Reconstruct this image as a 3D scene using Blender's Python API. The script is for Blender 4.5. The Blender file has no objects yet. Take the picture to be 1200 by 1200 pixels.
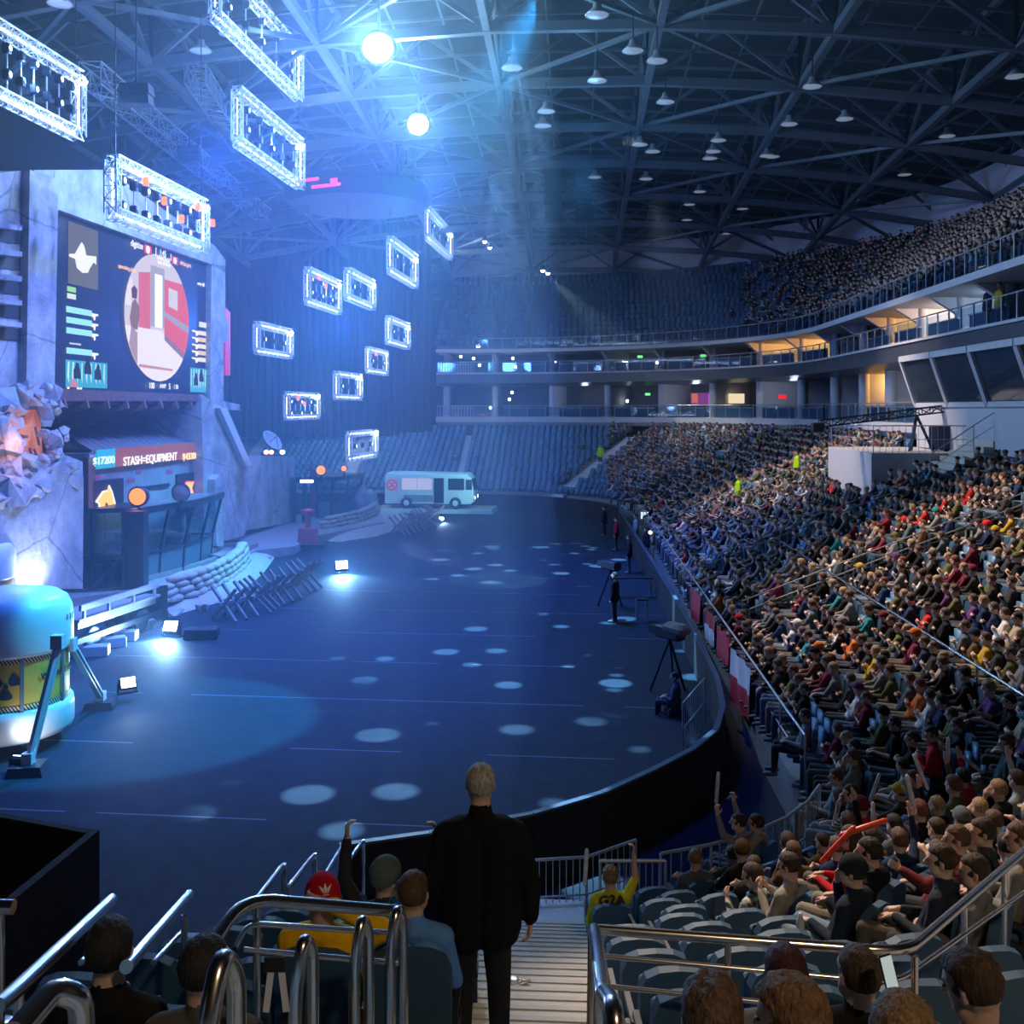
import bpy, math, random
import numpy as np
from mathutils import Vector, Matrix, noise
random.seed(7)
SC = bpy.context.scene
COL = SC.collection
PI = math.pi
# ------------------------------------------------------------------ camera
CAMZ = 7.7
cam_d = bpy.data.cameras.new('camera'); cam = bpy.data.objects.new('camera', cam_d); COL.objects.link(cam)
cam.location = (0, 0, CAMZ); cam.rotation_euler = (PI/2, 0, 0)
cam_d.sensor_fit = 'HORIZONTAL'; cam_d.sensor_width = 36; cam_d.lens = 36.0
cam_d.shift_y = -0.1; cam_d.clip_start = 0.1; cam_d.clip_end = 400
SC.camera = cam
SC.view_settings.view_transform = 'Standard'; SC.view_settings.look = 'None'
SC.view_settings.gamma = 1; SC.view_settings.exposure = 0.0; SC.view_settings.use_curve_mapping = False
SC.cycles.max_bounces = 5; SC.cycles.diffuse_bounces = 2; SC.cycles.glossy_bounces = 2
SC.cycles.transmission_bounces = 4; SC.cycles.transparent_max_bounces = 12; SC.cycles.volume_bounces = 0
SC.cycles.sample_clamp_indirect = 3.0; SC.cycles.use_denoising = True
SC.cycles.caustics_reflective = False; SC.cycles.caustics_refractive = False
# ------------------------------------------------------------------ world
world = bpy.data.worlds.new('arena_dark'); SC.world = world; world.use_nodes = True
world.node_tree.nodes['Background'].inputs[0].default_value = (0.10, 0.25, 0.6, 1)
world.node_tree.nodes['Background'].inputs[1].default_value = 0.004

def W(u, v, z=0.0):                       # arena frame -> world
    c, s = 0.99824, 0.0593
    return Vector((u*c + v*s, -u*s + v*c, z))
AROT = -0.0593
def P(px, py, Y):                          # point seen at a photo pixel at depth Y
    return Vector(((px-600)/1200*Y, Y, CAMZ-(py-480)/1200*Y))
def PZ(px, py, z):                         # point seen at a photo pixel on height z
    Y = (CAMZ-z)*1200/(py-480)
    return Vector(((px-600)/1200*Y, Y, z))

def light(name, kind, loc, energy, color, target=None, size=0.3, angle=60, blend=0.4):
    d = bpy.data.lights.new(name, kind); d.energy = energy; d.color = color
    if kind == 'SPOT':
        d.spot_size = math.radians(angle); d.spot_blend = blend; d.shadow_soft_size = size
    elif kind == 'POINT': d.shadow_soft_size = size
    elif kind == 'AREA': d.size = size
    o = bpy.data.objects.new(name, d); COL.objects.link(o); o.location = loc
    if target is not None:
        o.rotation_euler = (Vector(target)-Vector(loc)).to_track_quat('-Z', 'Y').to_euler()
    return o
BLUE = (0.10, 0.30, 1.0); CYAN = (0.12, 0.75, 1.0); WHITEB = (0.55, 0.8, 1.0); WARM = (1.0, 0.72, 0.5)
# stage wash hung in the rig, over the playing floor
light('stage_wash', 'SPOT', (-3, 38, 21), 27000, (0.12, 0.22, 1.0), (-17, 40, 8), 0.6, 70, 0.8)
light('stage_wash', 'SPOT', (-3, 56, 21), 20000, (0.10, 0.24, 1.0), (-16, 52, 7), 0.6, 66, 0.8)
light('stage_wash', 'SPOT', (-6, 26, 21), 15000, (0.07, 0.22, 1.0), (-16, 30, 3), 0.6, 60, 0.8)
light('front_wash', 'SPOT', (-4, 48, 20), 17000, (0.06, 0.85, 0.85), (-14, 47, 0), 0.5, 34, 0.7)
light('front_wash', 'SPOT', (1, 27, 19), 42000, (0.03, 0.50, 0.95), (-9.4, 25.2, 0), 0.15, 24, 0.2)
light('far_wash', 'SPOT', (2, 66, 21), 6000, (0.08, 0.8, 0.95), (-6, 76, 0), 0.5, 34, 0.8)
light('floor_wash', 'SPOT', (-5, 46, 24), 42000, (0.01, 0.10, 1.0), (-4, 46, 0), 0.8, 80, 0.9)
light('floor_wash', 'SPOT', (-6, 32, 22), 42000, (0.01, 0.13, 1.0), (-8, 30, 0), 0.8, 62, 0.9)
light('floor_wash', 'SPOT', (-3, 20, 22), 9000, (0.015, 0.10, 1.0), (-5, 24, 0), 0.8, 70, 0.9)
light('end_wash', 'SPOT', (-2, 62, 23), 9000, (0.08, 0.30, 0.95), (-5, 92, 7), 0.8, 60, 0.9)
light('haze_glow_fill', 'POINT', (-11, 66, 13), 3400, (0.05, 0.20, 1.0), None, 1.0)  # added point light, makes the stage haze glow blue
light('haze_glow_fill', 'POINT', (-12, 42, 18), 3600, (0.04, 0.17, 1.0), None, 1.0)  # second added point, blue glow for the nearer haze
light('roof_fill', 'POINT', (4, 56, 20), 900, (0.15, 0.5, 0.9), None, 1.0)  # added fill that lifts the dark ceiling
# house light that reaches the stands
light('stand_light', 'SPOT', (3, 31, 20), 26000, (1.0, 0.74, 0.52), (14, 25, 3), 0.35, 54, 0.6)
light('stand_light', 'SPOT', (5.5, 50, 21), 17000, (1.0, 0.78, 0.6), (16.5, 50, 4), 0.35, 56, 0.6)
light('stand_light', 'SPOT', (9, 64, 21), 4200, (0.85, 0.85, 0.95), (15, 80, 4), 0.5, 50, 0.8)
light('stand_light', 'SPOT', (0.5, 20, 17), 15000, (1.0, 0.70, 0.46), (5.0, 7.5, 3), 0.3, 34, 0.6)
light('upper_light', 'SPOT', (8, 45, 20), 1700, (0.5, 0.6, 1.0), (26, 58, 16), 0.6, 70, 0.8)
light('aisle_light', 'SPOT', (3.5, -2.5, 13), 1000, (1.0, 0.72, 0.42), (0.5, 6, 4), 0.2, 60, 0.7)
# ------------------------------------------------------------------ materials
_M = {}
def nodes_of(m):
    m.use_nodes = True
    return m.node_tree.nodes, m.node_tree.links
def mat(name, col, rough=0.6, metal=0.0, var=0.15, scale=6.0, bump=0.0, emit=None, es=1.0, coord='Object'):
    if name in _M: return _M[name]
    m = bpy.data.materials.new(name); N, L = nodes_of(m); b = N['Principled BSDF']
    b.inputs['Roughness'].default_value = rough; b.inputs['Metallic'].default_value = metal
    tc = N.new('ShaderNodeTexCoord'); nz = N.new('ShaderNodeTexNoise'); nz.inputs['Scale'].default_value = scale
    nz.inputs['Detail'].default_value = 3
    L.new(tc.outputs[coord], nz.inputs['Vector'])
    mx = N.new('ShaderNodeMix'); mx.data_type = 'RGBA'
    mx.inputs[6].default_value = (*[c*(1-var) for c in col], 1); mx.inputs[7].default_value = (*[min(1, c*(1+var)) for c in col], 1)
    L.new(nz.outputs[0], mx.inputs[0]); L.new(mx.outputs[2], b.inputs['Base Color'])
    if bump:
        bp = N.new('ShaderNodeBump'); bp.inputs['Strength'].default_value = bump; bp.inputs['Distance'].default_value = 0.05
        L.new(nz.outputs[0], bp.inputs['Height']); L.new(bp.outputs[0], b.inputs['Normal'])
    if emit is not None:
        b.inputs['Emission Color'].default_value = (*emit, 1); b.inputs['Emission Strength'].default_value = es
    _M[name] = m
    return m
def emis(name, col, s):
    if name in _M: return _M[name]
    m = bpy.data.materials.new(name); N, L = nodes_of(m); N.clear()
    e = N.new('ShaderNodeEmission'); e.inputs[0].default_value = (*col, 1); e.inputs[1].default_value = s
    o = N.new('ShaderNodeOutputMaterial'); L.new(e.outputs[0], o.inputs[0]); _M[name] = m
    return m
def glass(name, tint=(0.6, 0.75, 0.8), alpha=0.25):
    if name in _M: return _M[name]
    m = bpy.data.materials.new(name); N, L = nodes_of(m); N.clear()
    t = N.new('ShaderNodeBsdfTransparent'); t.inputs[0].default_value = (*tint, 1)
    g = N.new('ShaderNodeBsdfGlossy'); g.inputs['Roughness'].default_value = 0.05; g.inputs[0].default_value = (.8, .9, 1, 1)
    mx = N.new('ShaderNodeMixShader'); mx.inputs[0].default_value = alpha
    o = N.new('ShaderNodeOutputMaterial'); L.new(t.outputs[0], mx.inputs[1]); L.new(g.outputs[0], mx.inputs[2]); L.new(mx.outputs[0], o.inputs[0])
    _M[name] = m
    return m
def cloth(name, kind='plain', c2=(0.8, 0.8, 0.8)):
    """fabric whose main colour is the object's own colour"""
    m = bpy.data.materials.new(name); N, L = nodes_of(m); b = N['Principled BSDF']; b.inputs['Roughness'].default_value = 0.9; b.inputs['Specular IOR Level'].default_value = .15
    oi = N.new('ShaderNodeObjectInfo'); tc = N.new('ShaderNodeTexCoord')
    nz = N.new('ShaderNodeTexNoise'); nz.inputs['Scale'].default_value = 14; L.new(tc.outputs['Object'], nz.inputs['Vector'])
    mr = N.new('ShaderNodeMapRange'); mr.inputs[3].default_value = 0.75; mr.inputs[4].default_value = 1.2; L.new(nz.outputs[0], mr.inputs[0])
    vm = N.new('ShaderNodeVectorMath'); vm.operation = 'SCALE'; L.new(oi.outputs['Color'], vm.inputs[0]); L.new(mr.outputs[0], vm.inputs['Scale'])
    out = vm.outputs[0]
    if kind in ('stripe', 'plaid'):
        wv = N.new('ShaderNodeTexWave'); wv.wave_type = 'BANDS'; wv.bands_direction = 'Z'; wv.inputs['Scale'].default_value = 7 if kind == 'stripe' else 5
        L.new(tc.outputs['Object'], wv.inputs['Vector'])
        gt = N.new('ShaderNodeMath'); gt.operation = 'GREATER_THAN'; gt.inputs[1].default_value = 0.55; L.new(wv.outputs['Fac'], gt.inputs[0])
        f = gt.outputs[0]
        if kind == 'plaid':
            w2 = N.new('ShaderNodeTexWave'); w2.bands_direction = 'X'; w2.inputs['Scale'].default_value = 5; L.new(tc.outputs['Object'], w2.inputs['Vector'])
            g2 = N.new('ShaderNodeMath'); g2.operation = 'GREATER_THAN'; g2.inputs[1].default_value = 0.55; L.new(w2.outputs['Fac'], g2.inputs[0])
            ad = N.new('ShaderNodeMath'); ad.operation = 'ADD'; L.new(gt.outputs[0], ad.inputs[0]); L.new(g2.outputs[0], ad.inputs[1])
            hf = N.new('ShaderNodeMath'); hf.operation = 'MULTIPLY'; hf.inputs[1].default_value = 0.5; L.new(ad.outputs[0], hf.inputs[0]); f = hf.outputs[0]
        mx = N.new('ShaderNodeMix'); mx.data_type = 'RGBA'; L.new(f, mx.inputs[0]); L.new(out, mx.inputs[6]); mx.inputs[7].default_value = (*c2, 1); out = mx.outputs[2]
    L.new(out, b.inputs['Base Color'])
    bp = N.new('ShaderNodeBump'); bp.inputs['Strength'].default_value = 0.35; bp.inputs['Distance'].default_value = 0.03
    L.new(nz.outputs[0], bp.inputs['Height']); L.new(bp.outputs[0], b.inputs['Normal'])
    return m
def ramp_random(name, cols, rough=0.8):
    m = bpy.data.materials.new(name); N, L = nodes_of(m); b = N['Principled BSDF']; b.inputs['Roughness'].default_value = rough
    oi = N.new('ShaderNodeObjectInfo'); cr = N.new('ShaderNodeValToRGB'); cr.color_ramp.interpolation = 'CONSTANT'
    el = cr.color_ramp.elements
    el[0].position = 0; el[0].color = (*cols[0], 1); el[1].position = 1/len(cols); el[1].color = (*cols[1], 1)
    for i, c in enumerate(cols[2:]):
        e = el.new((i+2)/len(cols)); e.color = (*c, 1)
    L.new(oi.outputs['Random'], cr.inputs[0]); L.new(cr.outputs[0], b.inputs['Base Color'])
    return m
# ------------------------------------------------------------------ mesh builder
class MB:
    def __init__(s): s.v = []; s.f = []; s.m = []; s.sm = []
    def add(s, vs, fs, mi=0, smooth=False, M=None):
        n = len(s.v)
        for p in vs:
            p = Vector(p)
            s.v.append(tuple(M @ p) if M is not None else tuple(p))
        for f in fs:
            s.f.append([n+i for i in f]); s.m.append(mi); s.sm.append(smooth)
    def box(s, c, d, rz=0.0, mi=0, M=None, taper=1.0):
        x, y, z = d[0]/2, d[1]/2, d[2]/2
        R = Matrix.Translation(Vector(c)) @ Matrix.Rotation(rz, 4, 'Z')
        if M is not None: R = M @ R
        t = taper
        vs = [(-x, -y, -z), (x, -y, -z), (x, y, -z), (-x, y, -z), (-x*t, -y*t, z), (x*t, -y*t, z), (x*t, y*t, z), (-x*t, y*t, z)]
        s.add(vs, [(3, 2, 1, 0), (4, 5, 6, 7), (0, 1, 5, 4), (1, 2, 6, 5), (2, 3, 7, 6), (3, 0, 4, 7)], mi, False, R)
    def rbox(s, c, d, r=0.02, rz=0.0, mi=0, M=None):
        """box with chamfered vertical + horizontal edges"""
        x, y, z = d[0]/2, d[1]/2, d[2]/2; r = min(r, x*.9, y*.9, z*.9)
        R = Matrix.Translation(Vector(c)) @ Matrix.Rotation(rz, 4, 'Z')
        if M is not None: R = M @ R
        def ring(ix, h):
            a, b = x-ix, y-ix
            q = r*0.8
            return [(-a+q, -b, h), (a-q, -b, h), (a, -b+q, h), (a, b-q, h), (a-q, b, h), (-a+q, b, h), (-a, b-q, h), (-a, -b+q, h)]
        vs = ring(r, -z)+ring(0, -z+r)+ring(0, z-r)+ring(r, z)
        fs = [tuple(range(7, -1, -1)), tuple(range(24, 32))]
        for k in range(3):
            for i in range(8):
                j = (i+1) % 8; fs.append((k*8+i, k*8+j, k*8+8+j, k*8+8+i))
        s.add(vs, fs, mi, False, R)
    def beam(s, a, b, w, h=None, mi=0):
        a = Vector(a); b = Vector(b); h = h or w; d = b-a; L = d.length
        if L < 1e-6: return
        q = d.to_track_quat('Y', 'Z').to_matrix().to_4x4()
        s.box((0, L/2, 0), (w, L, h), 0, mi, Matrix.Translation(a) @ q)
    def tube(s, pts, r, n=8, mi=0, cap=True, smooth=True, radii=None):
        pts = [Vector(p) for p in pts]; rings = []
        up = None
        for i, p in enumerate(pts):
            t = (pts[min(i+1, len(pts)-1)]-pts[max(i-1, 0)]).normalized()
            if up is None:
                up = t.orthogonal().normalized()
            up = (up-t*up.dot(t))
            up = up.normalized() if up.length > 1e-6 else t.orthogonal().normalized()
            sd = t.cross(up); rr = radii[i] if radii else r
            rings.append([p+(up*math.cos(2*PI*k/n)+sd*math.sin(2*PI*k/n))*rr for k in range(n)])
        vs = [q for rg in rings for q in rg]; fs = []
        for i in range(len(rings)-1):
            for k in range(n):
                j = (k+1) % n; fs.append((i*n+k, i*n+j, (i+1)*n+j, (i+1)*n+k))
        s.add(vs, fs, mi, smooth)
        if cap:
            s.add(rings[0], [tuple(range(n-1, -1, -1))], mi); s.add(rings[-1], [tuple(range(n))], mi)
    def lathe(s, prof, c=(0, 0, 0), n=24, mi=0, M=None, smooth=True, a0=0, a1=2*PI):
        full = abs(a1-a0-2*PI) < 1e-6; m = n if full else n+1
        R = Matrix.Translation(Vector(c))
        if M is not None: R = M @ R
        vs = []
        for (r, z) in prof:
            for k in range(m):
                a = a0+(a1-a0)*k/n; vs.append((r*math.cos(a), r*math.sin(a), z))
        fs = []
        for i in range(len(prof)-1):
            for k in range(n):
                j = (k+1) % m; fs.append((i*m+k, i*m+j, (i+1)*m+j, (i+1)*m+k))
        s.add(vs, fs, mi, smooth, R)
    def ell(s, c, r, n=10, k=6, mi=0, M=None):
        R = Matrix.Translation(Vector(c)) @ Matrix.Diagonal((r[0], r[1], r[2], 1))
        if M is not None: R = M @ R
        prof = [(max(1e-3, math.sin(PI*i/k)), -math.cos(PI*i/k)) for i in range(k+1)]
        vs = []; fs = []
        for (rr, z) in prof:
            for q in range(n): vs.append((rr*math.cos(2*PI*q/n), rr*math.sin(2*PI*q/n), z))
        for i in range(k):
            for q in range(n):
                j = (q+1) % n; fs.append((i*n+q, i*n+j, (i+1)*n+j, (i+1)*n+q))
        s.add(vs, fs, mi, True, R)
    def prism(s, poly, e, mi=0):
        """extrude a list of 3D points along e"""
        poly = [Vector(p) for p in poly]; e = Vector(e); n = len(poly)
        vs = poly+[p+e for p in poly]
        fs = [tuple(range(n)), tuple(range(2*n-1, n-1, -1))]+[(i, i+n, (i+1) % n+n, (i+1) % n) for i in range(n)]
        nw = Vector()
        for i in range(n): nw += poly[i].cross(poly[(i+1) % n])
        if nw.dot(e) > 0: fs = [tuple(reversed(q)) for q in fs]
        s.add(vs, fs, mi)
    def truss(s, a, b, w, bays, r, mi=0, h=None):
        a = Vector(a); b = Vector(b); h = h or w; d = (b-a).normalized()
        up = Vector((0, 0, 1)) if abs(d.z) < .9 else Vector((0, 1, 0))
        sd = d.cross(up).normalized(); up = sd.cross(d).normalized()
        cs = [(-1, -1), (1, -1), (1, 1), (-1, 1)]
        off = [sd*(w/2*i)+up*(h/2*j) for i, j in cs]
        for o in off: s.beam(a+o, b+o, r*1.4, None, mi)
        for k in range(bays):
            p = a.lerp(b, k/bays); q = a.lerp(b, (k+1)/bays)
            for i in range(4):
                j = (i+1) % 4
                if k % 2: s.beam(p+off[i], q+off[j], r, None, mi)
                else: s.beam(p+off[j], q+off[i], r, None, mi)
                s.beam(p+off[i], p+off[j], r*.8, None, mi)
    def mesh(s, name, mats):
        me = bpy.data.meshes.new(name); me.from_pydata(s.v, [], s.f)
        for m in (mats if isinstance(mats, (list, tuple)) else [mats]): me.materials.append(m)
        me.polygons.foreach_set('material_index', s.m); me.polygons.foreach_set('use_smooth', s.sm)
        me.update(); return me
    def build(s, name, mats, parent=None, loc=None, rz=None):
        o = bpy.data.objects.new(name, s.mesh(name, mats)); COL.objects.link(o)
        if parent is not None: o.parent = parent
        if loc is not None: o.location = loc
        if rz is not None: o.rotation_euler = (0, 0, rz)
        return o
def tag(o, label=None, cat=None, group=None, kind=None):
    if label: o['label'] = label
    if cat: o['category'] = cat
    if group: o['group'] = group
    if kind: o['kind'] = kind
    return o
def empty(name, loc=(0, 0, 0), rz=0.0):
    o = bpy.data.objects.new(name, None); COL.objects.link(o); o.location = loc; o.rotation_euler = (0, 0, rz)
    o.empty_display_size = .2
    return o
KIDS = {}
def kids(o):
    return [c for c in COL.objects if c.parent is o]
def copy_tree(o, ch, loc, rz, parent=None):
    """copy a thing and its listed parts [(part, [sub-parts])]"""
    r = o.copy(); COL.objects.link(r); r.location = loc; r.rotation_euler = (0, 0, rz)
    out = []
    for c, subs in ch:
        k = c.copy(); COL.objects.link(k); k.parent = r; out.append(k)
        for g in subs:
            d = g.copy(); COL.objects.link(d); d.parent = k
    return r, out
def text_mesh(name, cu):
    t = bpy.data.objects.new(name, cu); COL.objects.link(t); dg = bpy.context.evaluated_depsgraph_get(); dg.update()
    me = bpy.data.meshes.new_from_object(t.evaluated_get(dg)); bpy.data.objects.remove(t); me.name = name
    o = bpy.data.objects.new(name, me); COL.objects.link(o); return o
def text(name, s, size, m, loc, xdir, up, parent=None, extrude=0.01, align='CENTER', width=1.0):
    cu = bpy.data.curves.new(name, 'FONT'); cu.body = s; cu.size = size; cu.extrude = extrude
    cu.align_x = align; cu.align_y = 'CENTER'; cu.materials.append(m); cu.offset = size*0.012
    o = text_mesh(name, cu)
    x = Vector(xdir).normalized(); y = Vector(up).normalized(); z = x.cross(y)
    M = Matrix((x, y, z)).transposed().to_4x4(); M.translation = Vector(loc)
    o.matrix_world = M @ Matrix.Diagonal((width, 1, 1, 1))
    if parent is not None:
        o.parent = parent; o.matrix_parent_inverse = Matrix.Translation(-parent.location) if parent.rotation_euler.z == 0 else parent.matrix_basis.inverted()
    return o
# ================================================================== SETTING
m_conc = mat('concrete_step', (0.30, 0.29, 0.28), 0.85, 0, .2, 3)
m_stair = mat('stair_concrete', (0.56, 0.60, 0.63), 0.7, 0, .15, 5)
m_white = mat('painted_wall', (0.55, 0.54, 0.56), 0.7, 0, .06, 2)
m_fascia = mat('dark_fascia', (0.05, 0.06, 0.08), 0.35, 0, .2, 2)
m_black = mat('black_drape', (0.012, 0.013, 0.018), 0.9, 0, .3, 4, .3)
m_steel = mat('roof_steel', (0.13, 0.16, 0.19), 0.45, 0.3, .2, 1)
m_deck = mat('roof_deck', (0.02, 0.025, 0.03), 0.9, 0, .3, 1)
m_chrome = mat('polished_rail', (0.75, 0.72, 0.68), 0.22, 1.0, .08, 12)
m_rail = mat('grey_rail', (0.45, 0.46, 0.5), 0.4, 0.6, .1, 5)
m_glassr = glass('rail_glass', (0.55, 0.7, 0.85), 0.12)
m_seat = mat('seat_blue_plastic', (0.035, 0.10, 0.19), 0.6, 0, .15, 6)
m_seatd = mat('seat_dark_frame', (0.03, 0.035, 0.05), 0.5, 0.2, .1, 6)

# ---- playing floor: dark blue-black carpet with pale seams
def floor_mat():
    m = bpy.data.materials.new('stage_carpet'); N, L = nodes_of(m); b = N['Principled BSDF']
    b.inputs['Roughness'].default_value = 0.75; b.inputs['Specular IOR Level'].default_value = 0.12
    tc = N.new('ShaderNodeTexCoord'); nz = N.new('ShaderNodeTexNoise'); nz.inputs['Scale'].default_value = 2.2; nz.inputs['Detail'].default_value = 6
    L.new(tc.outputs['Object'], nz.inputs['Vector'])
    mp = N.new('ShaderNodeMapping'); mp.inputs['Rotation'].default_value = (0, 0, 0.10); mp.inputs['Location'].default_value = (0, 1.35, 0)
    L.new(tc.outputs['Object'], mp.inputs[0])
    sp = N.new('ShaderNodeSeparateXYZ'); L.new(mp.outputs[0], sp.inputs[0])
    dv = N.new('ShaderNodeMath'); dv.operation = 'DIVIDE'; dv.inputs[1].default_value = 4.0; L.new(sp.outputs[1], dv.inputs[0])
    fr = N.new('ShaderNodeMath'); fr.operation = 'FRACT'; L.new(dv.outputs[0], fr.inputs[0])
    lt = N.new('ShaderNodeMath'); lt.operation = 'LESS_THAN'; lt.inputs[1].default_value = 0.011; L.new(fr.outputs[0], lt.inputs[0])
    n2 = N.new('ShaderNodeTexNoise'); n2.inputs['Scale'].default_value = 0.35; L.new(tc.outputs['Object'], n2.inputs['Vector'])
    g2 = N.new('ShaderNodeMath'); g2.operation = 'GREATER_THAN'; g2.inputs[1].default_value = 0.47; L.new(n2.outputs[0], g2.inputs[0])
    mu = N.new('ShaderNodeMath'); mu.operation = 'MULTIPLY'; L.new(lt.outputs[0], mu.inputs[0]); L.new(g2.outputs[0], mu.inputs[1])
    a = N.new('ShaderNodeMix'); a.data_type = 'RGBA'; a.inputs[6].default_value = (0.012, 0.022, 0.036, 1); a.inputs[7].default_value = (0.03, 0.048, 0.066, 1)
    L.new(nz.outputs[0], a.inputs[0])
    c = N.new('ShaderNodeMix'); c.data_type = 'RGBA'; L.new(mu.outputs[0], c.inputs[0]); L.new(a.outputs[2], c.inputs[6]); c.inputs[7].default_value = (0.16, 0.2, 0.25, 1)
    L.new(c.outputs[2], b.inputs['Base Color'])
    bp = N.new('ShaderNodeBump'); bp.inputs['Strength'].default_value = .25; L.new(nz.outputs[0], bp.inputs['Height']); L.new(bp.outputs[0], b.inputs['Normal'])
    return m
f = MB(); f.box((0, 50, -0.1), (110, 130, 0.2)); tag(f.build('floor', floor_mat()), kind='structure')

# ---- the bowl: rows are offsets of one plan curve
Z0, RISE, TREAD = 0.9, 0.32, 0.8
NEARV = 13.25; CU, CV, CR = -0.4, 17.7, 4.45; SIDEU = 4.05; FCU, FCV, FR = -8.95, 67.0, 13.0; FARV = 80.0
def seg_pt(seg, s, o):
    """plan point, facing direction (towards the floor) for metres s along the front line of seg, offset o"""
    if seg == 'A': return (CU-s, NEARV-o), (0, 1)
    if seg == 'B':
        a = s; return (CU+(CR+o)*math.cos(a), CV+(CR+o)*math.sin(a)), (-math.cos(a), -math.sin(a))
    if seg == 'C': return (SIDEU+o, CV+s), (-1, 0)
    if seg == 'D':
        a = s; return (FCU+(FR+o)*math.cos(a), FCV+(FR+o)*math.sin(a)), (-math.cos(a), -math.sin(a))
    return (FCU-s, FARV+o), (0, -1)
SIDELEN = FCV-CV
def path(o, a_left=-3.0, segs='ABCDE', c0=0.0, e_len=24):
    pts = []
    if 'A' in segs: pts.append(seg_pt('A', CU-a_left, o)[0])
    if 'B' in segs: pts += [seg_pt('B', -PI/2+PI/2*i/14, o)[0] for i in range(15)]
    if 'C' in segs: pts += [seg_pt('C', c0+(SIDELEN-c0)*i/8, o)[0] for i in range(0 if 'B' not in segs else 1, 9)]
    if 'D' in segs: pts += [seg_pt('D', PI/2*i/22, o)[0] for i in range(1, 23)]
    if 'E' in segs: pts += [seg_pt('E', e_len, o)[0]]
    return pts
def sweep(mb, prof, mi=0, smooth=False, closed=False, **kw):
    rows = [[W(u, v, z) for (u, v) in path(o, **kw)] for (o, z) in prof]
    n = len(rows[0]); vs = [p for r in rows for p in r]; fs = []
    K = len(rows) if closed else len(rows)-1
    for k in range(K):
        k2 = (k+1) % len(rows)
        for i in range(n-1): fs.append((k*n+i, k2*n+i, k2*n+i+1, k*n+i+1))
    mb.add(vs, fs, mi, smooth)
    if closed:
        mb.add([r[0] for r in rows], [tuple(range(len(rows)))], mi); mb.add([r[-1] for r in rows], [tuple(range(len(rows)-1, -1, -1))], mi)
NR = 15
def rowz(k): return Z0+RISE*k
prof = [(0, 0)]
for k in range(11): prof += [(TREAD*k, rowz(k)), (TREAD*(k+1), rowz(k))]
tb = MB(); sweep(tb, prof, a_left=-3.0)
tag(tb.build('terrace_lower', m_conc), kind='structure')
prof = [(TREAD*11, 0)]
for k in range(11, 20): prof += [(TREAD*k, rowz(k)), (TREAD*(k+1), rowz(k))]
tb = MB(); sweep(tb, prof, a_left=-9.0, segs='AB'); 
tag(tb.build('terrace_near', m_conc), kind='structure')
prof = [(TREAD*11, 0)]
for k in range(11, NR): prof += [(TREAD*k, rowz(k)), (TREAD*(k+1), rowz(k))]
tb = MB(); sweep(tb, prof, segs='CDE'); 
tag(tb.build('terrace_side', m_conc), kind='structure')
# side wall of the near block where the exit ramp cuts in
tb = MB()
pl = [W(-3.0, NEARV, 0)]
for k in range(11): pl += [W(-3.0, NEARV-TREAD*k, rowz(k)), W(-3.0, NEARV-TREAD*(k+1), rowz(k))]
pl += [W(-3.0, NEARV-TREAD*11, 0)]
tb.prism(pl, W(-3.15, 0)-W(-3.0, 0)); tag(tb.build('wall_ramp_side', m_fascia), kind='structure')
# grey ramp of the exit at the left, and the tall draped parapet beside it
tb = MB(); tb.prism([W(-5.6, 14.5, .02), W(-3.2, 14.5, .02), W(-3.2, 5.0, 1.6), W(-5.6, 5.0, 1.6)], (0, 0, .12)); tag(tb.build('ramp_left', mat('ramp_grey', (.16, .17, .19), .7)), kind='structure')
tb = MB()
c0 = PZ(107, 972, 1.85); c1 = PZ(-40, 945, 1.85); c2 = PZ(-40, 1090, 1.85)
for a, b in ((c0, c1), (c0, c2)):
    d = (b-a).normalized(); n = Vector((-d.y, d.x, 0))*.12
    tb.prism([a, b, Vector((b.x, b.y, 0)), Vector((a.x, a.y, 0))], n)
tag(tb.build('wall_parapet', m_black), kind='structure')

# ---- steps of the main aisle
def aisle(name, seg, s, k0, k1, half, mi_mat, sub=2):
    mb = MB()
    for k in range(k0, k1):
        for j in range(sub):
            o0 = TREAD*k-TREAD*(sub-j)/sub; o1 = o0+TREAD/sub; z = rowz(k-1)+RISE*(j+1)/sub if j < sub-1 else rowz(k)
            z = rowz(k-1)+RISE*(j+1)/sub
            (u, v), (fx, fy) = seg_pt(seg, s, o0)
            p = W(u, v, 0); q = W(*seg_pt(seg, s, o1)[0], 0); d = (q-p).normalized(); n = Vector((-d.y, d.x, 0))*half
            zb = rowz(k-1)-.02 if k > 0 else 0
            mb.prism([p-n+Vector((0, 0, zb)), q-n+Vector((0, 0, zb)), q+n+Vector((0, 0, zb)), p+n+Vector((0, 0, zb))], (0, 0, z-zb+.015), 0)
            e = .025
            mb.prism([p-n+Vector((0, 0, z+.012)), p-n+d*.05+Vector((0, 0, z+.012)), p+n+d*.05+Vector((0, 0, z+.012)), p+n+Vector((0, 0, z+.012))], (0, 0, .012), 1)
    return tag(mb.build(name, [mi_mat, mat('step_nosing', (.45, .44, .42), .6)]), kind='structure')
aisle('stairs_main', 'A', 0.2, 1, 19, .76, m_stair)
mb = MB(); mb.prism([W(-1.36, NEARV, 0), W(.16, NEARV, 0), W(.16, NEARV+1.0, 0), W(-1.36, NEARV+1.0, 0)], (0, 0, .68)); mb.prism([W(-1.36, NEARV+1.0, 0), W(.16, NEARV+1.0, 0), W(.16, NEARV+1.9, 0), W(-1.36, NEARV+1.9, 0)], (0, 0, .46))
tag(mb.build('stairs_bottom', m_stair), kind='structure')
AISLES = [('C', 17.5), ('C', 29.5), ('C', 41.0), ('D', 0.62), ('E', -4.2)]
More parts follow.
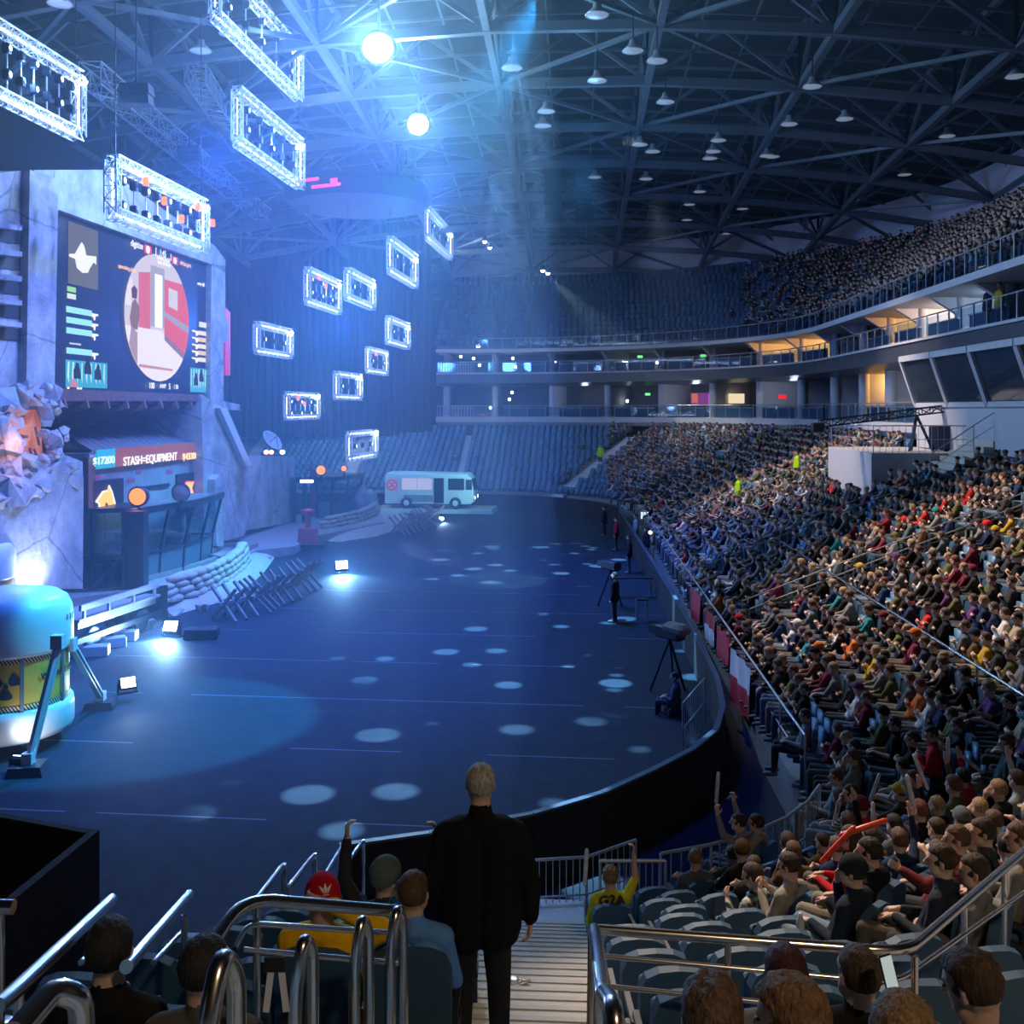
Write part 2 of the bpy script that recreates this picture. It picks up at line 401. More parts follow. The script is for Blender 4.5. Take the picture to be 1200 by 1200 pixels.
SIDE_AISLES = [('C', 12.0), ('C', 20.5), ('C', 36.0), ('D', 0.30), ('D', 0.95), ('E', -0.0), ('E', 9.5), ('E', 18.5)]
for i, (sg, s) in enumerate(SIDE_AISLES):
    aisle('stairs_aisle', sg, s, 1, 15, .55, m_stair)

# ---- rink boards: low black draped wall round the playing floor
def board_pts():
    pl = [(-2.6, 15.4), (-1.3, 15.85), (.3, 16.6), (1.5, 17.5), (2.5, 18.6), (3.4, 19.7), (4.1, 20.9), (4.6, 22.6), (4.95, 25), (5.4, 31), (6.0, 44), (6.6, 58), (6.9, 66)]
    out = [Vector((x, y, 0)) for x, y in pl]
    for i in range(1, 12):
        a = PI/2*i/11; p = W(FCU+(FR-.9)*math.cos(a), FCV+(FR-.9)*math.sin(a)); out.append(p)
    out.append(W(-31, FARV-.9))
    return out
BP = board_pts(); mb = MB()
for i in range(len(BP)-1):
    a, b = BP[i], BP[i+1]; d = (b-a).normalized(); n = Vector((d.y, -d.x, 0))*.1
    h = 1.15
    mb.prism([a, b, b+n, a+n], (0, 0, h))
    mb.prism([a+Vector((0, 0, h)), b+Vector((0, 0, h)), b+n*1.2+Vector((0, 0, h)), a+n*1.2+Vector((0, 0, h))], (0, 0, .04), 1)
tag(mb.build('wall_boards', [m_black, mat('board_cap', (.06, .09, .14), .4)]), kind='structure')

# ---- balconies: two slabs with dark fascia, rear walls, columns
bk = dict(segs='CDE', c0=2.0, e_len=3.4)
O1 = 12.0
s1 = MB(); sweep(s1, [(O1, 7.05), (O1, 6.6), (O1+.3, 6.3), (O1+9, 6.3), (O1+9, 7.05)], closed=True, **bk); tag(s1.build('balcony_lower', m_white), kind='structure')
s1 = MB(); sweep(s1, [(O1+.1, 11.0), (O1+.1, 10.1), (O1+1.4, 9.85), (O1+9, 9.85), (O1+9, 11.0)], closed=True, **bk)
sweep(s1, [(O1, 11.02), (O1, 10.9), (O1+.3, 10.9), (O1+.3, 11.02)], mi=1, closed=True, **bk); tag(s1.build('balcony_upper', [m_fascia, m_white]), kind='structure')
s1 = MB(); sweep(s1, [(O1-.2, 13.15), (O1-.2, 12.85), (O1+2.2, 12.75), (O1+9, 12.95), (O1+9, 13.2)], closed=True, **bk); tag(s1.build('balcony_top', m_white), kind='structure')
s1 = MB(); sweep(s1, [(O1+6.0, 6.5), (O1+6.0, 13)], **bk)
def suite_mat():
    m = mat('suite_wall', (.10, .11, .13), .5, 0, .2, 1); return m
tag(s1.build('wall_suites', suite_mat()), kind='structure')
s1 = MB(); n_u = 14
prof = [(O1-.2, 13.1)]
for k in range(n_u): prof += [(O1+.85*k, 13.1+.55*k+ .0), (O1+.85*(k+1), 13.1+.55*k)]
sweep(s1, prof, **bk); tag(s1.build('terrace_upper', mat('upper_step', (.16, .17, .19), .8)), kind='structure')
s1 = MB(); OT = O1+.85*n_u
sweep(s1, [(OT, 13.1+.55*(n_u-1)), (OT, 24.0)], **bk); tag(s1.build('wall_upper', mat('upper_wall', (.55, .55, .65), .8)), kind='structure')
s1 = MB(); s1.box((0, 0, 0), (1, 90, 27)); tag(s1.build('wall_left', m_black, None, (-25, 45, 13)), kind='structure')
s1 = MB(); s1.prism([W(FCU-25, FARV, 0), W(FCU-25, FARV+22, 0), W(FCU-25, FARV+22, 26), W(FCU-25, FARV, 26)], (-.3, 0, 0)); tag(s1.build('wall_back_left', m_black), kind='structure')
# drape behind the far end of the set, its folds modelled
def drape(name, a, b, z0, z1, folds):
    mb = MB(); n = folds*6; a = Vector(a); b = Vector(b); d = (b-a).normalized(); nn = Vector((-d.y, d.x, 0)); vs = []
    for i in range(n+1):
        p = a.lerp(b, i/n)+nn*(.18*math.sin(i/6*2*PI)); vs += [(p.x, p.y, z0), (p.x, p.y, z1)]
    mb.add(vs, [(2*i, 2*i+2, 2*i+3, 2*i+1) for i in range(n)], 0, True)
    return mb.build(name, m_black)
tag(drape('wall_drape', (-27, 88, 0), (-7.2, 91.6, 0), 5.3, 25.5, 34), kind='structure')

# columns, partition fins and suite furniture along the balconies
def along(seg, s, o, z=0):
    (u, v), fdir = seg_pt(seg, s, o); p = W(u, v, z); q = W(u+fdir[0], v+fdir[1], z)-p
    return p, math.atan2(q.y, q.x)
COLS = [('C', 4+5.2*i) for i in range(9)]+[('D', .1+.2*i) for i in range(8)]+[('E', 2.6)]
mb = MB(); mw = MB()
for sg, s in COLS:
    p, a = along(sg, s, O1+1.6)
    mb.lathe([(.32, 7.05), (.32, 9.9)], (p.x, p.y, 0), 12)
    mb.lathe([(.3, 11.0), (.3, 12.85)], (p.x, p.y, 0), 12)
    R = Matrix.Translation((p.x, p.y, 0)) @ Matrix.Rotation(a, 4, 'Z')
    mb.add([(-2.5, -.15, 12.8), (1.4, -.15, 12.8), (.2, -.15, 12.0), (-.3, -.15, 12.0), (-2.5, .15, 12.8), (1.4, .15, 12.8), (.2, .15, 12.0), (-.3, .15, 12.0)], [(0, 1, 2, 3), (7, 6, 5, 4), (0, 4, 5, 1), (1, 5, 6, 2), (2, 6, 7, 3), (3, 7, 4, 0)], 0, False, R)
    q, a = along(sg, s, O1+3.9)
    for z0, z1 in ((7.05, 9.9), (11.0, 12.8)):
        mw.box((q.x, q.y, (z0+z1)/2), (4.2, .15, z1-z0), a)
tag(mb.build('column_row', m_white), kind='structure'); tag(mw.build('wall_partitions', m_white), kind='structure')
# warm-lit suites on the upper gallery
m_glow = emis('warm_cove', (1.0, .42, .08), 9.0); m_warm = mat('warm_suite_wall', (.75, .5, .3), .7)
def suite_lamp(sg, s, w, z, lab, power=60):
    p, a = along(sg, s, O1+5.8, z); R = Matrix.Translation(p) @ Matrix.Rotation(a+PI/2, 4, 'Z')
    r = empty('suite_cove_light', p, a+PI/2)
    m = MB(); m.box((0, 0, -.75), (w, .12, 1.6)); m.build('lit_panel', m_warm, r)
    m = MB(); m.box((0, .18, .12), (w*.95, .12, .1)); m.build('light_strip', m_glow, r)
    tag(r, lab, 'light')
    q, _ = along(sg, s, O1+3.6, z-.05); light('suite_light', 'POINT', q, power, (1.0, .5, .14), None, .3)
suite_lamp('C', 32.8, 3.6, 12.4, 'amber cove light in the open suite nearest the right edge', 500)
suite_lamp('C', 37.6, 3.4, 12.4, 'amber cove light in the suite with people at its rail', 500)
suite_lamp('D', .21, 3.4, 12.4, 'amber cove light in the bay where the side gallery starts to curve', 420)
suite_lamp('D', .40, 3.4, 12.4, 'amber cove light at the far end of the side gallery', 420)
suite_lamp('C', 45.0, 3.4, 9.4, 'amber light in the lower suite just left of the leaning glass box', 260)
for s in (27, 33): light('gallery_light', 'POINT', along('C', s, O1+3, 12.3)[0], 220, (.55, .75, 1), None, .3)
for sg, s in (('C', 24), ('C', 30), ('C', 36), ('D', .4), ('D', .8), ('D', 1.2), ('E', 4)): light('suite_dim', 'POINT', along(sg, s, O1+2.6, 9.3)[0], 60, (.6, .72, 1), None, .3)

# gallery railings: glass panels with posts
def rail(name, seg, s0, s1, o, z, h, lab, n, m_panel=m_glassr, arc=False, grp=None):
    r = empty(name, along(seg, (s0+s1)/2, o, z)[0]); off = r.location
    pts = [along(seg, s0+(s1-s0)*i/n, o, z)[0]-off for i in range(n+1)]
    pm = MB(); tm = MB(); gm = MB()
    for i, p in enumerate(pts):
        qm = MB(); qm.beam(p, p+Vector((0, 0, h)), .06); qm.build('post', m_rail, r)
        if i < n:
            q = pts[i+1]; gm.add([p+Vector((0, 0, .12)), q+Vector((0, 0, .12)), q+Vector((0, 0, h-.1)), p+Vector((0, 0, h-.1))], [(0, 1, 2, 3)])
    tm.tube([p+Vector((0, 0, h)) for p in pts], .035, 6)
    tm.build('top_rail', m_rail, r); gm.build('glass_panel', m_panel, r)
    return tag(r, lab, 'railing', grp)
rail('gallery_railing', 'C', 3, SIDELEN, O1+.15, 11.0, 1.0, 'glass-panelled railing on the upper gallery above the side stand', 34)
rail('gallery_railing', 'D', 0, PI/2, O1+.15, 11.0, 1.0, 'glass-panelled railing on the upper gallery round the far corner', 30)
rail('gallery_railing', 'E', 0, 3.3, O1+.15, 11.0, 1.0, 'glass-panelled railing on the upper gallery across the far end', 14)
rail('upper_railing', 'C', 3, SIDELEN, O1-.1, 13.15, .95, 'glass railing at the front of the top tier on the right side', 40)
rail('upper_railing', 'D', 0, PI/2, O1-.1, 13.15, .95, 'glass railing at the front of the top tier round the far corner', 30)
rail('suite_railing', 'C', 20, SIDELEN, O1+.1, 7.05, 1.0, 'low glass railing along the side suites behind the top row', 20)
rail('suite_railing', 'D', 0, PI/2, O1+.1, 7.05, 1.0, 'low glass railing of the corner suites behind the top row', 24)
rail('suite_railing', 'E', 0, 3.3, O1+.1, 7.05, 1.0, 'low glass railing of the far suites behind the empty seats', 12)
# blue parapet boxes in front of the suites
mbx = 0
for lv, z in (('lower', 7.05), ('upper', 11.02)):
    for sg, s0, ds in [('C', 24+5.2*i, 4.0) for i in range(4)]+[('D', .12+.2*i, .15) for i in range(7)]+[('E', .2, 2.2)]:
        mb = MB(); p0, a0 = along(sg, s0, O1+1.3, z); p1, _ = along(sg, s0+ds, O1+1.3, z)
        mb.prism([p0, p1, p1+Vector((0, 0, .75)), p0+Vector((0, 0, .75))], Vector((math.cos(a0), math.sin(a0), 0))*.1, 0)
        mb.prism([p0+Vector((0, 0, .75)), p1+Vector((0, 0, .75)), p1+Vector((0, 0, .82)), p0+Vector((0, 0, .82))], Vector((math.cos(a0), math.sin(a0), 0))*.16, 1)
        tag(mb.build('suite_parapet', [m_seat, m_rail]), 'blue parapet panel closing a suite on the %s gallery' % lv, 'parapet', 'blue suite parapets, %s gallery' % lv)

# tilted dark glass control boxes at the right, under the gallery
mb = MB(); mf = MB()
for i in range(4):
    s0 = 14.0+4.1*i; a, an = along('C', s0, O1-.3, 7.9); b, _ = along('C', s0+4.0, O1-.3, 7.9)
    at, _ = along('C', s0, O1-1.0, 10.0); bt, _ = along('C', s0+4.0, O1-1.0, 10.0)
    mb.add([a, b, bt, at], [(0, 1, 2, 3)])
    for p, q in ((a, at), (b, bt)): mf.beam(p, q, .22)
    mf.beam(a, b, .2); mf.beam(at, bt, .25)
r = empty('control_box', a); 
o = mb.build('tilted_glass', mat('dark_glass', (.03, .05, .07), .08, .0, .1, 1), r); o.location = -r.location
o = mf.build('window_frame', m_white, r); o.location = -r.location
tag(r, 'outward-leaning dark glass commentary box under the gallery at the right', 'window')
mb = MB(); a, _ = along('C', 5, O1-.3, 0); b, _ = along('C', 30.3, O1-.3, 0)
mb.prism([a+Vector((0, 0, 6.0)), b+Vector((0, 0, 6.0)), b+Vector((0, 0, 7.8)), a+Vector((0, 0, 7.8))], (.3, 0, 0)); tag(mb.build('wall_right', m_white), kind='structure')

# TV platform cut into the side stand, and the stair beside it
def blk(u0, u1, v0, v1, z0, z1, m, name):
    mb = MB(); mb.prism([W(u0, v0, z0), W(u1, v0, z0), W(u1, v1, z0), W(u0, v1, z0)], (0, 0, z1-z0)); return tag(mb.build(name, m), kind='structure')
PV0, PV1, PU0, PU1 = 42.0, 49.0, 12.0, 16.6
blk(PU0, PU1, PV0, PV1, 2.5, 5.95, m_white, 'wall_platform')
mb = MB(); N_ = 9
for i in range(N_):
    u0 = 13.6+.35*i; z = 5.2+.22*i
    mb.prism([W(u0, 39.3, 3), W(u0+.35, 39.3, 3), W(u0+.35, 41.9, 3), W(u0, 41.9, 3)], (0, 0, z-3))
tag(mb.build('stairs_platform', mat('beige_stair', (.62, .56, .46), .8)), kind='structure')

# ---- ceiling deck and roof trusses
def roofz(u, v): return 25.6-.0035*u*u-.0011*(v-38)**2 if v > 38 else 25.6-.0035*u*u
mb = MB(); us = list(range(-34, 43, 6)); vs_ = list(range(2, 118, 6)); V = [W(u, v, roofz(u, v)+3.2) for v in vs_ for u in us]; n = len(us)
mb.add(V, [(j*n+i, j*n+i+1, (j+1)*n+i+1, (j+1)*n+i) for j in range(len(vs_)-1) for i in range(n-1)])
tag(mb.build('ceiling', m_deck), kind='structure')
def chord(mb, pts, r):
    for i in range(len(pts)-1): mb.beam(pts[i], pts[i+1], r, r*1.2)
UL = [-28, -20, -12, -4, 4, 12, 20, 28, 36]; VL = [10+7.5*i for i in range(14)]
for u in UL:
    mb = MB(); b = [W(u, v, roofz(u, v)) for v in VL]; t = [W(u, v, roofz(u, v)+2.9) for v in VL]
    chord(mb, b, .34); chord(mb, t, .26)
    for i in range(len(VL)-1):
        mb.beam(b[i], t[i], .16); m = (t[i]+t[i+1])/2; mb.beam(b[i], m, .17); mb.beam(m, b[i+1], .17)
    tag(mb.build('ceiling_truss', m_steel), kind='structure')
for v in VL:
    mb = MB(); b = [W(u, v, roofz(u, v)) for u in UL]; t = [W(u, v, roofz(u, v)+2.9) for u in UL]
    chord(mb, b, .38); chord(mb, t, .28)
    for i in range(len(UL)-1):
        mb.beam(b[i], t[i], .16); m = (t[i]+t[i+1])/2; mb.beam(b[i], m, .2); mb.beam(m, b[i+1], .2)
    # small purlins and crossed bracing
    tag(mb.build('ceiling_truss', m_steel), kind='structure')
mb = MB()
for j in range(len(VL)-1):
    for i in range(len(UL)-1):
        a = W(UL[i], VL[j], roofz(UL[i], VL[j])); b = W(UL[i+1], VL[j+1], roofz(UL[i+1], VL[j+1])); c = W(UL[i+1], VL[j], roofz(UL[i+1], VL[j])); d = W(UL[i], VL[j+1], roofz(UL[i], VL[j+1]))
        if (i+j) % 2: mb.beam(a, b, .2)
        else: mb.beam(c, d, .2)
        up = Vector((0, 0, 2.7))
        for q in (.33, .66):
            mb.beam(a.lerp(d, q)+up, c.lerp(b, q)+up, .14)
            mb.beam(a.lerp(c, q)+up, d.lerp(b, q)+up, .1)
tag(mb.build('ceiling_bracing', m_steel), kind='structure')
# hazy air of the hall
mb = MB(); mb.prism([W(-36, 17, .02), W(-1.2, 17, .02), W(-.5, 48, .02), W(4, 64, .02), W(30, 86, .02), W(30, 116, .02), W(-36, 116, .02)], (0, 0, 20.6)); mb2 = MB(); mb2.prism([W(-36, 17, 20.63), W(34, 17, 20.63), W(34, 116, 20.63), W(-36, 116, 20.63)], (0, 0, 4.3))
hm = bpy.data.materials.new('stage_haze'); N, L = nodes_of(hm); N.clear()
vsn = N.new('ShaderNodeVolumeScatter'); vsn.inputs['Color'].default_value = (.5, .74, 1, 1); vsn.inputs['Density'].default_value = 0.007; vsn.inputs['Anisotropy'].default_value = .25
o = N.new('ShaderNodeOutputMaterial'); L.new(vsn.outputs[0], o.inputs['Volume'])
tag(mb.build('haze', hm), 'thin blue stage haze filling the air over the floor', 'haze', kind='stuff'); tag(mb2.build('haze', hm), 'thin blue haze hanging among the roof trusses', 'haze', kind='stuff')
# ================================================================== STAGE SET
SO = Vector((-17.8, 40, 0)); SD = Vector((0.1022, 0.9948, 0)); SN = Vector((0.9948, -0.1022, 0)); UPV = Vector((0, 0, 1))
SROT = math.atan2(SD.y, SD.x)
def SP(px, py, b=0.0):                    # photo pixel on the stage plane pushed b metres towards the floor
    O = SO+SN*b; r = Vector(((px-600)/1200, 1, 0))
    det = r.x*(-SD.y)+SD.x*r.y
    t = (O.x*(-SD.y)+SD.x*O.y)/det
    return Vector((r.x*t, t, CAMZ-(py-480)/1200*t))
def SA(a, b, z): return SO+SD*a+SN*b+UPV*z
def sprism(mb, px, b, depth, mi=0): mb.prism([SP(x, y, b) for x, y in px], -SN*depth, mi)
def rock_mat(name, base, es=.5):
    m = bpy.data.materials.new(name); N, L = nodes_of(m); b = N['Principled BSDF']; b.inputs['Roughness'].default_value = .85
    tc = N.new('ShaderNodeTexCoord'); nz = N.new('ShaderNodeTexNoise'); nz.inputs['Scale'].default_value = .9; nz.inputs['Detail'].default_value = 8; nz.inputs['Roughness'].default_value = .65
    vo = N.new('ShaderNodeTexVoronoi'); vo.feature = 'DISTANCE_TO_EDGE'; vo.inputs['Scale'].default_value = .35
    L.new(tc.outputs['Object'], nz.inputs['Vector'])
    ad = N.new('ShaderNodeMix'); ad.data_type = 'VECTOR'; ad.inputs[0].default_value = .25; L.new(tc.outputs['Object'], ad.inputs[4]); L.new(nz.outputs[1], ad.inputs[5]); L.new(ad.outputs[1], vo.inputs['Vector'])
    cr = N.new('ShaderNodeValToRGB'); cr.color_ramp.elements[0].position = 0; cr.color_ramp.elements[0].color = (.3, .3, .31, 1); cr.color_ramp.elements[1].position = .012; cr.color_ramp.elements[1].color = (1, 1, 1, 1)
    L.new(vo.outputs[0], cr.inputs[0])
    c = N.new('ShaderNodeValToRGB'); c.color_ramp.elements[0].color = (*[x*.45 for x in base], 1); c.color_ramp.elements[0].position = .3; c.color_ramp.elements[1].color = (*base, 1); c.color_ramp.elements[1].position = .65
    L.new(nz.outputs[0], c.inputs[0])
    mx = N.new('ShaderNodeMix'); mx.data_type = 'RGBA'; mx.blend_type = 'MULTIPLY'; mx.inputs[0].default_value = .8; L.new(c.outputs[0], mx.inputs[6]); L.new(cr.outputs[0], mx.inputs[7])
    L.new(mx.outputs[2], b.inputs['Base Color'])
    bp = N.new('ShaderNodeBump'); bp.inputs['Strength'].default_value = es; bp.inputs['Distance'].default_value = .25; L.new(nz.outputs[0], bp.inputs['Height']); L.new(bp.outputs[0], b.inputs['Normal'])
    return m
m_rock = rock_mat('cracked_concrete', (.55, .54, .56))
m_rust = mat('rusty_steel', (.20, .10, .09), .7, .2, .6, 2.5, .3)
m_dsteel = mat('dark_steel', (.035, .045, .07), .4, .5, .3, 3)
m_plank = mat('weathered_plank', (.17, .16, .19), .7, 0, .5, 5, .2)
m_wall = mat('portal_plaster', (.25, .25, .28), .8, 0, .45, 1.4, .3)
m_sand = mat('sand', (.46, .43, .37), .95, 0, .2, 3, .5)
m_wood = mat('old_timber', (.30, .27, .25), .8, 0, .35, 4, .3)

fac = empty('bunker_facade', SA(0, 0, 0.5)); FO = fac.location.copy()
def fpart(mb, name, m, parent=fac, off=None):
    o = mb.build(name, m, parent); o.location = -(off if off is not None else FO); return o
# concrete frame round the screen
mb = MB()
sprism(mb, [(40, 199), (133, 199), (150, 216), (252, 288), (264, 305), (264, 320), (246, 309), (66, 245), (40, 235)], .6, 2.1)
fpart(mb, 'top_beam', m_rock)
mb = MB(); sprism(mb, [(248, 309), (264, 312), (264, 372), (268, 376), (268, 398), (262, 402), (262, 478), (246, 470)], .6, 2.3)
fpart(mb, 'right_pier', m_rock)
mb = MB(); sprism(mb, [(35, 199), (68, 210), (68, 245), (64, 456), (67, 480), (60, 500), (30, 500)], 1.4, 2.6)
sprism(mb, [(-60, 208), (35, 199), (30, 500), (-60, 520)], 1.1, 2.2); fpart(mb, 'left_pier', m_rock)
# ladder-like ledges of the left pier, dark plates painting the shade between
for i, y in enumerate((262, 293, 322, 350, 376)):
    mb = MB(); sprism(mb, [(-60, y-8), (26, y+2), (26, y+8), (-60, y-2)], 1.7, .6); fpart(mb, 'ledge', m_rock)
    mb = MB(); sprism(mb, [(-60, y), (24, y+9), (24, y+24), (-60, y+15)], 1.14, .1); fpart(mb, 'recess_shade_plate', mat('recess_shade', (.05, .05, .06)))
# torn rock pile with an orange-lit hole
random.seed(3)
import bmesh
def slab(mb, c, r, mi=0, seed=0):
    """angular broken block: hull of scattered points"""
    rn = random.Random(seed); bm = bmesh.new()
    for i in range(15):
        d = Vector((rn.uniform(-1, 1), rn.uniform(-1, 1), rn.uniform(-1, 1)))
        d = d.normalized()*(.75+.35*rn.random()); bm.verts.new(Vector(c)+Vector((d.x*r[0], d.y*r[1], d.z*r[2])))
    bmesh.ops.convex_hull(bm, input=bm.verts); bmesh.ops.delete(bm, geom=[v for v in bm.verts if not v.link_faces], context='VERTS')
    bmesh.ops.recalc_face_normals(bm, faces=bm.faces); bm.verts.index_update()
    mb.add([v.co.copy() for v in bm.verts], [[v.index for v in f.verts] for f in bm.faces], mi); bm.free()
def boulder(mb, c, r, mi=0, seed=0):
    n = 26; k = 16; vs = []; fs = []
    for i in range(k+1):
        for q in range(n):
            d = Vector((math.sin(PI*i/k)*math.cos(2*PI*q/n), math.sin(PI*i/k)*math.sin(2*PI*q/n), -math.cos(PI*i/k)))
            w = 1+.45*noise.noise(d*1.5+Vector((seed*3.1, 0, 0)))+.2*noise.noise(d*3.7+Vector((0, seed, 0)))+.10*noise.noise(d*9+Vector((0, 0, seed)))
            vs.append(Vector(c)+Vector((d.x*r[0], d.y*r[1], d.z*r[2]))*w)
    for i in range(k):
        for q in range(n): fs.append((i*n+q, i*n+(q+1) % n, (i+1)*n+(q+1) % n, (i+1)*n+q))
    mb.add(vs, fs, mi, True)
mb = MB()
sprism(mb, [(-60, 560), (68, 545), (92, 540), (98, 560), (97, 690), (-60, 690)], 2.2, 3)
for i, (x, y, r) in enumerate([(5, 500, 1.0), (0, 520, 1.3), (22, 545, 1.0), (45, 548, .9), (60, 552, .8), (8, 545, 1.2), (62, 515, .75), (64, 535, .8), (8, 470, 1.1), (30, 460, .9), (55, 480, .7), (58, 462, .8), (-25, 500, 1.6), (35, 565, 1.2), (80, 560, 1.1), (5, 575, 1.6)]):
    slab(mb, SP(x, y, 1.9), (r*.55, r*.8, r*.62), 0, i)
    for q in range(3): slab(mb, SP(x+random.uniform(-16, 16), y+random.uniform(-12, 12), 2.1), (r*.3, r*.42, r*.26), 0, i*7+q+50)
fpart(mb, 'broken_rock', m_rock)
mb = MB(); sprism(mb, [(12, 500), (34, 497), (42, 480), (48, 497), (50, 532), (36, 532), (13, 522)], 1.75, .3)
fpart(mb, 'orange_hole', mat('orange_lit_clay', (.85, .25, .08), .8, 0, .3, 2, .4, (1, .22, .04), .25))  # orange light put into the colour, with a faint glow
light('hole_light', 'POINT', SP(36, 518, 3.0), 60, (1, .4, .1), None, .2)
for i, (x0, y0, x1, y1) in enumerate([(14, 508, 32, 512), (15, 514, 28, 513), (41, 500, 46, 522), (35, 525, 38, 536), (40, 526, 44, 537), (18, 520, 22, 532)]):
    mb = MB(); mb.beam(SP(x0, y0, 1.85), SP(x1, y1, 1.95), .07); fpart(mb, 'rebar', m_rust)
# beam and inward-sloping ribs under the screen
mb = MB(); sprism(mb, [(62, 455), (243, 463), (243, 470), (66, 470)], 1.1, 1.0); fpart(mb, 'rusty_beam', m_rust)
PB = .7
BK = -2.2
zk = SP(150, 500, BK).z; zf = SP(180, 524, PB).z
aL = (SP(64, 470, 1.0)-SO).dot(SD)-.3; aR = (SP(241, 470, 1.0)-SO).dot(SD)+.4
mb = MB(); mb.prism([SA(aL, 1.0, 7.95), SA(aR, 1.0, 7.95), SA(aR-.8, BK, zk+.1), SA(aL, BK, zk+.1)], (0, 0, .15)); fpart(mb, 'sloping_soffit', m_dsteel)
for i in range(9):
    a = aL+.8+i*(aR-aL-1.6)/8
    mb = MB(); mb.beam(SA(a, 1.15, 7.95), SA(a-.6, BK+.1, zk+.15), .22, .4); fpart(mb, 'rib', m_rust)
# plank roof of the entrance
rl = (SP(60, 499, BK)-SO).dot(SD); rr = (SP(222, 499, BK)-SO).dot(SD)
fl = (SP(103, 526, PB)-SO).dot(SD); fr_ = (SP(243, 519, PB)-SO).dot(SD)
mb = MB(); NP = 22
for i in range(NP):
    t0 = i/NP; t1 = (i+.92)/NP
    mb.prism([SA(rl+(rr-rl)*t0, BK, zk), SA(rl+(rr-rl)*t1, BK, zk), SA(fl+(fr_-fl)*t1, PB+.15, zf), SA(fl+(fr_-fl)*t0, PB+.15, zf)], (0, 0, .1))
mb.prism([SA(rl, BK, zk-.06), SA(rr, BK, zk-.06), SA(fr_, PB+.15, zf-.06), SA(fl, PB+.15, zf-.06)], (0, 0, .05))
fpart(mb, 'plank_roof', m_plank)
zd = .46
mb = MB(); mb.prism([SA(fl, PB, zd), SA(fr_, PB, zd), SA(fr_, PB, zf-.05), SA(fl, PB, zf-.05)], -SN*2.8); fpart(mb, 'portal_wall', m_wall)
mb = MB(); mb.prism([SA(fl-.1, PB+.12, zf-.2), SA(fr_+.1, PB+.12, zf-.2), SA(fr_+.1, PB+.12, zf), SA(fl-.1, PB+.12, zf)], -SN*.2); fpart(mb, 'lintel', mat('lintel', (.4, .4, .45)))
for i, x in enumerate((104, 240)):
    mb = MB(); a = (SP(x, 600, PB)-SO).dot(SD); mb.prism([SA(a-.25, PB+.12, zd), SA(a+.3, PB+.12, zd), SA(a+.3, PB+.12, zf-.2), SA(a-.25, PB+.12, zf-.2)], -SN*.3); fpart(mb, 'portal_jamb', m_rust)
mb = MB(); sprism(mb, [(155, 572), (199, 566), (199, 570), (155, 576)], PB+.08, .1); fpart(mb, 'dark_slot', m_dsteel)
for i, (x, y, w_) in enumerate([(108, 562, 10), (150, 566, 8), (160, 556, 6), (195, 556, 7)]):
    mb = MB(); sprism(mb, [(x, y), (x+w_, y-1), (x+w_, y-6), (x, y-5)], PB+.02, .05); fpart(mb, 'paint_patch', mat('pink_paint', (.5, .08, .15), .6, 0, .5, 4))
# right-hand buttress and low wing
mb = MB(); sprism(mb, [(236, 462), (262, 478), (291, 546), (291, 618), (286, 628), (240, 640)], 1.3, 2.6); fpart(mb, 'sloping_buttress', m_rock)
mb = MB(); sprism(mb, [(286, 534), (322, 534), (345, 537), (345, 612), (286, 622)], .9, 2.0); fpart(mb, 'low_wing', m_rock)
mb = MB(); sprism(mb, [(258, 478), (266, 478), (295, 545), (289, 547)], 1.6, .5); fpart(mb, 'coping', mat('coping', (.7, .7, .72)))
mb = MB(); sprism(mb, [(252, 562), (258, 556), (264, 562), (262, 640), (254, 640)], 1.7, .8); fpart(mb, 'round_pilaster', m_rock)
mb = MB(); sprism(mb, [(68, 530), (97, 541), (97, 560), (68, 560)], 2.0, 1.0); fpart(mb, 'shoulder', m_rock)
mb = MB(); sprism(mb, [(264, 360), (270, 366), (270, 440), (264, 440)], .4, .8); fpart(mb, 'red_panel', mat('red_panel', (.5, .03, .08), .5, 0, .1, 2, 0, (1, .05, .2), .35))
mb = MB(); sprism(mb, [(262, 470), (281, 474), (281, 481), (262, 479)], .5, .8); fpart(mb, 'bracket', m_rock)
tag(fac, 'ruined concrete bunker facade of the stage, framing the big screen', 'stage set')

# ---- the big screen
scr = empty('led_screen', SP(155, 450, .3)); SOF = scr.location.copy()
m_dark_led = mat('led_black', (.01, .012, .03), .4, 0, .1, 1, 0, (.006, .012, .06), 1.0)
mb = MB(); mb.prism([SP(64, 456, .3), SP(241, 464, .3), SP(243, 308, .3), SP(67, 245, .3)], -SN*.35); fpart(mb, 'screen_panel', m_dark_led, scr, SOF)
ZL = {}
def sx(u, v, b=.34):
    """point of the screen, u 0..1 from the left, v 0..1 from the bottom"""
    return SA(.05+14.6*u, b, 8.52+6.9*v)
_sc = [0]
def flat(name, pts, col, s, b=.33, m=None):
    _sc[0] += 1
    mb = MB(); q = [sx(u, v, b+.0015*(_sc[0] % 40)) for u, v in pts]; mb.add(q, [tuple(range(len(q)))]); return fpart(mb, name, m or emis('led_%d_%d_%d_%d' % (col[0]*99, col[1]*99, col[2]*99, s*10), col, s), scr, SOF)
def rect(name, u0, v0, u1, v1, col, s=1.0, b=.33): return flat(name, [(u0, v0), (u1, v0), (u1, v1), (u0, v1)], col, s, b)
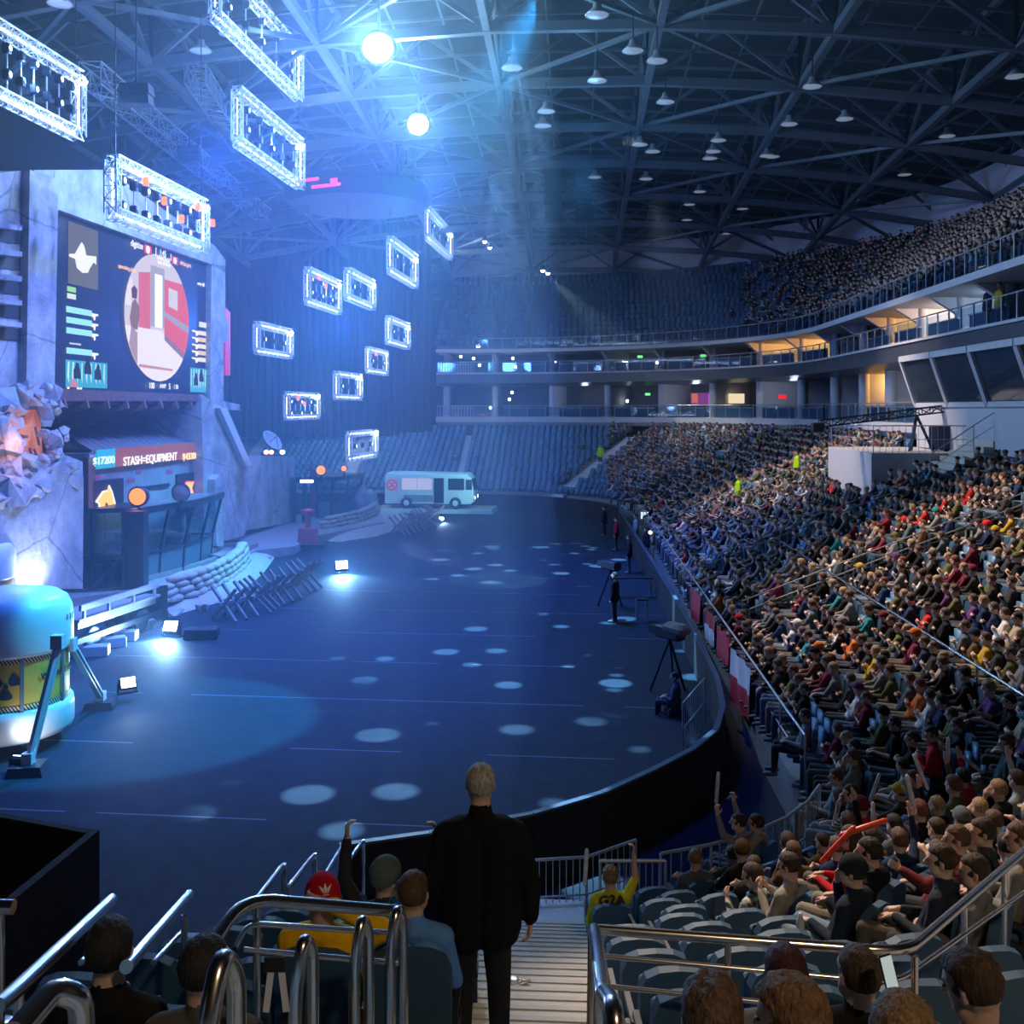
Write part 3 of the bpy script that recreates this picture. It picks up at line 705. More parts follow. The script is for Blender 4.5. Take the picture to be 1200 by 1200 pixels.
# map at top left
rect('map_picture', .015, .60, .175, .955, (.16, .17, .22), 1.0)
flat('map_picture', [(.02, .77), (.05, .78), (.075, .84), (.085, .86), (.10, .84), (.11, .79), (.165, .80), (.165, .75), (.15, .76), (.13, .72), (.12, .69), (.09, .68), (.06, .70), (.05, .75), (.02, .755)], (.9, .95, .9), 1.1)
rect('label_box', .01, .555, .055, .585, (.35, .8, .35), 1); rect('label_box', .01, .515, .055, .545, (.8, .9, .9), 1)
for v in (.435, .375, .315, .20):
    rect('player_bar', .005, v, .14, v+.035, (.35, .85, .95), 1.1)
    flat('weapon_icon', [(.14, v-.005), (.14, v+.02), (.175, v+.02), (.175, v+.008), (.16, v+.006), (.158, v-.02), (.15, v-.02), (.148, v)], (.9, .95, 1), 1.2)
rect('caption', .02, .255, .08, .265, (.6, .7, .8), 1)
# webcam pictures
def webcam(u0, v0, u1, v1):
    rect('webcam_picture', u0, v0, u1, v1, (.06, .45, .7), 1.0)
    rnd = random.Random(int(u0*100))
    for i in range(9):
        u = u0+(u1-u0)*(i+.3)/9.3; w = .004+rnd.random()*.007
        flat('webcam_picture', [(u, v0+.06), (u+w, v0+.02), (u+w*1.3, v1-.01), (u+w*.4, v1-.01)], (.5, .85, .95), 1.1)
    for i in range(3):
        u = u0+(u1-u0)*(.25+.25*i); v = v0+.05+.03*(i % 2)
        flat('webcam_picture', [(u-.018, v), (u+.022, v), (u+.018, v+.05), (u+.012, v+.065), (u+.01, v+.09), (u-.004, v+.095), (u-.009, v+.068), (u-.018, v+.05)], (.03, .04, .10), 1.0)
    flat('webcam_picture', [(u0+.02, v0), (u0+.06, v0), (u0+.055, v0+.03), (u0+.03, v0+.05)], (.7, .25, .35), 1)
webcam(.0, .01, .225, .165); webcam(.80, .01, .985, .19)
for u in (.01, .06, .075): rect('caption', u, -.005, u+.012, .012, (.9, .95, 1), 1.2)
for i in range(5):
    v = .24+.05*i; rect('player_bar', .875, v, .985, v+.032, (.8, .62, .35) if i % 2 else (.85, .8, .7), 1.1)
    flat('weapon_icon', [(.875, v), (.875, v+.025), (.82, v+.028), (.82, v+.016), (.85, v+.012), (.852, v-.012), (.862, v-.012)], (.95, .9, .85), 1.2)
rect('label_box', .88, .50, .955, .54, (.8, .85, .9), 1)
# scope view: circle with a corridor scene
ru, rv = .232, .43
cu_, cv_ = .56, .505
def circ(poly, n=40):
    """clip a polygon to the scope circle"""
    out = [Vector((a, b)) for a, b in poly]
    for k in range(n):
        a = 2*PI*k/n; nx, ny = math.cos(a), math.sin(a); res = []
        for i in range(len(out)):
            p, q = out[i], out[(i+1) % len(out)]
            dp = ((p.x-cu_)/ru)*nx+((p.y-cv_)/rv)*ny-1; dq = ((q.x-cu_)/ru)*nx+((q.y-cv_)/rv)*ny-1
            if dp <= 0: res.append(p)
            if (dp < 0) != (dq < 0) and abs(dp-dq) > 1e-9: res.append(p.lerp(q, dp/(dp-dq)))
        out = res
        if len(out) < 3: return []
    return [(p.x, p.y) for p in out]
def cflat(poly, col, s=1.0):
    q = circ(poly)
    if q: flat('game_picture', q, col, s)
cflat([(.2, 0), (.9, 0), (.9, 1), (.2, 1)], (.72, .66, .74))
cflat([(.2, 0), (.9, 0), (.9, .18), (.58, .42), (.2, .42)], (.95, .9, .95))
cflat([(.42, .42), (.50, .42), (.50, .80), (.42, .78)], (.75, .16, .18))
cflat([(.60, .38), (.9, .15), (.9, .78), (.60, .78)], (.80, .13, .13))
cflat([(.60, .78), (.9, .78), (.9, 1), (.60, 1)], (.70, .66, .70))
cflat([(.60, .52), (.9, .38), (.9, .44), (.60, .56)], (.42, .40, .45))
cflat([(.60, .36), (.9, .12), (.9, .18), (.60, .40)], (.3, .2, .25))
cflat([(.50, .44), (.60, .44), (.60, .85), (.50, .85)], (.42, .42, .48))
cflat([(.53, .44), (.585, .44), (.585, .80), (.53, .80)], (.90, .97, 1), 1.2)
cflat([(.63, .60), (.70, .58), (.70, .72), (.63, .73)], (.7, .7, .72))
cflat([(.33, .55), (.37, .55), (.38, .72), (.34, .74), (.325, .70)], (.9, .85, .88))
cflat([(.37, .40), (.41, .40), (.425, .50), (.42, .56), (.395, .60), (.375, .57), (.36, .47)], (.28, .17, .15))
cflat([(.375, .60), (.405, .60), (.41, .66), (.39, .685), (.37, .66)], (.12, .06, .06))
cflat([(.36, .12), (.41, .12), (.41, .38), (.37, .42), (.355, .30)], (.45, .32, .36))
cflat([(.42, .16), (.66, .15), (.66, .165), (.42, .18)], (.6, .3, .33))
# score line and captions
wt = emis('caption_white', (.9, .95, 1), 1.3)
def stext(s, u, v, size, m=wt, w=1.0):
    t = text('caption', s, size, m, sx(u, v, .42), SD, UPV, None, 0.004, 'CENTER', w); t.parent = scr; t.matrix_parent_inverse = Matrix.Translation(-SOF); return t
rect('team_badge', .455, .915, .505, .975, (.75, .05, .12), 1.2); rect('team_badge', .655, .905, .70, .96, (.75, .08, .2), 1.2)
for (u, v, r_) in ((.48, .945, .014), (.678, .932, .012)):
    flat('team_badge', [(u+r_*math.cos(a*PI/5), v+r_*1.9*math.sin(a*PI/5)) for a in range(10)], (1, .9, .9), 1.3)
stext('digitize', .40, .95, .42); stext('1', .53, .945, .55); stext('1:45', .58, .95, .42); stext('round 24/30', .585, .915, .28); stext('best of three', .59, .885, .26); stext('1', .64, .94, .5); stext('virtus.pro', .755, .93, .34, emis('caption_amber', (1, .6, .35), 1.2))
stext('entry kill', .885, .82, .25); stext('spectating player', .34, .78, .25, emis('caption_amber', (1, .6, .35), 1.2))
stext('100', .50, .04, .40); stext('AWP', .58, .04, .30); stext('5', .63, .04, .4); stext('/ 30', .68, .04, .3)
tag(scr, 'large LED screen showing a red corridor inside a round scope view', 'screen')
# light thrown by the screen
# sign above the entrance
sg = empty('marquee_sign', SA(fl+1, PB+.2, 5.0)); SGO = sg.location.copy()
zs0, zs1 = 4.55, 5.85
ftot = fr_-fl; a0 = fl+.35; a1 = fr_-.3
split = (SP(135, 540, PB+.2)-SO).dot(SD)
z_top0 = SP(104, 528, PB+.2).z; z_bot0 = SP(104, 551, PB+.2).z
zs1 = SP(104, 528, PB+.2).z; zs0 = SP(104, 551, PB+.2).z
mb = MB(); mb.prism([SA(a0, PB+.2, zs0), SA(split, PB+.2, zs0), SA(split, PB+.2, zs1), SA(a0, PB+.2, zs1)], -SN*.1); fpart(mb, 'teal_panel', mat('teal_led', (.02, .2, .25), .4, 0, .05, 1, 0, (.03, .34, .42), 1.0), sg, SGO)
mb = MB(); mb.prism([SA(split, PB+.2, zs0), SA(a1, PB+.2, zs0), SA(a1, PB+.2, zs1), SA(split, PB+.2, zs1)], -SN*.1); fpart(mb, 'brown_panel', mat('brown_led', (.12, .04, .03), .4, 0, .2, 1, 0, (.26, .07, .05), 1.0), sg, SGO)
def sgtext(s, x, y, hpx, m, w=1.0):
    p = SP(x, y, PB+.24); t = text('lettering', s, hpx/1200*p.y*1.35, m, p, SD, UPV, None, .01, 'CENTER', w); t.parent = sg; t.matrix_parent_inverse = Matrix.Translation(-SGO)
sgtext('$17200', 122, 540, 9, emis('cyan_letters', (.65, 1, 1), 1.6), 1.4); sgtext('STASH=EQUIPMENT', 178, 538, 10, wt, 1.15); sgtext('$43300', 223, 535, 8, emis('gold_letters', (1, .72, .3), 1.6), 1.3)
tag(sg, 'LED marquee reading $17200 STASH=EQUIPMENT $43300 above the stage entrance', 'sign')
# dark banner screens with shining emblems
def banner(x0, x1, y0, y1, lab, blob, col):
    r = empty('banner_screen', SP((x0+x1)/2, y1, PB+.1)); off = r.location.copy()
    mb = MB(); sprism(mb, [(x0, y1), (x1, y1-2), (x1, y0-4), (x0, y0)], PB+.12, .1); fpart(mb, 'panel', mat('banner_black', (.02, .02, .04), .4), r, off)
    mb = MB(); sprism(mb, [(a, b) for a, b in blob], PB+.2, .06); fpart(mb, 'emblem', emis('emblem_gold', (1, .5, .12), 1.6), r, off)
    mb = MB(); cx = sum(a for a, b in blob)/len(blob); cy = sum(b for a, b in blob)/len(blob)
    sprism(mb, [(cx+(a-cx)*1.22, cy+(b-cy)*1.16) for a, b in blob], PB+.18, .05); fpart(mb, 'emblem_edge', emis('emblem_'+col, (1, .95, .9), 1.2) if col == 'w' else emis('emblem_'+col, (.9, .1, .12), 1.2), r, off)
    tag(r, lab, 'screen')
banner(109, 145, 564, 660, 'tall dark banner with a golden horn-shaped emblem left of the entrance', [(115, 588), (122, 577), (127, 576), (128, 571), (131, 578), (134, 590), (133, 598), (129, 598), (128, 590), (124, 588), (122, 598), (119, 598), (118, 590)], 'w')
banner(208, 236, 556, 600, 'dark banner with a red and white crest emblem right of the entrance', [(215, 571), (220, 565), (227, 565), (225, 572), (228, 582), (217, 582), (219, 575)], 'r')
# a slot above the booth, and orange beacons
def beacon(px, py, Y, R, lab, glow=1.7, col=(1, .28, .03)):
    c = P(px, py, Y); r = empty('warning_lamp', c)
    mb = MB(); M = Matrix.Rotation(-PI/2, 4, 'X') @ Matrix.Rotation(0, 4, 'Z')
    F = Matrix.Rotation(math.radians(90), 4, 'X')
    mb.lathe([(R*1.15, -.3), (R*1.2, -.05), (R*1.15, 0), (R, .02)], (0, 0, 0), 18, 0, F); mb.lathe([(.01, -.35), (R*1.15, -.3)], (0, 0, 0), 18, 0, F); mb.box((0, .1, -R-.15), (.12, .12, .4)); mb.build('housing', m_dsteel, r)
    mb = MB(); mb.lathe([(R*.98, .0), (R*.8, .09), (R*.45, .15), (.01, .17)], (0, 0, 0), 18, 0, F); mb.build('amber_lens', emis('amber_lens', col, glow), r)
    tag(r, lab, 'lamp'); light('beacon_light', 'POINT', c+Vector((.2, -.5, 0)), 12, (1, .35, .05), None, .1)
beacon(161, 582, 42.5, .36, 'round amber warning lamp above the glass booth roof, middle of entrance')
beacon(376, 551, 57, .26, 'round amber warning lamp on the far booth, nearer the red post')
beacon(403, 549, 59, .16, 'small amber warning lamp at the right end of the far booth roof')
r = empty('searchlight', P(212, 577, 44)); mb = MB(); mb.lathe([(.01, -.4), (.3, -.35), (.42, 0), (.4, .03)], (0, 0, 0), 16, 0, Matrix.Rotation(PI/2, 4, 'X')); mb.box((0, 0, -.55), (.1, .1, .5)); mb.build('lamp_housing', m_dsteel, r)
mb = MB(); mb.lathe([(.38, -.02), (.01, .06)], (0, 0, 0), 16, 0, Matrix.Rotation(PI/2, 4, 'X')); mb.build('lens', mat('grey_lens', (.3, .3, .35), .1), r); tag(r, 'unlit dark searchlight on the booth roof in front of the crest banner', 'lamp')

# ---- stage deck, sand and kerbs (plan drawn from where things meet the floor)
def ground_poly(pts, z): return [Vector(((x-600)/1200*((CAMZ-z)*1200/(y-480)), (CAMZ-z)*1200/(y-480), z)) for x, y in pts]
mb = MB(); q = ground_poly([(60, 705), (150, 692), (185, 700), (300, 645), (345, 640), (370, 628), (450, 612), (450, 603), (330, 603), (60, 640), (-120, 680), (-150, 760), (40, 735)], .45); mb.prism([Vector((p.x, p.y, 0)) for p in q], (0, 0, .45))
tag(mb.build('stage_deck', mat('deck_grey', (.30, .29, .30), .85, 0, .25, 2, .2)), 'low grey-brown stage deck along the foot of the bunker set', 'stage')
def mound(name, loop, z, lab, seed=0):
    """a low heap of sand: contour loop lifted towards the middle"""
    q = ground_poly(loop, 0.0); c = sum(q, Vector())/len(q); n = len(q); rings = []
    for t, h in ((1.06, 0.01), (1, .12), (.9, .26), (.7, z*.8), (.4, z), (.1, z)):
        rings.append([c+(p-c)*t+Vector((0, 0, h+.06*noise.noise(p*.9+Vector((seed, 0, t*3)))) if h > .05 else Vector((0, 0, h))) for p in q])
    vs = [p for rg in rings for p in rg]; fs = []
    for k in range(len(rings)-1):
        for i in range(n): fs.append((k*n+i, k*n+(i+1) % n, (k+1)*n+(i+1) % n, (k+1)*n+i))
    fs.append(tuple(range(len(vs)-n, len(vs))))
    mb = MB(); mb.add(vs, fs, 0, True); return tag(mb.build(name, m_sand), lab, 'sand heap', kind='stuff')
mound('sand_heap', [(180, 712), (215, 716), (250, 706), (285, 690), (305, 672), (318, 655), (306, 646), (280, 642), (240, 652), (205, 668), (180, 682), (160, 694), (165, 704)], .5, 'pale sand banked in front of the near sandbag wall', 1)
mound('sand_heap', [(365, 632), (400, 634), (440, 628), (470, 618), (478, 606), (455, 598), (420, 600), (385, 610), (360, 622)], .5, 'pale sand banked in front of the far sandbag wall', 2)
mb = MB()
for a, b in (((138, 688), (235, 663)), ((235, 663), (300, 640))):
    p = ground_poly([a, b], .5); mb.beam(p[0], p[1], .25, .35)
p = ground_poly([(262, 655), (292, 640), (262, 638), (240, 650)], .62)
for i in range(4): mb.beam(p[i], p[(i+1) % 4], .12, .2)
tag(mb.build('timber_edging', m_wood), 'weathered timber edging round the sand by the glass booth', 'edging')

# ---- sandbags
def bag_mesh():
    mb = MB(); n = 12; k = 8; vs = []; fs = []
    for i in range(k+1):
        x = -1+2*i/k; w = (1-abs(x)**3.2)**.5 if abs(x) < 1 else 0
        w = max(w, .28)
        for q in range(n):
            a = 2*PI*q/n; ca, sa = math.cos(a), math.sin(a)
            y = math.copysign(abs(ca)**.7, ca)*.19*w; z = math.copysign(abs(sa)**.8, sa)*.105*w*(1+.12*noise.noise(Vector((x*2, a, 3))))
            vs.append((x*.33, y, z+.11))
    for i in range(k):
        for q in range(n): fs.append((i*n+q, (i+1)*n+q, (i+1)*n+(q+1) % n, i*n+(q+1) % n))
    fs += [tuple(range(n)), tuple(range(k*n+n-1, k*n-1, -1))]
    mb.add(vs, fs, 0, True); return mb
bag0 = bag_mesh().build('sandbag', mat('burlap', (.50, .46, .38), .95, 0, .25, 9, .4))
used_bag = [False]
CW = ['bottom', 'second', 'third', 'fourth', 'top']
def bagwall(ctrl, z0, courses, where):
    pts = ground_poly(ctrl, z0); L = [0]
    for i in range(1, len(pts)): L.append(L[-1]+(pts[i]-pts[i-1]).length)
    def at(s):
        for i in range(1, len(pts)):
            if s <= L[i] or i == len(pts)-1:
                t = (s-L[i-1])/(L[i]-L[i-1]); return pts[i-1].lerp(pts[i], t), (pts[i]-pts[i-1])
    for k in range(courses):
        s = .4+.42*(k % 2)+.25*k
        while s < L[-1]-.2*k:
            p, d = at(s); n = Vector((d.y, -d.x, 0)).normalized()
            p = p-n*(.06*k)+n*random.uniform(-.03, .03)
            if used_bag[0]: b = bag0.copy(); COL.objects.link(b)
            else: b = bag0; used_bag[0] = True
            b.location = (p.x, p.y, z0+.235*k); b.rotation_euler = (random.uniform(-.08, .08), random.uniform(-.06, .06), math.atan2(d.y, d.x)+random.uniform(-.12, .12))
            b.scale = (random.uniform(1.25, 1.42), random.uniform(1.2, 1.45), random.uniform(1.28, 1.45))
            tag(b, 'stuffed burlap sandbag in the %s course of the curved wall %s' % (CW[k] if k < courses-1 else 'top', where), 'sandbag', 'sandbags, %s course, wall %s' % (CW[k] if k < courses-1 else 'top', where))
            s += .84
bagwall([(178, 712), (200, 706), (226, 700), (250, 690), (270, 679), (285, 666), (290, 655)], .25, 4, 'by the near glass booth')
bagwall([(366, 626), (385, 624), (405, 620), (425, 615), (440, 608), (443, 600)], .25, 4, 'by the far booth')

# ---- near glass booth
def booth(name, front, z0, h, tilt, lab, back=2.2, m_glass=None, green=False):
    pts = ground_poly(front, z0); pts = [Vector((p.x, p.y, z0)) for p in pts]
    r = empty(name, pts[0]); off = r.location.copy(); n = len(pts)
    outs = []
    for i, p in enumerate(pts):
        d = (pts[min(i+1, n-1)]-pts[max(i-1, 0)]).normalized(); outs.append(Vector((d.y, -d.x, 0)))
    w0 = 1.15; top = [p+o*tilt+Vector((0, 0, h)) for p, o in zip(pts, outs)]; mid = [p+o*(tilt*.15)+Vector((0, 0, w0)) for p, o in zip(pts, outs)]
    mb = MB()
    for i in range(n-1): mb.prism([pts[i], pts[i+1], mid[i+1], mid[i]], -outs[i]*.12)
    fpart(mb, 'lower_wall', mat('booth_panel', (.10, .16, .20), .5, 0, .2, 1), r, off)
    for i in range(n-1):
        mb = MB(); mb.add([mid[i], mid[i+1], top[i+1], top[i]], [(0, 1, 2, 3)]); fpart(mb, 'glass_pane', m_glass or glass('booth_glass', (.35, .5, .6), .10), r, off)
    for i in range(n):
        mb = MB(); mb.beam(pts[i], mid[i], .1); mb.beam(mid[i], top[i], .12); fpart(mb, 'mullion', m_dsteel, r, off)
    mb = MB()
    for i in range(n-1): mb.beam(top[i], top[i+1], .22, .28); mb.beam(mid[i], mid[i+1], .1)
    fpart(mb, 'frame_rail', m_dsteel, r, off)
    bk_ = [p-o*back+Vector((0, 0, h)) for p, o in zip(pts, outs)]
    mb = MB()
    for i in range(n-1):
        for j in range(5):
            t0 = j/5; t1 = (j+.8)/5
            mb.prism([top[i].lerp(bk_[i], t0), top[i+1].lerp(bk_[i+1], t0), top[i+1].lerp(bk_[i+1], t1), top[i].lerp(bk_[i], t1)], (0, 0, .08))
    fpart(mb, 'slatted_roof', m_plank, r, off)
    for i in (0, n-1):
        q = bk_[i]-Vector((0, 0, h)); mb = MB(); mb.beam(q, bk_[i], .12); mb.beam(bk_[i], top[i], .12); mb.beam(q+Vector((0, 0, w0)), mid[i], .08)
        fpart(mb, 'corner_post', m_dsteel, r, off)
    tag(r, lab, 'booth'); return r, pts, outs, top
BB = booth('glass_booth', [(150, 686), (186, 676), (214, 669), (234, 661), (247, 653)], .5, 3.05, .55, 'near players\' booth of dark frames and outward-leaning glass before the entrance', 1.1)
booth('glass_booth', [(372, 607), (388, 607), (404, 604), (421, 598)], .5, 2.6, .3, 'far players\' booth with green tinted glass beside the dark red post', 2.0, glass('green_glass', (.15, .45, .4), .1))
# side cage of the near booth
r = empty('glass_cage', PZ(88, 694, .5)); off = r.location.copy()
q = [PZ(86, 693, .5), PZ(145, 690, .5)]; d = q[1]-q[0]; H = Vector((0, 0, 3.15)); bk2 = Vector((-.3, 2.6, 0))
mb = MB()
for p in (q[0], q[0]+d*.36, q[1], q[0]+bk2, q[1]+bk2): mb.beam(p, p+H, .11)
for z in (.05, 1.35, 3.15):
    v = Vector((0, 0, z)); mb.beam(q[0]+v, q[1]+v, .1 if z < 3 else .16); mb.beam(q[0]+v, q[0]+bk2+v, .1)
mb.beam(q[0]+d*.95+Vector((0, -.05, 1.3)), q[0]+d*.35+Vector((0, -.05, .05)), .09); fpart(mb, 'frame', m_dsteel, r, off)
mb = MB(); mb.add([q[0], q[1], q[1]+H, q[0]+H], [(0, 1, 2, 3)]); fpart(mb, 'glass_pane', glass('booth_glass'), r, off)
mb = MB(); mb.box(q[1]+d*.12+Vector((.1, .3, 1.55)), (.9, .6, 3.1)); fpart(mb, 'dark_column', m_dsteel, r, off)
mb = MB(); mb.prism([q[0]+H, q[1]+H, q[1]+bk2+H, q[0]+bk2+H], (0, 0, .1)); fpart(mb, 'roof_panel', m_dsteel, r, off)
tag(r, 'narrow glass cage with a diagonal brace at the left end of the near booth', 'booth')
# desks and monitors inside the near booth
for i, (t, lab) in enumerate([(.12, 'grey desk behind the first glass pane of the near booth'), (.5, 'grey desk behind the middle glass panes of the near booth'), (.85, 'grey desk behind the last glass pane of the near booth')]):
    pts, outs = BB[1], BB[2]; k = min(int(t*4), 3); p = pts[k].lerp(pts[k+1], t*4-k)-outs[k]*.7; dd = (pts[k+1]-pts[k]); a = math.atan2(dd.y, dd.x)
    r = empty('player_desk', p, a); mb = MB(); mb.box((0, 0, 1.0), (1.3, .6, .06)); mb.build('desk_top', mat('desk_grey', (.4, .42, .45)), r)
    mb = MB(); mb.box((-.6, 0, .5), (.06, .5, 1.0)); mb.box((.6, 0, .5), (.06, .5, 1.0)); mb.build('desk_leg', m_dsteel, r)
    tag(r, lab, 'desk')
    mb = MB(); mb.rbox((0, 0, .32), (.6, .05, .36), .01); mb.box((0, .06, .12), (.06, .05, .2)); mb.box((0, .06, .015), (.25, .2, .03))
    o = mb.build('monitor', m_dsteel, None, p+Vector((0, 0, 1.03)), a+.15); tag(o, ['dark monitor on the desk behind the first pane of the near booth', 'dark monitor on the desk behind the middle panes of the near booth', 'dark monitor on the desk behind the last pane of the near booth'][i], 'monitor')
light('booth_light', 'POINT', BB[1][2]-BB[2][2]*.5+Vector((0, 0, 2.6)), 30, (.4, .8, 1), None, .1)

# ---- dark red post, red pump, posts of the far entrance
mb = MB(); p = PZ(368, 604, .5); mb.box((p.x, p.y, 2.0), (.45, .45, 3.1)); mb.box((p.x, p.y, 3.6), (.55, .55, .12)); tag(mb.build('red_post', mat('dark_red', (.30, .03, .05), .5)), 'square dark red post between the far wall and the far booth', 'post')
mb = MB(); p = P(370, 564, 57); mb.box(p-Vector((.5, 0, 0)), (.7, .15, .16)); tag(mb.build('strip_lamp', emis('white_tube', (.8, .9, 1), 5)), 'short white tube lamp on top of the dark red post', 'lamp')
p = PZ(361, 638, .3); r = empty('red_hand_pump', p); mb = MB(); mb.box((0, 0, .45), (1.0, .8, .9), taper=.92); mb.build('pump_base', mat('pump_red', (.45, .02, .08), .45), r)
mb = MB(); mb.box((0, 0, .0), (2.0, 1.4, .12)); mb.build('base_plate', m_dsteel, r)
mb = MB(); mb.lathe([(.16, .9), (.14, 1.5), (.22, 1.55), (.34, 1.75), (.36, 1.9), (.2, 1.95), (.01, 1.97)], n=14); mb.build('pump_head', mat('pump_red', (.45, .02, .08)), r); tag(r, 'dark red detonator-like pump on a flat plate by the sand', 'pump')
for x, lab in ((344, 'thin dark post left of the far entrance'), (357, 'thin dark post beside the red post at the far entrance')):
    mb = MB(); p = PZ(x, 612, .5); mb.box((p.x, p.y, 1.9), (.3, .3, 2.8)); mb.box((p.x+.5, p.y+.3, 3.2), (1.4, .3, .3)); tag(mb.build('entrance_post', m_dsteel), lab, 'post')
# satellite dish on the low wing
r = empty('satellite_dish', P(316, 534, 56)); r.scale = (.62, .62, .62); mb = MB(); M = Matrix.Translation((0, 0, 1.15)) @ Matrix.Rotation(math.radians(50), 4, 'Y') @ Matrix.Rotation(math.radians(20), 4, 'X')
mb.lathe([(.01, 0), (.45, .06), (.85, .22), (1.05, .38), (1.02, .42), (.82, .26), (.4, .1), (.01, .04)], n=20, M=M); mb.build('dish', mat('dish_grey', (.35, .36, .4)), r)
mb = MB(); mb.beam((0, 0, 0), (0, 0, 1.1), .12); mb.beam((-.8, 0, .05), (.9, 0, .05), .08); mb.beam((0, 0, .5), (.9, 0, .6), .06); mb.beam(M @ Vector((0, 0, 0)), M @ Vector((0, 0, .9)), .05); mb.beam(M @ Vector((.9, 0, .3)), M @ Vector((0, 0, .9)), .04); mb.build('mount', m_dsteel, r)
tag(r, 'tilted satellite dish standing on the low wing right of the bunker', 'dish')
for i, (x, lab) in enumerate(((312, 'small orange lamp left under the dish'), (318, 'small orange lamp middle under the dish'), (331, 'small white lamp right under the dish'))):
    p = P(x, 532, 56); mb = MB(); mb.ell((0, 0, .1), (.14, .14, .12)); o = mb.build('dish_lamp', emis('small_orange' if i < 2 else 'small_white', (1, .35, .15) if i < 2 else (.9, .95, 1), 6), None, p); tag(o, lab, 'lamp')
# chair-like prop and boxes at the wall foot
def flood(px, py, z, lab, energy, target, col=(.45, .7, 1), s=.45, on=True, glow=14):
    p = PZ(px, py, z); d = Vector(target)-p; rz = math.atan2(d.y, d.x)-PI/2; r = empty('floor_flood_light', p, rz)
    mb = MB(); T = Matrix.Translation((0, 0, s*.6)) @ Matrix.Rotation(math.radians(25), 4, 'X'); mb.rbox((0, 0, 0), (s, s*.45, s*.75), .03, 0, 0, T); mb.build('housing', m_dsteel, r)
    mb = MB(); mb.box((-s*.56, 0, s*.3), (.03, .06, s*.7)); mb.box((s*.56, 0, s*.3), (.03, .06, s*.7)); mb.box((0, 0, .02), (s*1.2, s*.5, .04)); mb.build('yoke', m_dsteel, r)
    mb = MB(); mb.box((0, s*.24, 0), (s*.85, .02, s*.6), 0, 0, T); mb.build('lit_lens', emis('flood_lens_%d' % glow, (.75, .9, 1), glow), r)
    tag(r, lab, 'floodlight')
    if on: light('flood_glow', 'POINT', p+Vector((0, 0, s*.8))+d.normalized()*s*.4, energy*.12, col, None, .1)
    if on: light('flood_beam', 'SPOT', p+Vector((0, 0, s*.7))+d.normalized()*s*.5, energy, col, target, .12, 110, .8)
flood(202, 746, 0, 'bright floor floodlight between the flatcar and the barricade', 2500, (-14, 24, -3), (.3, .6, 1), .55, True, 40)
flood(400, 672, 0, 'brightest floor floodlight at the right end of the near barricade', 3000, (-3, 34, -5), (.2, .5, 1), .6, True, 60)
flood(149, 812, 0.25, 'white floor light standing right of the barrel tank strut', 120, (-5, 20, 3), (.6, .8, 1), .42, True, 12)
flood(50, 735, .45, 'white-faced floor light at the foot of the left bunker wall', 1100, (-16.4, 34.5, 3.4), (.55, .65, 1), .6, True, 6)
flood(252, 622, .5, 'floor light shining up the bunker wall right of the booth', 2600, (-16.5, 55.5, 5.5), (.45, .6, 1), .6, True, 20)
flood(321, 612, .5, 'floor light shining up the low wing wall', 1100, (-14.5, 61, 4), (.35, .6, 1), .5, True, 20)
flood(22, 905, 0, 'white-lit lamp at the foot of the barrel tank front strut', 60, (-10, 25, 2.2), (.7, .8, 1), .35, True, 10)
flood(517, 612, 0, 'small white light at the end of the far barricade', 500, (-2, 50, -3), (.4, .7, 1), .35, True, 20)
# flat propped crates and dark equipment at the left wall
def crate(px, py, z, d, rz, lab, m):
    p = PZ(px, py, z); mb = MB(); mb.rbox((0, 0, d[2]/2), d, .03); mb.box((0, 0, d[2]*.5), (d[0]*1.02, d[1]*1.02, .05)); mb.box((-d[0]*.35, 0, d[2]/2), (.06, d[1]*1.03, d[2]*1.01)); mb.box((d[0]*.35, 0, d[2]/2), (.06, d[1]*1.03, d[2]*1.01))
    tag(mb.build('equipment_crate', m, None, p, rz), lab, 'crate')
crate(236, 748, 0, (1.1, .6, .35), .1, 'low dark crate on the floor just right of the bright floodlight', m_dsteel)
crate(252, 612, .5, (.9, .6, 1.3), .1, 'pale upright box at the foot of the buttress', mat('pale_box', (.6, .6, .62)))
crate(383, 608, .3, (.6, .6, .6), .4, 'dark barrel-shaped case beside the red pump', m_dsteel)

# ---- flatcar / rail cart beside the tank
p = PZ(120, 752, 0); r = empty('rail_cart', p, math.radians(78)); mb = MB()
mb.box((0, .55, 1.0), (4.4, .16, .22)); mb.box((0, -.55, 1.0), (4.4, .16, .22)); mb.box((0, 0, 1.16), (4.6, 1.5, .08)); mb.build('cart_bed', mat('cart_grey', (.4, .42, .45), .5, .3), r)
mb = MB(); mb.beam((-2.2, -.7, 1.55), (2.2, -.7, 1.55), .1, .18); [mb.beam((x, -.7, 1.2), (x, -.7, 1.5), .08) for x in (-2, -.7, .7, 2)]; mb.build('side_rail', mat('cart_grey', (.4, .42, .45)), r)
for x in (-1.4, 1.4):
    for y in (-.55, .55):
        mb = MB(); mb.lathe([(.02, -.05), (.4, -.05), (.42, .05), (.34, .08), (.02, .05)], (0, 0, 0), 18, 0, Matrix.Translation((x, y, .45)) @ Matrix.Rotation(PI/2, 4, 'X')); mb.build('wheel', m_dsteel, r)
mb = MB(); mb.beam((-2.4, -.7, .55), (2.4, -.7, .55), .12, .18); mb.beam((-2.6, -.5, .08), (2.8, -.5, .08), .12, .16); mb.beam((-2.6, .5, .08), (2.8, .5, .08), .12, .16); mb.build('rail_beam', m_dsteel, r)
tag(r, 'grey steel rail cart on a track behind the barrel tank', 'cart')
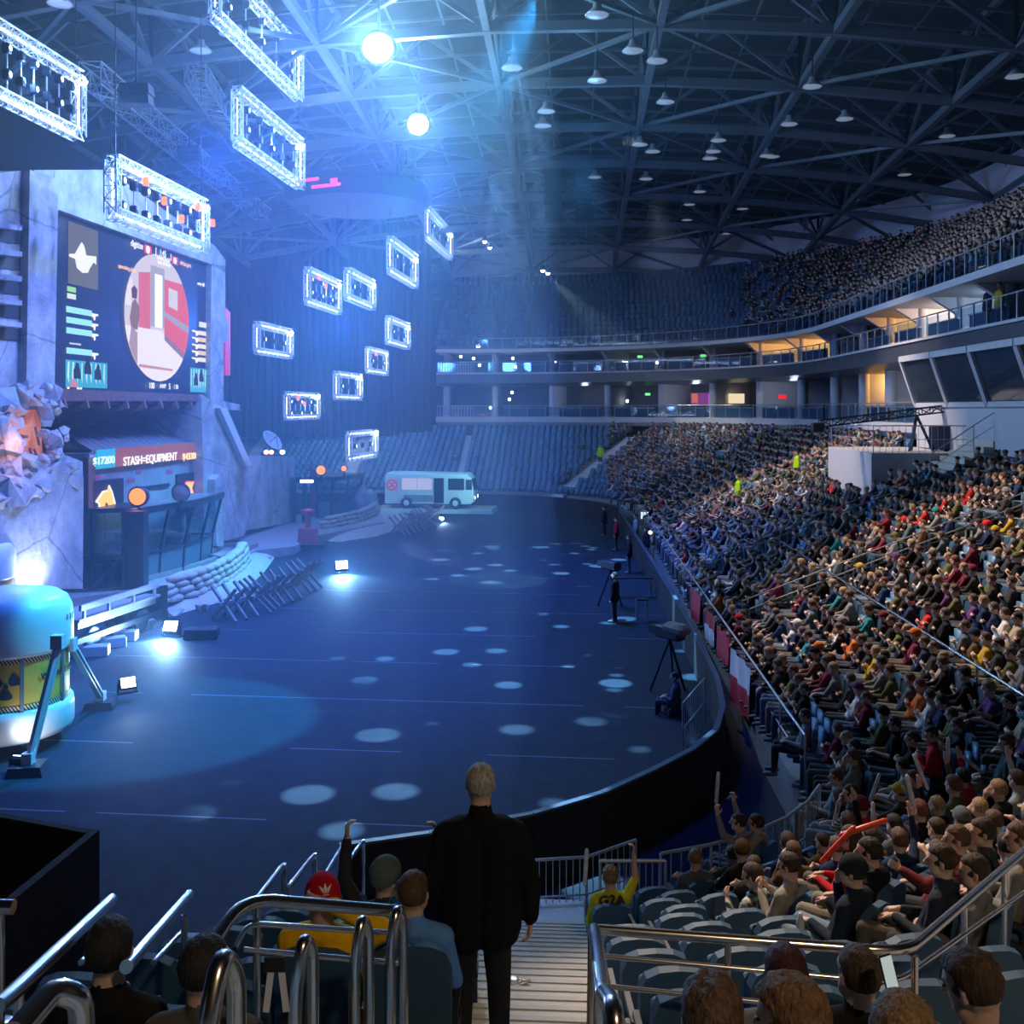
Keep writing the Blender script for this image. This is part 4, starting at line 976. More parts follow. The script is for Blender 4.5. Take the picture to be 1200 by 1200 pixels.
for i, (x, y, L_, w, rz, lab) in enumerate([(110, 768, .9, .5, .2, 'pale block on the floor nearest the tank'), (132, 758, .8, .45, .5, 'pale block on the floor right of the first one'), (148, 750, .7, .5, .1, 'pale block on the floor by the end of the cart'), (160, 738, 1.2, .5, .7, 'pale board lying at the cart end')]):
    mb = MB(); mb.rbox((0, 0, .16), (L_, w, .32), .02); tag(mb.build('concrete_block', mat('pale_block', (.5, .52, .55)), None, PZ(x, y, 0), rz), lab, 'block')
mb = MB(); mb.box((0, 0, .65), (.15, 2.2, 1.3)); mb.box((-.3, -1.0, .65), (.6, .12, 1.3)); tag(mb.build('dark_panel', m_dsteel, None, PZ(172, 734, 0), -.3), 'upright dark panel where the cart meets the sandbags', 'panel')

# ---- barrel tanks
def arc_text(s, size, m, R, z, a0, parent, name='lettering'):
    """letters standing round a cylinder"""
    for i, ch in enumerate(s):
        a = a0+i*size*.85/R; d = Vector((math.cos(a), math.sin(a), 0)); x = Vector((-math.sin(a), math.cos(a), 0))
        cu = bpy.data.curves.new(name, 'FONT'); cu.body = ch; cu.size = size; cu.extrude = .005; cu.align_x = 'CENTER'; cu.align_y = 'CENTER'; cu.materials.append(m); cu.offset = size*.03
        o = text_mesh(name, cu); M = Matrix((x, UPV, d)).transposed().to_4x4(); M.translation = d*(R+.012)+Vector((0, 0, z))
        o.parent = parent; o.matrix_local = M
m_cap = mat('tank_white', (.72, .74, .72), .35, 0, .06, 2); m_yel = mat('tank_yellow', (.62, .42, .06), .4, 0, .25, 1.5); m_navy = mat('tank_black', (.02, .03, .05), .5)
def haz():
    m = bpy.data.materials.new('hazard_stripes'); N, L = nodes_of(m); b = N['Principled BSDF']; b.inputs['Roughness'].default_value = .4
    tc = N.new('ShaderNodeTexCoord'); sp = N.new('ShaderNodeSeparateXYZ'); L.new(tc.outputs['Object'], sp.inputs[0])
    at = N.new('ShaderNodeMath'); at.operation = 'ARCTAN2'; L.new(sp.outputs[1], at.inputs[0]); L.new(sp.outputs[0], at.inputs[1])
    m1 = N.new('ShaderNodeMath'); m1.operation = 'MULTIPLY'; m1.inputs[1].default_value = 19; L.new(at.outputs[0], m1.inputs[0])
    m2 = N.new('ShaderNodeMath'); m2.operation = 'MULTIPLY'; m2.inputs[1].default_value = 9; L.new(sp.outputs[2], m2.inputs[0])
    ad = N.new('ShaderNodeMath'); ad.operation = 'ADD'; L.new(m1.outputs[0], ad.inputs[0]); L.new(m2.outputs[0], ad.inputs[1])
    fr = N.new('ShaderNodeMath'); fr.operation = 'FRACT'; L.new(ad.outputs[0], fr.inputs[0]); gt = N.new('ShaderNodeMath'); gt.operation = 'GREATER_THAN'; gt.inputs[1].default_value = .5; L.new(fr.outputs[0], gt.inputs[0])
    mx = N.new('ShaderNodeMix'); mx.data_type = 'RGBA'; L.new(gt.outputs[0], mx.inputs[0]); mx.inputs[6].default_value = (.02, .025, .04, 1); mx.inputs[7].default_value = (.75, .6, .35, 1); L.new(mx.outputs[2], b.inputs['Base Color'])
    return m
m_haz = haz()
def barrel(loc, lab, full=True):
    r = empty('barrel_tank', loc)
    mb = MB(); mb.lathe([(.01, 3.28), (.7, 3.27), (1.1, 3.2), (1.3, 3.07), (1.4, 2.85), (1.42, 2.6), (1.42, 2.02), (1.4, 1.95), (1.3, 1.93)], n=48); mb.build('white_cap', m_cap, r)
    mb = MB(); mb.lathe([(1.33, 1.95), (1.33, .75)], n=48); mb.build('yellow_body', m_yel, r)
    mb = MB(); mb.lathe([(1.345, 1.95), (1.345, 1.82)], n=48); mb.lathe([(1.345, .90), (1.345, .75)], n=48); mb.build('hazard_band', m_haz, r)
    mb = MB(); mb.lathe([(1.3, .78), (1.42, .74), (1.44, .6), (1.44, .2), (1.38, .08), (1.2, 0), (.01, 0)], n=48); mb.build('white_base', m_cap, r)
    if full:
        ac = math.atan2(-loc[1], -loc[0])            # towards the viewer side of the hall
        for k in range(8):
            a = ac+.22+k*PI/4; mb = MB(); c, s = math.cos(a)*1.35, math.sin(a)*1.35; mb.box((c, s, 1.35), (.05, .08, 1.25), a); mb.build('strap', mat('strap_grey', (.2, .22, .26), .4, .4), r)
        # radiation trefoil
        a = ac-.02; R = 1.345; tf = MB()
        def onc(x, z): return (R+.012)*math.cos(a+x/R), (R+.012)*math.sin(a+x/R), 1.36+z
        for k in range(3):
            c0_ = PI/2+k*2*PI/3+PI; poly = []
            for j in range(7): t = c0_-PI/6+j*PI/18; poly.append(onc(.30*math.cos(t), .30*math.sin(t)))
            for j in range(6, -1, -1): t = c0_-PI/6+j*PI/18; poly.append(onc(.085*math.cos(t), .085*math.sin(t)))
            nn = 7
            for j in range(6): tf.add([poly[j], poly[j+1], poly[13-j-1], poly[13-j]], [(0, 1, 2, 3)])
        tf.add([onc(.055*math.cos(t*PI/6), .055*math.sin(t*PI/6)) for t in range(12)], [tuple(range(12))]); tf.build('radiation_symbol', m_navy, r)
        arc_text('WARNING', .2, m_navy, 1.345, 1.45, ac+.60, r)
        arc_text('III', .18, m_navy, 1.425, 2.65, ac+1.05, r)
    tag(r, lab, 'tank'); return r
TL = Vector(((8-600)/1200*23.6, 23.6, .28)); barrel(TL, 'huge white-capped yellow barrel tank with a radiation symbol, at the left edge')
barrel(Vector(((-38-600)/1200*33, 33, .3)), 'second white-capped tank mostly cut off by the left edge, behind the first', False)
# its struts: things of the tank
def strut(a, b, foot, lab):
    foot = Vector((foot[0], foot[1], 0)); r = empty('tank_strut', foot); off = r.location.copy(); a = Vector(a); b = Vector(b)
    mb = MB(); mb.beam(a, b, .12, .09); mb.beam(a+Vector((.06, .1, 0)), b+Vector((.06, .1, 0)), .05); fpart(mb, 'brace_bar', mat('strut_grey', (.6, .63, .66), .4, .2), r, off)
    mb = MB(); mb.box(b, (.22, .2, .35)); mb.box(a, (.25, .22, .3)); fpart(mb, 'hinge', mat('strut_grey', (.35, .38, .42)), r, off)
    mb = MB(); mb.box(Vector((foot[0], foot[1], .10)), (.75, .7, .2), .15, taper=.85); fpart(mb, 'foot_block', m_dsteel, r, off)
    tag(r, lab, 'strut')
strut(P(68, 752, 22.3), PZ(33, 892, .25), PZ(33, 892, .25)*1.0, 'diagonal grey strut at the front of the barrel tank')
strut(P(82, 755, 23.8), PZ(118, 818, .25), PZ(118, 818, .25)*1.0, 'grey strut leaning out to the right of the barrel tank')
# black ankle-height pads
# ---- spiked timber barricades
def barricade(ctrl, n, L_, lab, scale=1.0):
    pts = ground_poly(ctrl, 0); segs = []
    for i in range(n):
        t = (i+.5)/n*(len(pts)-1); k = min(int(t), len(pts)-2); p = pts[k].lerp(pts[k+1], t-k); d = (pts[k+1]-pts[k]).normalized(); segs.append((p, math.atan2(d.y, d.x)))
    proto = None
    for i, (p, a) in enumerate(segs):
        r = empty('timber_barricade', p, a+random.uniform(-.2, .2)); s = scale
        mb = MB(); mb.beam((-L_/2, 0, .62*s), (L_/2, 0, .62*s), .13); mb.build('log', m_wood, r)
        for x in (-.38*L_, -.08*L_, .25*L_):
            mb = MB(); mb.beam((x, -.62*s, .02), (x+.12, .62*s, 1.2*s), .1); mb.build('stake', m_wood, r)
            mb = MB(); mb.beam((x+.12, .62*s, .02), (x+.02, -.62*s, 1.2*s), .1); mb.build('stake', m_wood, r)
        tag(r, lab % ['first from the left', 'second from the left', 'third from the left', 'fourth from the left', 'rightmost'][min(i, 4) if i < n-1 else 4], 'barricade', 'spiked barricades')
barricade([(262, 728), (300, 716), (335, 702), (368, 684)], 4, 1.9, 'crossed timber barricade before the near sandbags, %s')
barricade([(466, 628), (490, 620), (515, 610)], 4, 2.2, 'crossed timber barricade near the bus, %s', .95)
for i, (x, y) in enumerate([(205, 722), (236, 716), (262, 652), (310, 658), (322, 650), (345, 640)]):
    mb = MB(); slab(mb, (0, 0, .12), (.4, .3, .22), 0, i+20); tag(mb.build('rubble_stone', m_rock, None, PZ(x, y, 0)), ['dark stone left of the near sandbag wall foot', 'dark stone before the middle of the near sandbag wall', 'stone on the sand beside the timber edging', 'stone behind the near barricade, nearer the sandbags', 'stone behind the near barricade, further right', 'stone beside the red pump plate'][i], 'stone')

# ---- the bus
def bus():
    Yb = 77.5; base = P(506, 599, Yb); base.z = .32; r = empty('white_bus', base, math.radians(-6))
    L_, Wd, H_ = 6.7, 2.3, 2.55; mW = mat('bus_white', (.72, .74, .72), .5, 0, .12, 1.5); mD = mat('bus_dark', (.02, .025, .03), .4)
    prof = [(-L_/2, .35), (L_/2-.25, .35), (L_/2, .6), (L_/2, 1.25), (L_/2-.18, 2.3), (L_/2-.5, 2.5), (-L_/2+.2, H_), (-L_/2, 2.3)]
    mb = MB(); mb.prism([(x, -Wd/2, z) for x, z in prof], (0, Wd, 0)); mb.build('body', mW, r)
    mb = MB(); mb.prism([(-L_/2+.0, -Wd/2-.02, 2.35), (L_/2-.25, -Wd/2-.02, 2.3), (L_/2-.5, -Wd/2+.1, 2.58), (-L_/2+.15, -Wd/2+.1, 2.66)], (0, Wd, 0)); mb.build('roof', mat('bus_roof', (.6, .8, .78), .5), r)
    for x0, x1, lit in ((-2.05, -.95, 1), (-.9, .2, 1), (1.45, 2.65, 0)):
        mb = MB(); mb.box(((x0+x1)/2, -Wd/2-.01, 1.82), (x1-x0, .05, .85)); mb.build('side_window', emis('bus_lit_window', (.55, .6, .95), .8) if lit else mD, r)
    mb = MB(); mb.box((.75, -Wd/2-.015, 1.35), (.75, .05, 1.85)); mb.build('door_opening', mD, r)
    mb = MB(); mb.prism([(L_/2-.0+.02, -Wd/2+.15, 1.35), (L_/2+.02, Wd/2-.15, 1.35), (L_/2-.16, Wd/2-.15, 2.2), (L_/2-.16, -Wd/2+.15, 2.2)], (.02, 0, 0)); mb.build('windscreen', mD, r)
    mb = MB(); mb.box((3.0, -Wd/2-.01, 1.8), (.45, .04, .75)); mb.build('cab_window', mD, r)
    mb = MB(); mb.box((L_/2+.02, 0, .8), (.06, 1.9, .35)); mb.build('grille', mD, r)
    for y in (-.8, .8):
        mb = MB(); mb.ell((L_/2+.03, y, .82), (.06, .14, .14)); mb.build('headlight', emis('bus_headlight', (.7, .85, 1), 8), r)
    for x in (-1.7, 2.0):
        for y in (-Wd/2, Wd/2):
            mb = MB(); mb.lathe([(.01, -.14), (.4, -.14), (.44, -.08), (.44, .12), (.3, .14), (.01, .1)], (0, 0, 0), 20, 0, Matrix.Translation((x, y, .42)) @ Matrix.Rotation(PI/2, 4, 'X')); w = mb.build('wheel', mD, r)
            mb = MB(); mb.lathe([(.01, .16), (.2, .15), (.24, .1)], (0, 0, 0), 16, 0, Matrix.Translation((x, y, .42)) @ Matrix.Rotation(PI/2 if y < 0 else -PI/2, 4, 'X')); mb.build('hub', mW, r)
            mb = MB(); 
            if y < 0: mb.lathe([(.55, -.03), (.62, -.02), (.62, .05)], (0, 0, 0), 20, 0, Matrix.Translation((x, y, .42)) @ Matrix.Rotation(PI/2, 4, 'X'), True, 0, PI); mb.build('wheel_arch', mD, r)
    # round red sign with a cross on the rear side panel
    mb = MB(); mb.lathe([(.33, 0), (.42, 0)], (0, 0, 0), 24, 0, Matrix.Translation((-2.8, -Wd/2-.03, 1.75)) @ Matrix.Rotation(PI/2, 4, 'X'))
    for a in (.78, -.78): mb.box((0, 0, 0), (.6, .03, .08), 0, 0, Matrix.Translation((-2.8, -Wd/2-.03, 1.75)) @ Matrix.Rotation(a, 4, 'Y'))
    mb.build('red_emblem', mat('emblem_red', (.8, .04, .06), .5, 0, .1, 2, 0, (1, .05, .08), .3), r)
    mb = MB(); mb.box((-1.7+.9, -Wd/2-.01, .75), (2.2, .04, .5)); mb.build('side_dent', mat('bus_grime', (.25, .28, .3), .8, 0, .5, 3), r)
    tag(r, 'old white bus with a red crossed emblem parked at the far end', 'bus')
    mb = MB(); mb.box((0, 0, .15), (9.2, 3.6, .3), taper=.97); o = mb.build('bus_platform', mat('platform_pale', (.5, .5, .48)), None, (base.x+.3, base.y, 0.01), math.radians(-6)); tag(o, 'low pale platform under the old white bus', 'platform')
    light('bus_light', 'SPOT', base+Vector((5, -5, 3)), 900, (.3, .9, 1), base+Vector((0, 0, 1.4)), .2, 70, .8)
bus()
mb = MB(); boulder(mb, (0, 0, .8), (1.1, 1.1, 1.2), 0, 5); tag(mb.build('rounded_rock', mat('bluish_rock', (.3, .3, .33)), None, PZ(425, 604, .2)), 'rounded rock at the end of the far sandbag wall', 'rock')
# ================================================================== RIG OVER THE STAGE
m_alu = mat('truss_aluminium', (.75, .78, .85), .3, .35, .1, 3)
m_tube = emis('led_tube', (.45, .65, 1.0), 14.0); m_spotw = emis('beam_lens', (.75, .88, 1), 160.0); m_pix = emis('moving_head_lens', (.55, .75, 1), 9.0); m_redl = emis('red_digit', (1, .12, .03), 4)
def quad_frame(tlx, tly, trx, try_, hl, hr, lab, tail=True, red=0, e=160, heads=6, hm=None):
    """square lighting-truss frame hung parallel to the stage front; h = its height in the photo, left and right"""
    Hm = 2.3 if hl > 45 else (2.15 if hl > 32 else 1.75); Hm = hm or Hm; Yl = Hm*1200/hl
    a = P(tlx, tly, Yl); 
    r_ = Vector(((trx-600)/1200, 1, 0)); det = r_.x*(-SD.y)+SD.x*r_.y; t = (a.x*(-SD.y)+SD.x*a.y)/det
    b = Vector((r_.x*t, t, a.z)); L_ = (b-a).length
    if L_ > 12: b = a+(b-a)*12/L_; L_ = 12
    d = (b-a).normalized(); n = Vector((d.y, -d.x, 0)); w = .42
    r = empty('truss_frame', a); off = a.copy(); dn = Vector((0, 0, -Hm))
    k = max(3, int(L_/.45))
    mb = MB(); mb.truss(a, b, w, k, .035); fpart(mb, 'top_truss', m_alu, r, off)
    mb = MB(); mb.truss(a+dn, b+dn, w, k, .035); fpart(mb, 'bottom_truss', m_alu, r, off)
    mb = MB(); mb.truss(a, a+dn, w, 4, .035); fpart(mb, 'side_truss', m_alu, r, off)
    mb = MB(); mb.truss(b, b+dn, w, 4, .035); fpart(mb, 'side_truss', m_alu, r, off)
    # led tubes inside the chords
    mb = MB(); mb.beam(a+d*.3+Vector((0, 0, .0)), b-d*.1, .065); fpart(mb, 'led_bar', m_tube, r, off)
    mb = MB(); mb.beam(a+dn+d*.3, b+dn-d*.3, .065); fpart(mb, 'led_bar', m_tube, r, off)
    mb = MB(); mb.beam(b+dn*.15, b+dn*.85, .06); fpart(mb, 'led_bar', m_tube, r, off)
    mb = MB(); mb.beam(a+dn*.15, a+dn*.85, .04); fpart(mb, 'led_bar', m_tube, r, off)
    nh = max(2, min(heads, int(L_/.7)))
    for i in range(nh):
        p = a.lerp(b, (i+.7)/(nh+.4))
        mb = MB(); mb.beam(p+Vector((0, 0, -.25)), p+dn+Vector((0, 0, .25)), .045); fpart(mb, 'hanging_bar', m_alu, r, off)
        for zz in ((.55, 1.45) if heads > 4 else (.9,)):
            q = p+Vector((0, 0, -zz)); mb = MB(); mb.rbox(q, (.26, .26, .36), .04); hd = fpart(mb, 'moving_head', m_dsteel, r, off)
            mb = MB(); mb.lathe([(.10, 0), (.01, .02)], (0, 0, 0), 10, 0, Matrix.Translation(q+n*.135) @ n.to_track_quat('Z', 'Y').to_matrix().to_4x4()); ln = mb.build('lens', m_pix if (i % 2 == 0) else m_dsteel, hd)
    for i in range(red):
        p = a.lerp(b, .25+.2*i)+Vector((0, 0, -.3-.4*(i % 3)))+n*.26; mb = MB(); mb.box(p, (.16, .16, .30)); fpart(mb, 'red_indicator', m_redl, r, off)
    if tail:
        mb = MB(); mb.ell(b+d*.3+Vector((0, 0, -.1)), (.19, .19, .19)); fpart(mb, 'beam_lamp', m_spotw, r, off)
    mb = MB()
    for q in (a+d*.2, b-d*.2): mb.beam(q, Vector((q.x, q.y, 24.5)), .03)
    fpart(mb, 'hoist_cable', m_dsteel, r, off)
    tag(r, lab, 'lighting truss', 'square lighting truss frames over the stage')
    c = (a+b)/2+Vector((0, 0, -Hm/2))
    light('frame_fill', 'POINT', c+n*.1, e, (.2, .42, 1), None, .35)  # added point light, brightens the truss metal and nearby haze
quad_frame(-40, 8, 92, 102, 84, 62, 'largest lighting truss frame, cut off at the upper left edge', e=260, heads=8)
quad_frame(132, 188, 238, 226, 62, 48, 'lighting truss frame with red digits hanging right over the big screen', red=5, hm=1.85, e=200, heads=8)
quad_frame(278, 106, 352, 160, 60, 52, 'lighting truss frame left below the two brightest lamps', e=240, heads=5)
quad_frame(252, -50, 350, 22, 68, 56, 'lighting truss frame cut off by the top edge of the picture', e=240, heads=5)
quad_frame(360, 316, 397, 333, 37, 33, 'lighting truss frame with red spots, upper left of the middle cluster', red=2, e=150)
quad_frame(407, 317, 437, 331, 31, 27, 'lighting truss frame right beside the one with red spots', e=150, heads=3)
quad_frame(457, 280, 487, 300, 37, 32, 'lighting truss frame second from the top right of the cluster', e=160, heads=3)
quad_frame(501, 245, 528, 264, 33, 28, 'highest lighting truss frame at the right of the cluster', e=160, heads=3)
quad_frame(301, 380, 340, 389, 31, 26, 'leftmost lighting truss frame of the middle cluster', e=150, heads=3)
quad_frame(455, 373, 478, 382, 27, 23, 'lighting truss frame at the right of the cluster, middle height', e=130, heads=3)
quad_frame(431, 409, 453, 414, 25, 22, 'small dim lighting truss frame left below the middle-height one', red=1, e=90, heads=3)
quad_frame(394, 438, 422, 442, 27, 23, 'lighting truss frame low in the middle of the cluster', e=140, heads=3)
quad_frame(336, 462, 372, 466, 27, 23, 'lighting truss frame with red spots, lowest at the left', red=2, e=120)
quad_frame(409, 509, 440, 509, 29, 26, 'lowest lighting truss frame, hanging just above the far seats', e=150, heads=3)
# the two great white lamps facing the hall
def great(px, py, Y, lab, e, R):
    p = P(px, py, Y); r = empty('follow_spot', p); mb = MB(); mb.lathe([(.01, .9), (R*.8, .8), (R*1.2, .15), (R*1.25, 0), (R, 0)], (0, 0, 0), 20, 0, Matrix.Rotation(-PI/2, 4, 'X')); mb.beam((0, .3, 0), (0, .3, 24.8-p.z+1.5), .1); mb.build('lamp_housing', m_dsteel, r)
    mb = MB(); mb.ell((0, -.02, 0), (R, .15, R), 20, 10); mb.build('lamp_lens', emis('great_lens', (.62, .9, 1), 300), r)
    tag(r, lab, 'spotlight'); light('follow_spot_glow', 'SPOT', p+Vector((0, -.3, 0)), e, (.30, .68, 1), p+Vector((.5, -8, -.3)), .35, 112, .9); light('follow_spot_glow', 'POINT', p+Vector((0, -.6, 0)), e*.65, (.42, .76, 1), None, .3)
great(443, 56, 42, 'brightest white spotlight high above the stage, nearer the top edge', 5000, .60)
great(490, 146, 52, 'second bright white spotlight, lower right of the brightest', 3600, .50)
# beams that cross the haze
for (x0, y0, Y0, x1, y1, Y1, e, ang, col) in [(395, 330, 66, 240, 258, 56, 5000, 9, (.35, .55, 1)), (642, 322, 88, 740, 420, 84, 5200, 20, (.8, .85, .75)), (308, 418, 80, 345, 470, 78, 1500, 6, (.4, .9, 1)), (443, 70, 42, 395, 300, 40, 9000, 10, (.35, .85, 1)), (490, 160, 52, 520, 330, 50, 5000, 12, (.35, .85, 1)), (372, 470, 80, 480, 600, 60, 2500, 8, (.5, .55, 1)), (345, 390, 80, 480, 330, 70, 2000, 7, (.35, .8, 1)), (100, 108, 38, 180, 130, 36, 2500, 7, (.4, .7, 1))]:
    light('hall_beam', 'SPOT', P(x0, y0, Y0), e*5, col, P(x1, y1, Y1), .06, ang, .3)
# gobo spots that dapple the floor
def gobo(loc, target, e, ang, col, scale, thr):
    o = light('dapple_spot', 'SPOT', loc, e, col, target, .03, ang, .5); d = o.data; d.use_nodes = True; N, L = d.node_tree.nodes, d.node_tree.links
    em = N['Emission']; g = N.new('ShaderNodeNewGeometry'); vt = N.new('ShaderNodeVectorTransform'); vt.vector_type = 'VECTOR'; vt.convert_from = 'WORLD'; vt.convert_to = 'OBJECT'
    tc = N.new('ShaderNodeTexCoord'); sp = N.new('ShaderNodeSeparateXYZ'); L.new(tc.outputs['Normal'], sp.inputs[0])
    dx = N.new('ShaderNodeMath'); dx.operation = 'DIVIDE'; L.new(sp.outputs[0], dx.inputs[0]); L.new(sp.outputs[2], dx.inputs[1])
    dy = N.new('ShaderNodeMath'); dy.operation = 'DIVIDE'; L.new(sp.outputs[1], dy.inputs[0]); L.new(sp.outputs[2], dy.inputs[1])
    cb = N.new('ShaderNodeCombineXYZ'); L.new(dx.outputs[0], cb.inputs[0]); L.new(dy.outputs[0], cb.inputs[1])
    vo = N.new('ShaderNodeTexVoronoi'); vo.inputs['Scale'].default_value = scale; vo.inputs['Randomness'].default_value = .8; L.new(cb.outputs[0], vo.inputs['Vector'])
    mr = N.new('ShaderNodeMapRange'); mr.inputs[1].default_value = thr*.75; mr.inputs[2].default_value = thr; mr.inputs[3].default_value = 1; mr.inputs[4].default_value = 0; L.new(vo.outputs['Distance'], mr.inputs[0])
    L.new(mr.outputs[0], em.inputs['Strength'])
gobo((-1.2, 21.5, 20), (-.7, 21.0, 0), 90000, 34, (.4, .7, 1), 11, .34)
gobo((0, 34, 20), (1, 33, 0), 130000, 42, (.25, .6, 1), 12, .30)
gobo((-1, 52, 20), (0, 52, 0), 130000, 46, (.3, .65, 1), 12, .32)
# long catwalk trusses high at the left
for (a, b, lab) in [((105, 85, 46), (310, 235, 80), 'long dim catwalk truss running back behind the frames'), ((228, 85, 50), (290, 140, 66), 'short dim ladder truss left of the bright frames')]:
    mb = MB(); A = P(*a); B = P(*b); B.z = A.z; r = empty('catwalk_truss', A); mb.truss(A, B, 1.0, 26, .05); fpart(mb, 'lattice', mat('dim_truss', (.35, .38, .45), .4, .4), r, A.copy())
    mb = MB(); [mb.beam(A.lerp(B, t), A.lerp(B, t)+Vector((0, 0, 25.5-A.z)), .04) for t in (.1, .5, .9)]; fpart(mb, 'hoist_cable', m_dsteel, r, A.copy()); tag(r, lab, 'truss')
# hanging oval scoreboard with a red arrow strip
c = P(420, 232, 70); r = empty('hanging_scoreboard', c); mb = MB(); mb.lathe([(4.6, -.6), (5.0, -.2), (5.0, .5), (4.6, .8), (.1, .9)], n=36); mb.lathe([(.1, -.7), (4.6, -.6)], n=36); mb.build('ring_body', mat('score_ring', (.05, .05, .08), .6), r)
mb = MB(); F = Matrix.Translation((-2.2, -4.6, 0)) @ Matrix.Rotation(-.45, 4, 'Z')
mb.box((-.5, 0, .25), (1.8, .05, .18), 0, 0, F); mb.box((1.0, 0, -.25), (2.2, .05, .18), 0, 0, F); mb.box((1.6, 0, .0), (.5, .05, .3), 0, 0, F); mb.build('red_led_arrow', emis('red_led', (1, .03, .15), 2.2), r)
mb = MB(); [mb.beam((x, y, .8), (x, y, 4), .05) for x, y in ((3, 3), (-3, 3), (3, -3), (-3, -3))]; mb.build('hoist_cable', m_dsteel, r); tag(r, 'dim oval hanging ring with red light strips above the middle of the hall', 'scoreboard')
# line arrays
for (x, y, Y, lab) in [(648, 235, 70, 'long dark curved loudspeaker array hanging left of the roof lamps'), (684, 235, 74, 'long dark curved loudspeaker array hanging right of its twin'), (160, 118, 40, 'small dark loudspeaker box hung on the catwalk truss'), (222, 185, 56, 'small dark loudspeaker box hung further along the catwalk')]:
    c = P(x, y, Y); r = empty('speaker_array', c); n = 9 if y > 200 else 2
    for i in range(n):
        mb = MB(); mb.box((0, -.03*i*i*.4, -.42*i+.42*n/2), (1.2, .7, .38), 0, 0, None, .92); mb.build('speaker_cabinet', m_dsteel, r)
    mb = MB(); mb.beam((0, 0, .42*n/2+.2), (0, 0, 25.5-c.z), .05); mb.build('hoist_cable', m_dsteel, r); tag(r, lab, 'loudspeaker')
# roof lamps: round bay lights hanging from the trusses
lamp0 = MB(); lamp0.lathe([(.01, .55), (.16, .5), (.2, .3), (.42, .1), (.5, 0), (.46, .0)], n=16)
lg = empty('bay_lamp'); lamp0.build('shade', mat('lamp_shade', (.5, .52, .56), .4, .4), lg); g_ = MB(); g_.lathe([(.45, .01), (.01, -.04)], n=16); g_.build('diffuser', mat('lamp_diffuser', (.5, .55, .6), .3, 0, .05, 2, 0, (.5, .65, .8), .25), lg)
g_ = MB(); g_.beam((0, 0, .5), (0, 0, 1.6), .05); g_.build('stem', m_dsteel, lg)
LG = [(c, []) for c in kids(lg)]; first = True; k = 0
spots = [(952, 102), (925, 146), (899, 183), (640, 131), (636, 148), (870, 245), (852, 274), (848, 255), (905, 184), (1190, 90), (780, 120), (765, 178), (757, 210), (842, 165), (836, 178), (832, 186), (820, 225), (808, 240), (697, 208), (750, 170), (805, 258), (990, 140), (1110, 160), (1060, 205), (1000, 235), (600, 80), (270, 40), (70, 5), (235, 60), (700, 18), (770, 72), (700, 95), (742, 60)]
for (x, y) in spots:
    z = 23.6; Y = (z-CAMZ)*1200/(480-y); p = P(x, y, Y)
    if first: o = lg; o.location = p; first = False
    else: o, _ = copy_tree(lg, LG, p, 0)
    tag(o, 'round grey high-bay lamp hanging from the roof trusses', 'ceiling lamp', 'round bay lamps under the roof')
# small far spot lamps near the roof edge
for (x, y, lab) in [(642, 320, 'tiny white lamp over the far stand, source of the pale beam'), (636, 317, 'tiny white lamp just left of the pale beam'), (574, 290, 'tiny white lamp in the blue haze above the far stand'), (568, 283, 'tiny upper lamp in the blue haze beside its neighbour')]:
    mb = MB(); mb.ell((0, 0, 0), (.16, .16, .16)); r = empty('small_spot', P(x, y, 88)); mb.build('lens', emis('small_spot_lens', (.85, .95, 1), 30), r); mb = MB(); mb.lathe([(.1, .5), (.2, .4), (.22, 0)], n=10); mb.beam((0, 0, .4), (0, 0, 23.5-r.location.z), .04); mb.build('housing', m_dsteel, r); tag(r, lab, 'lamp')
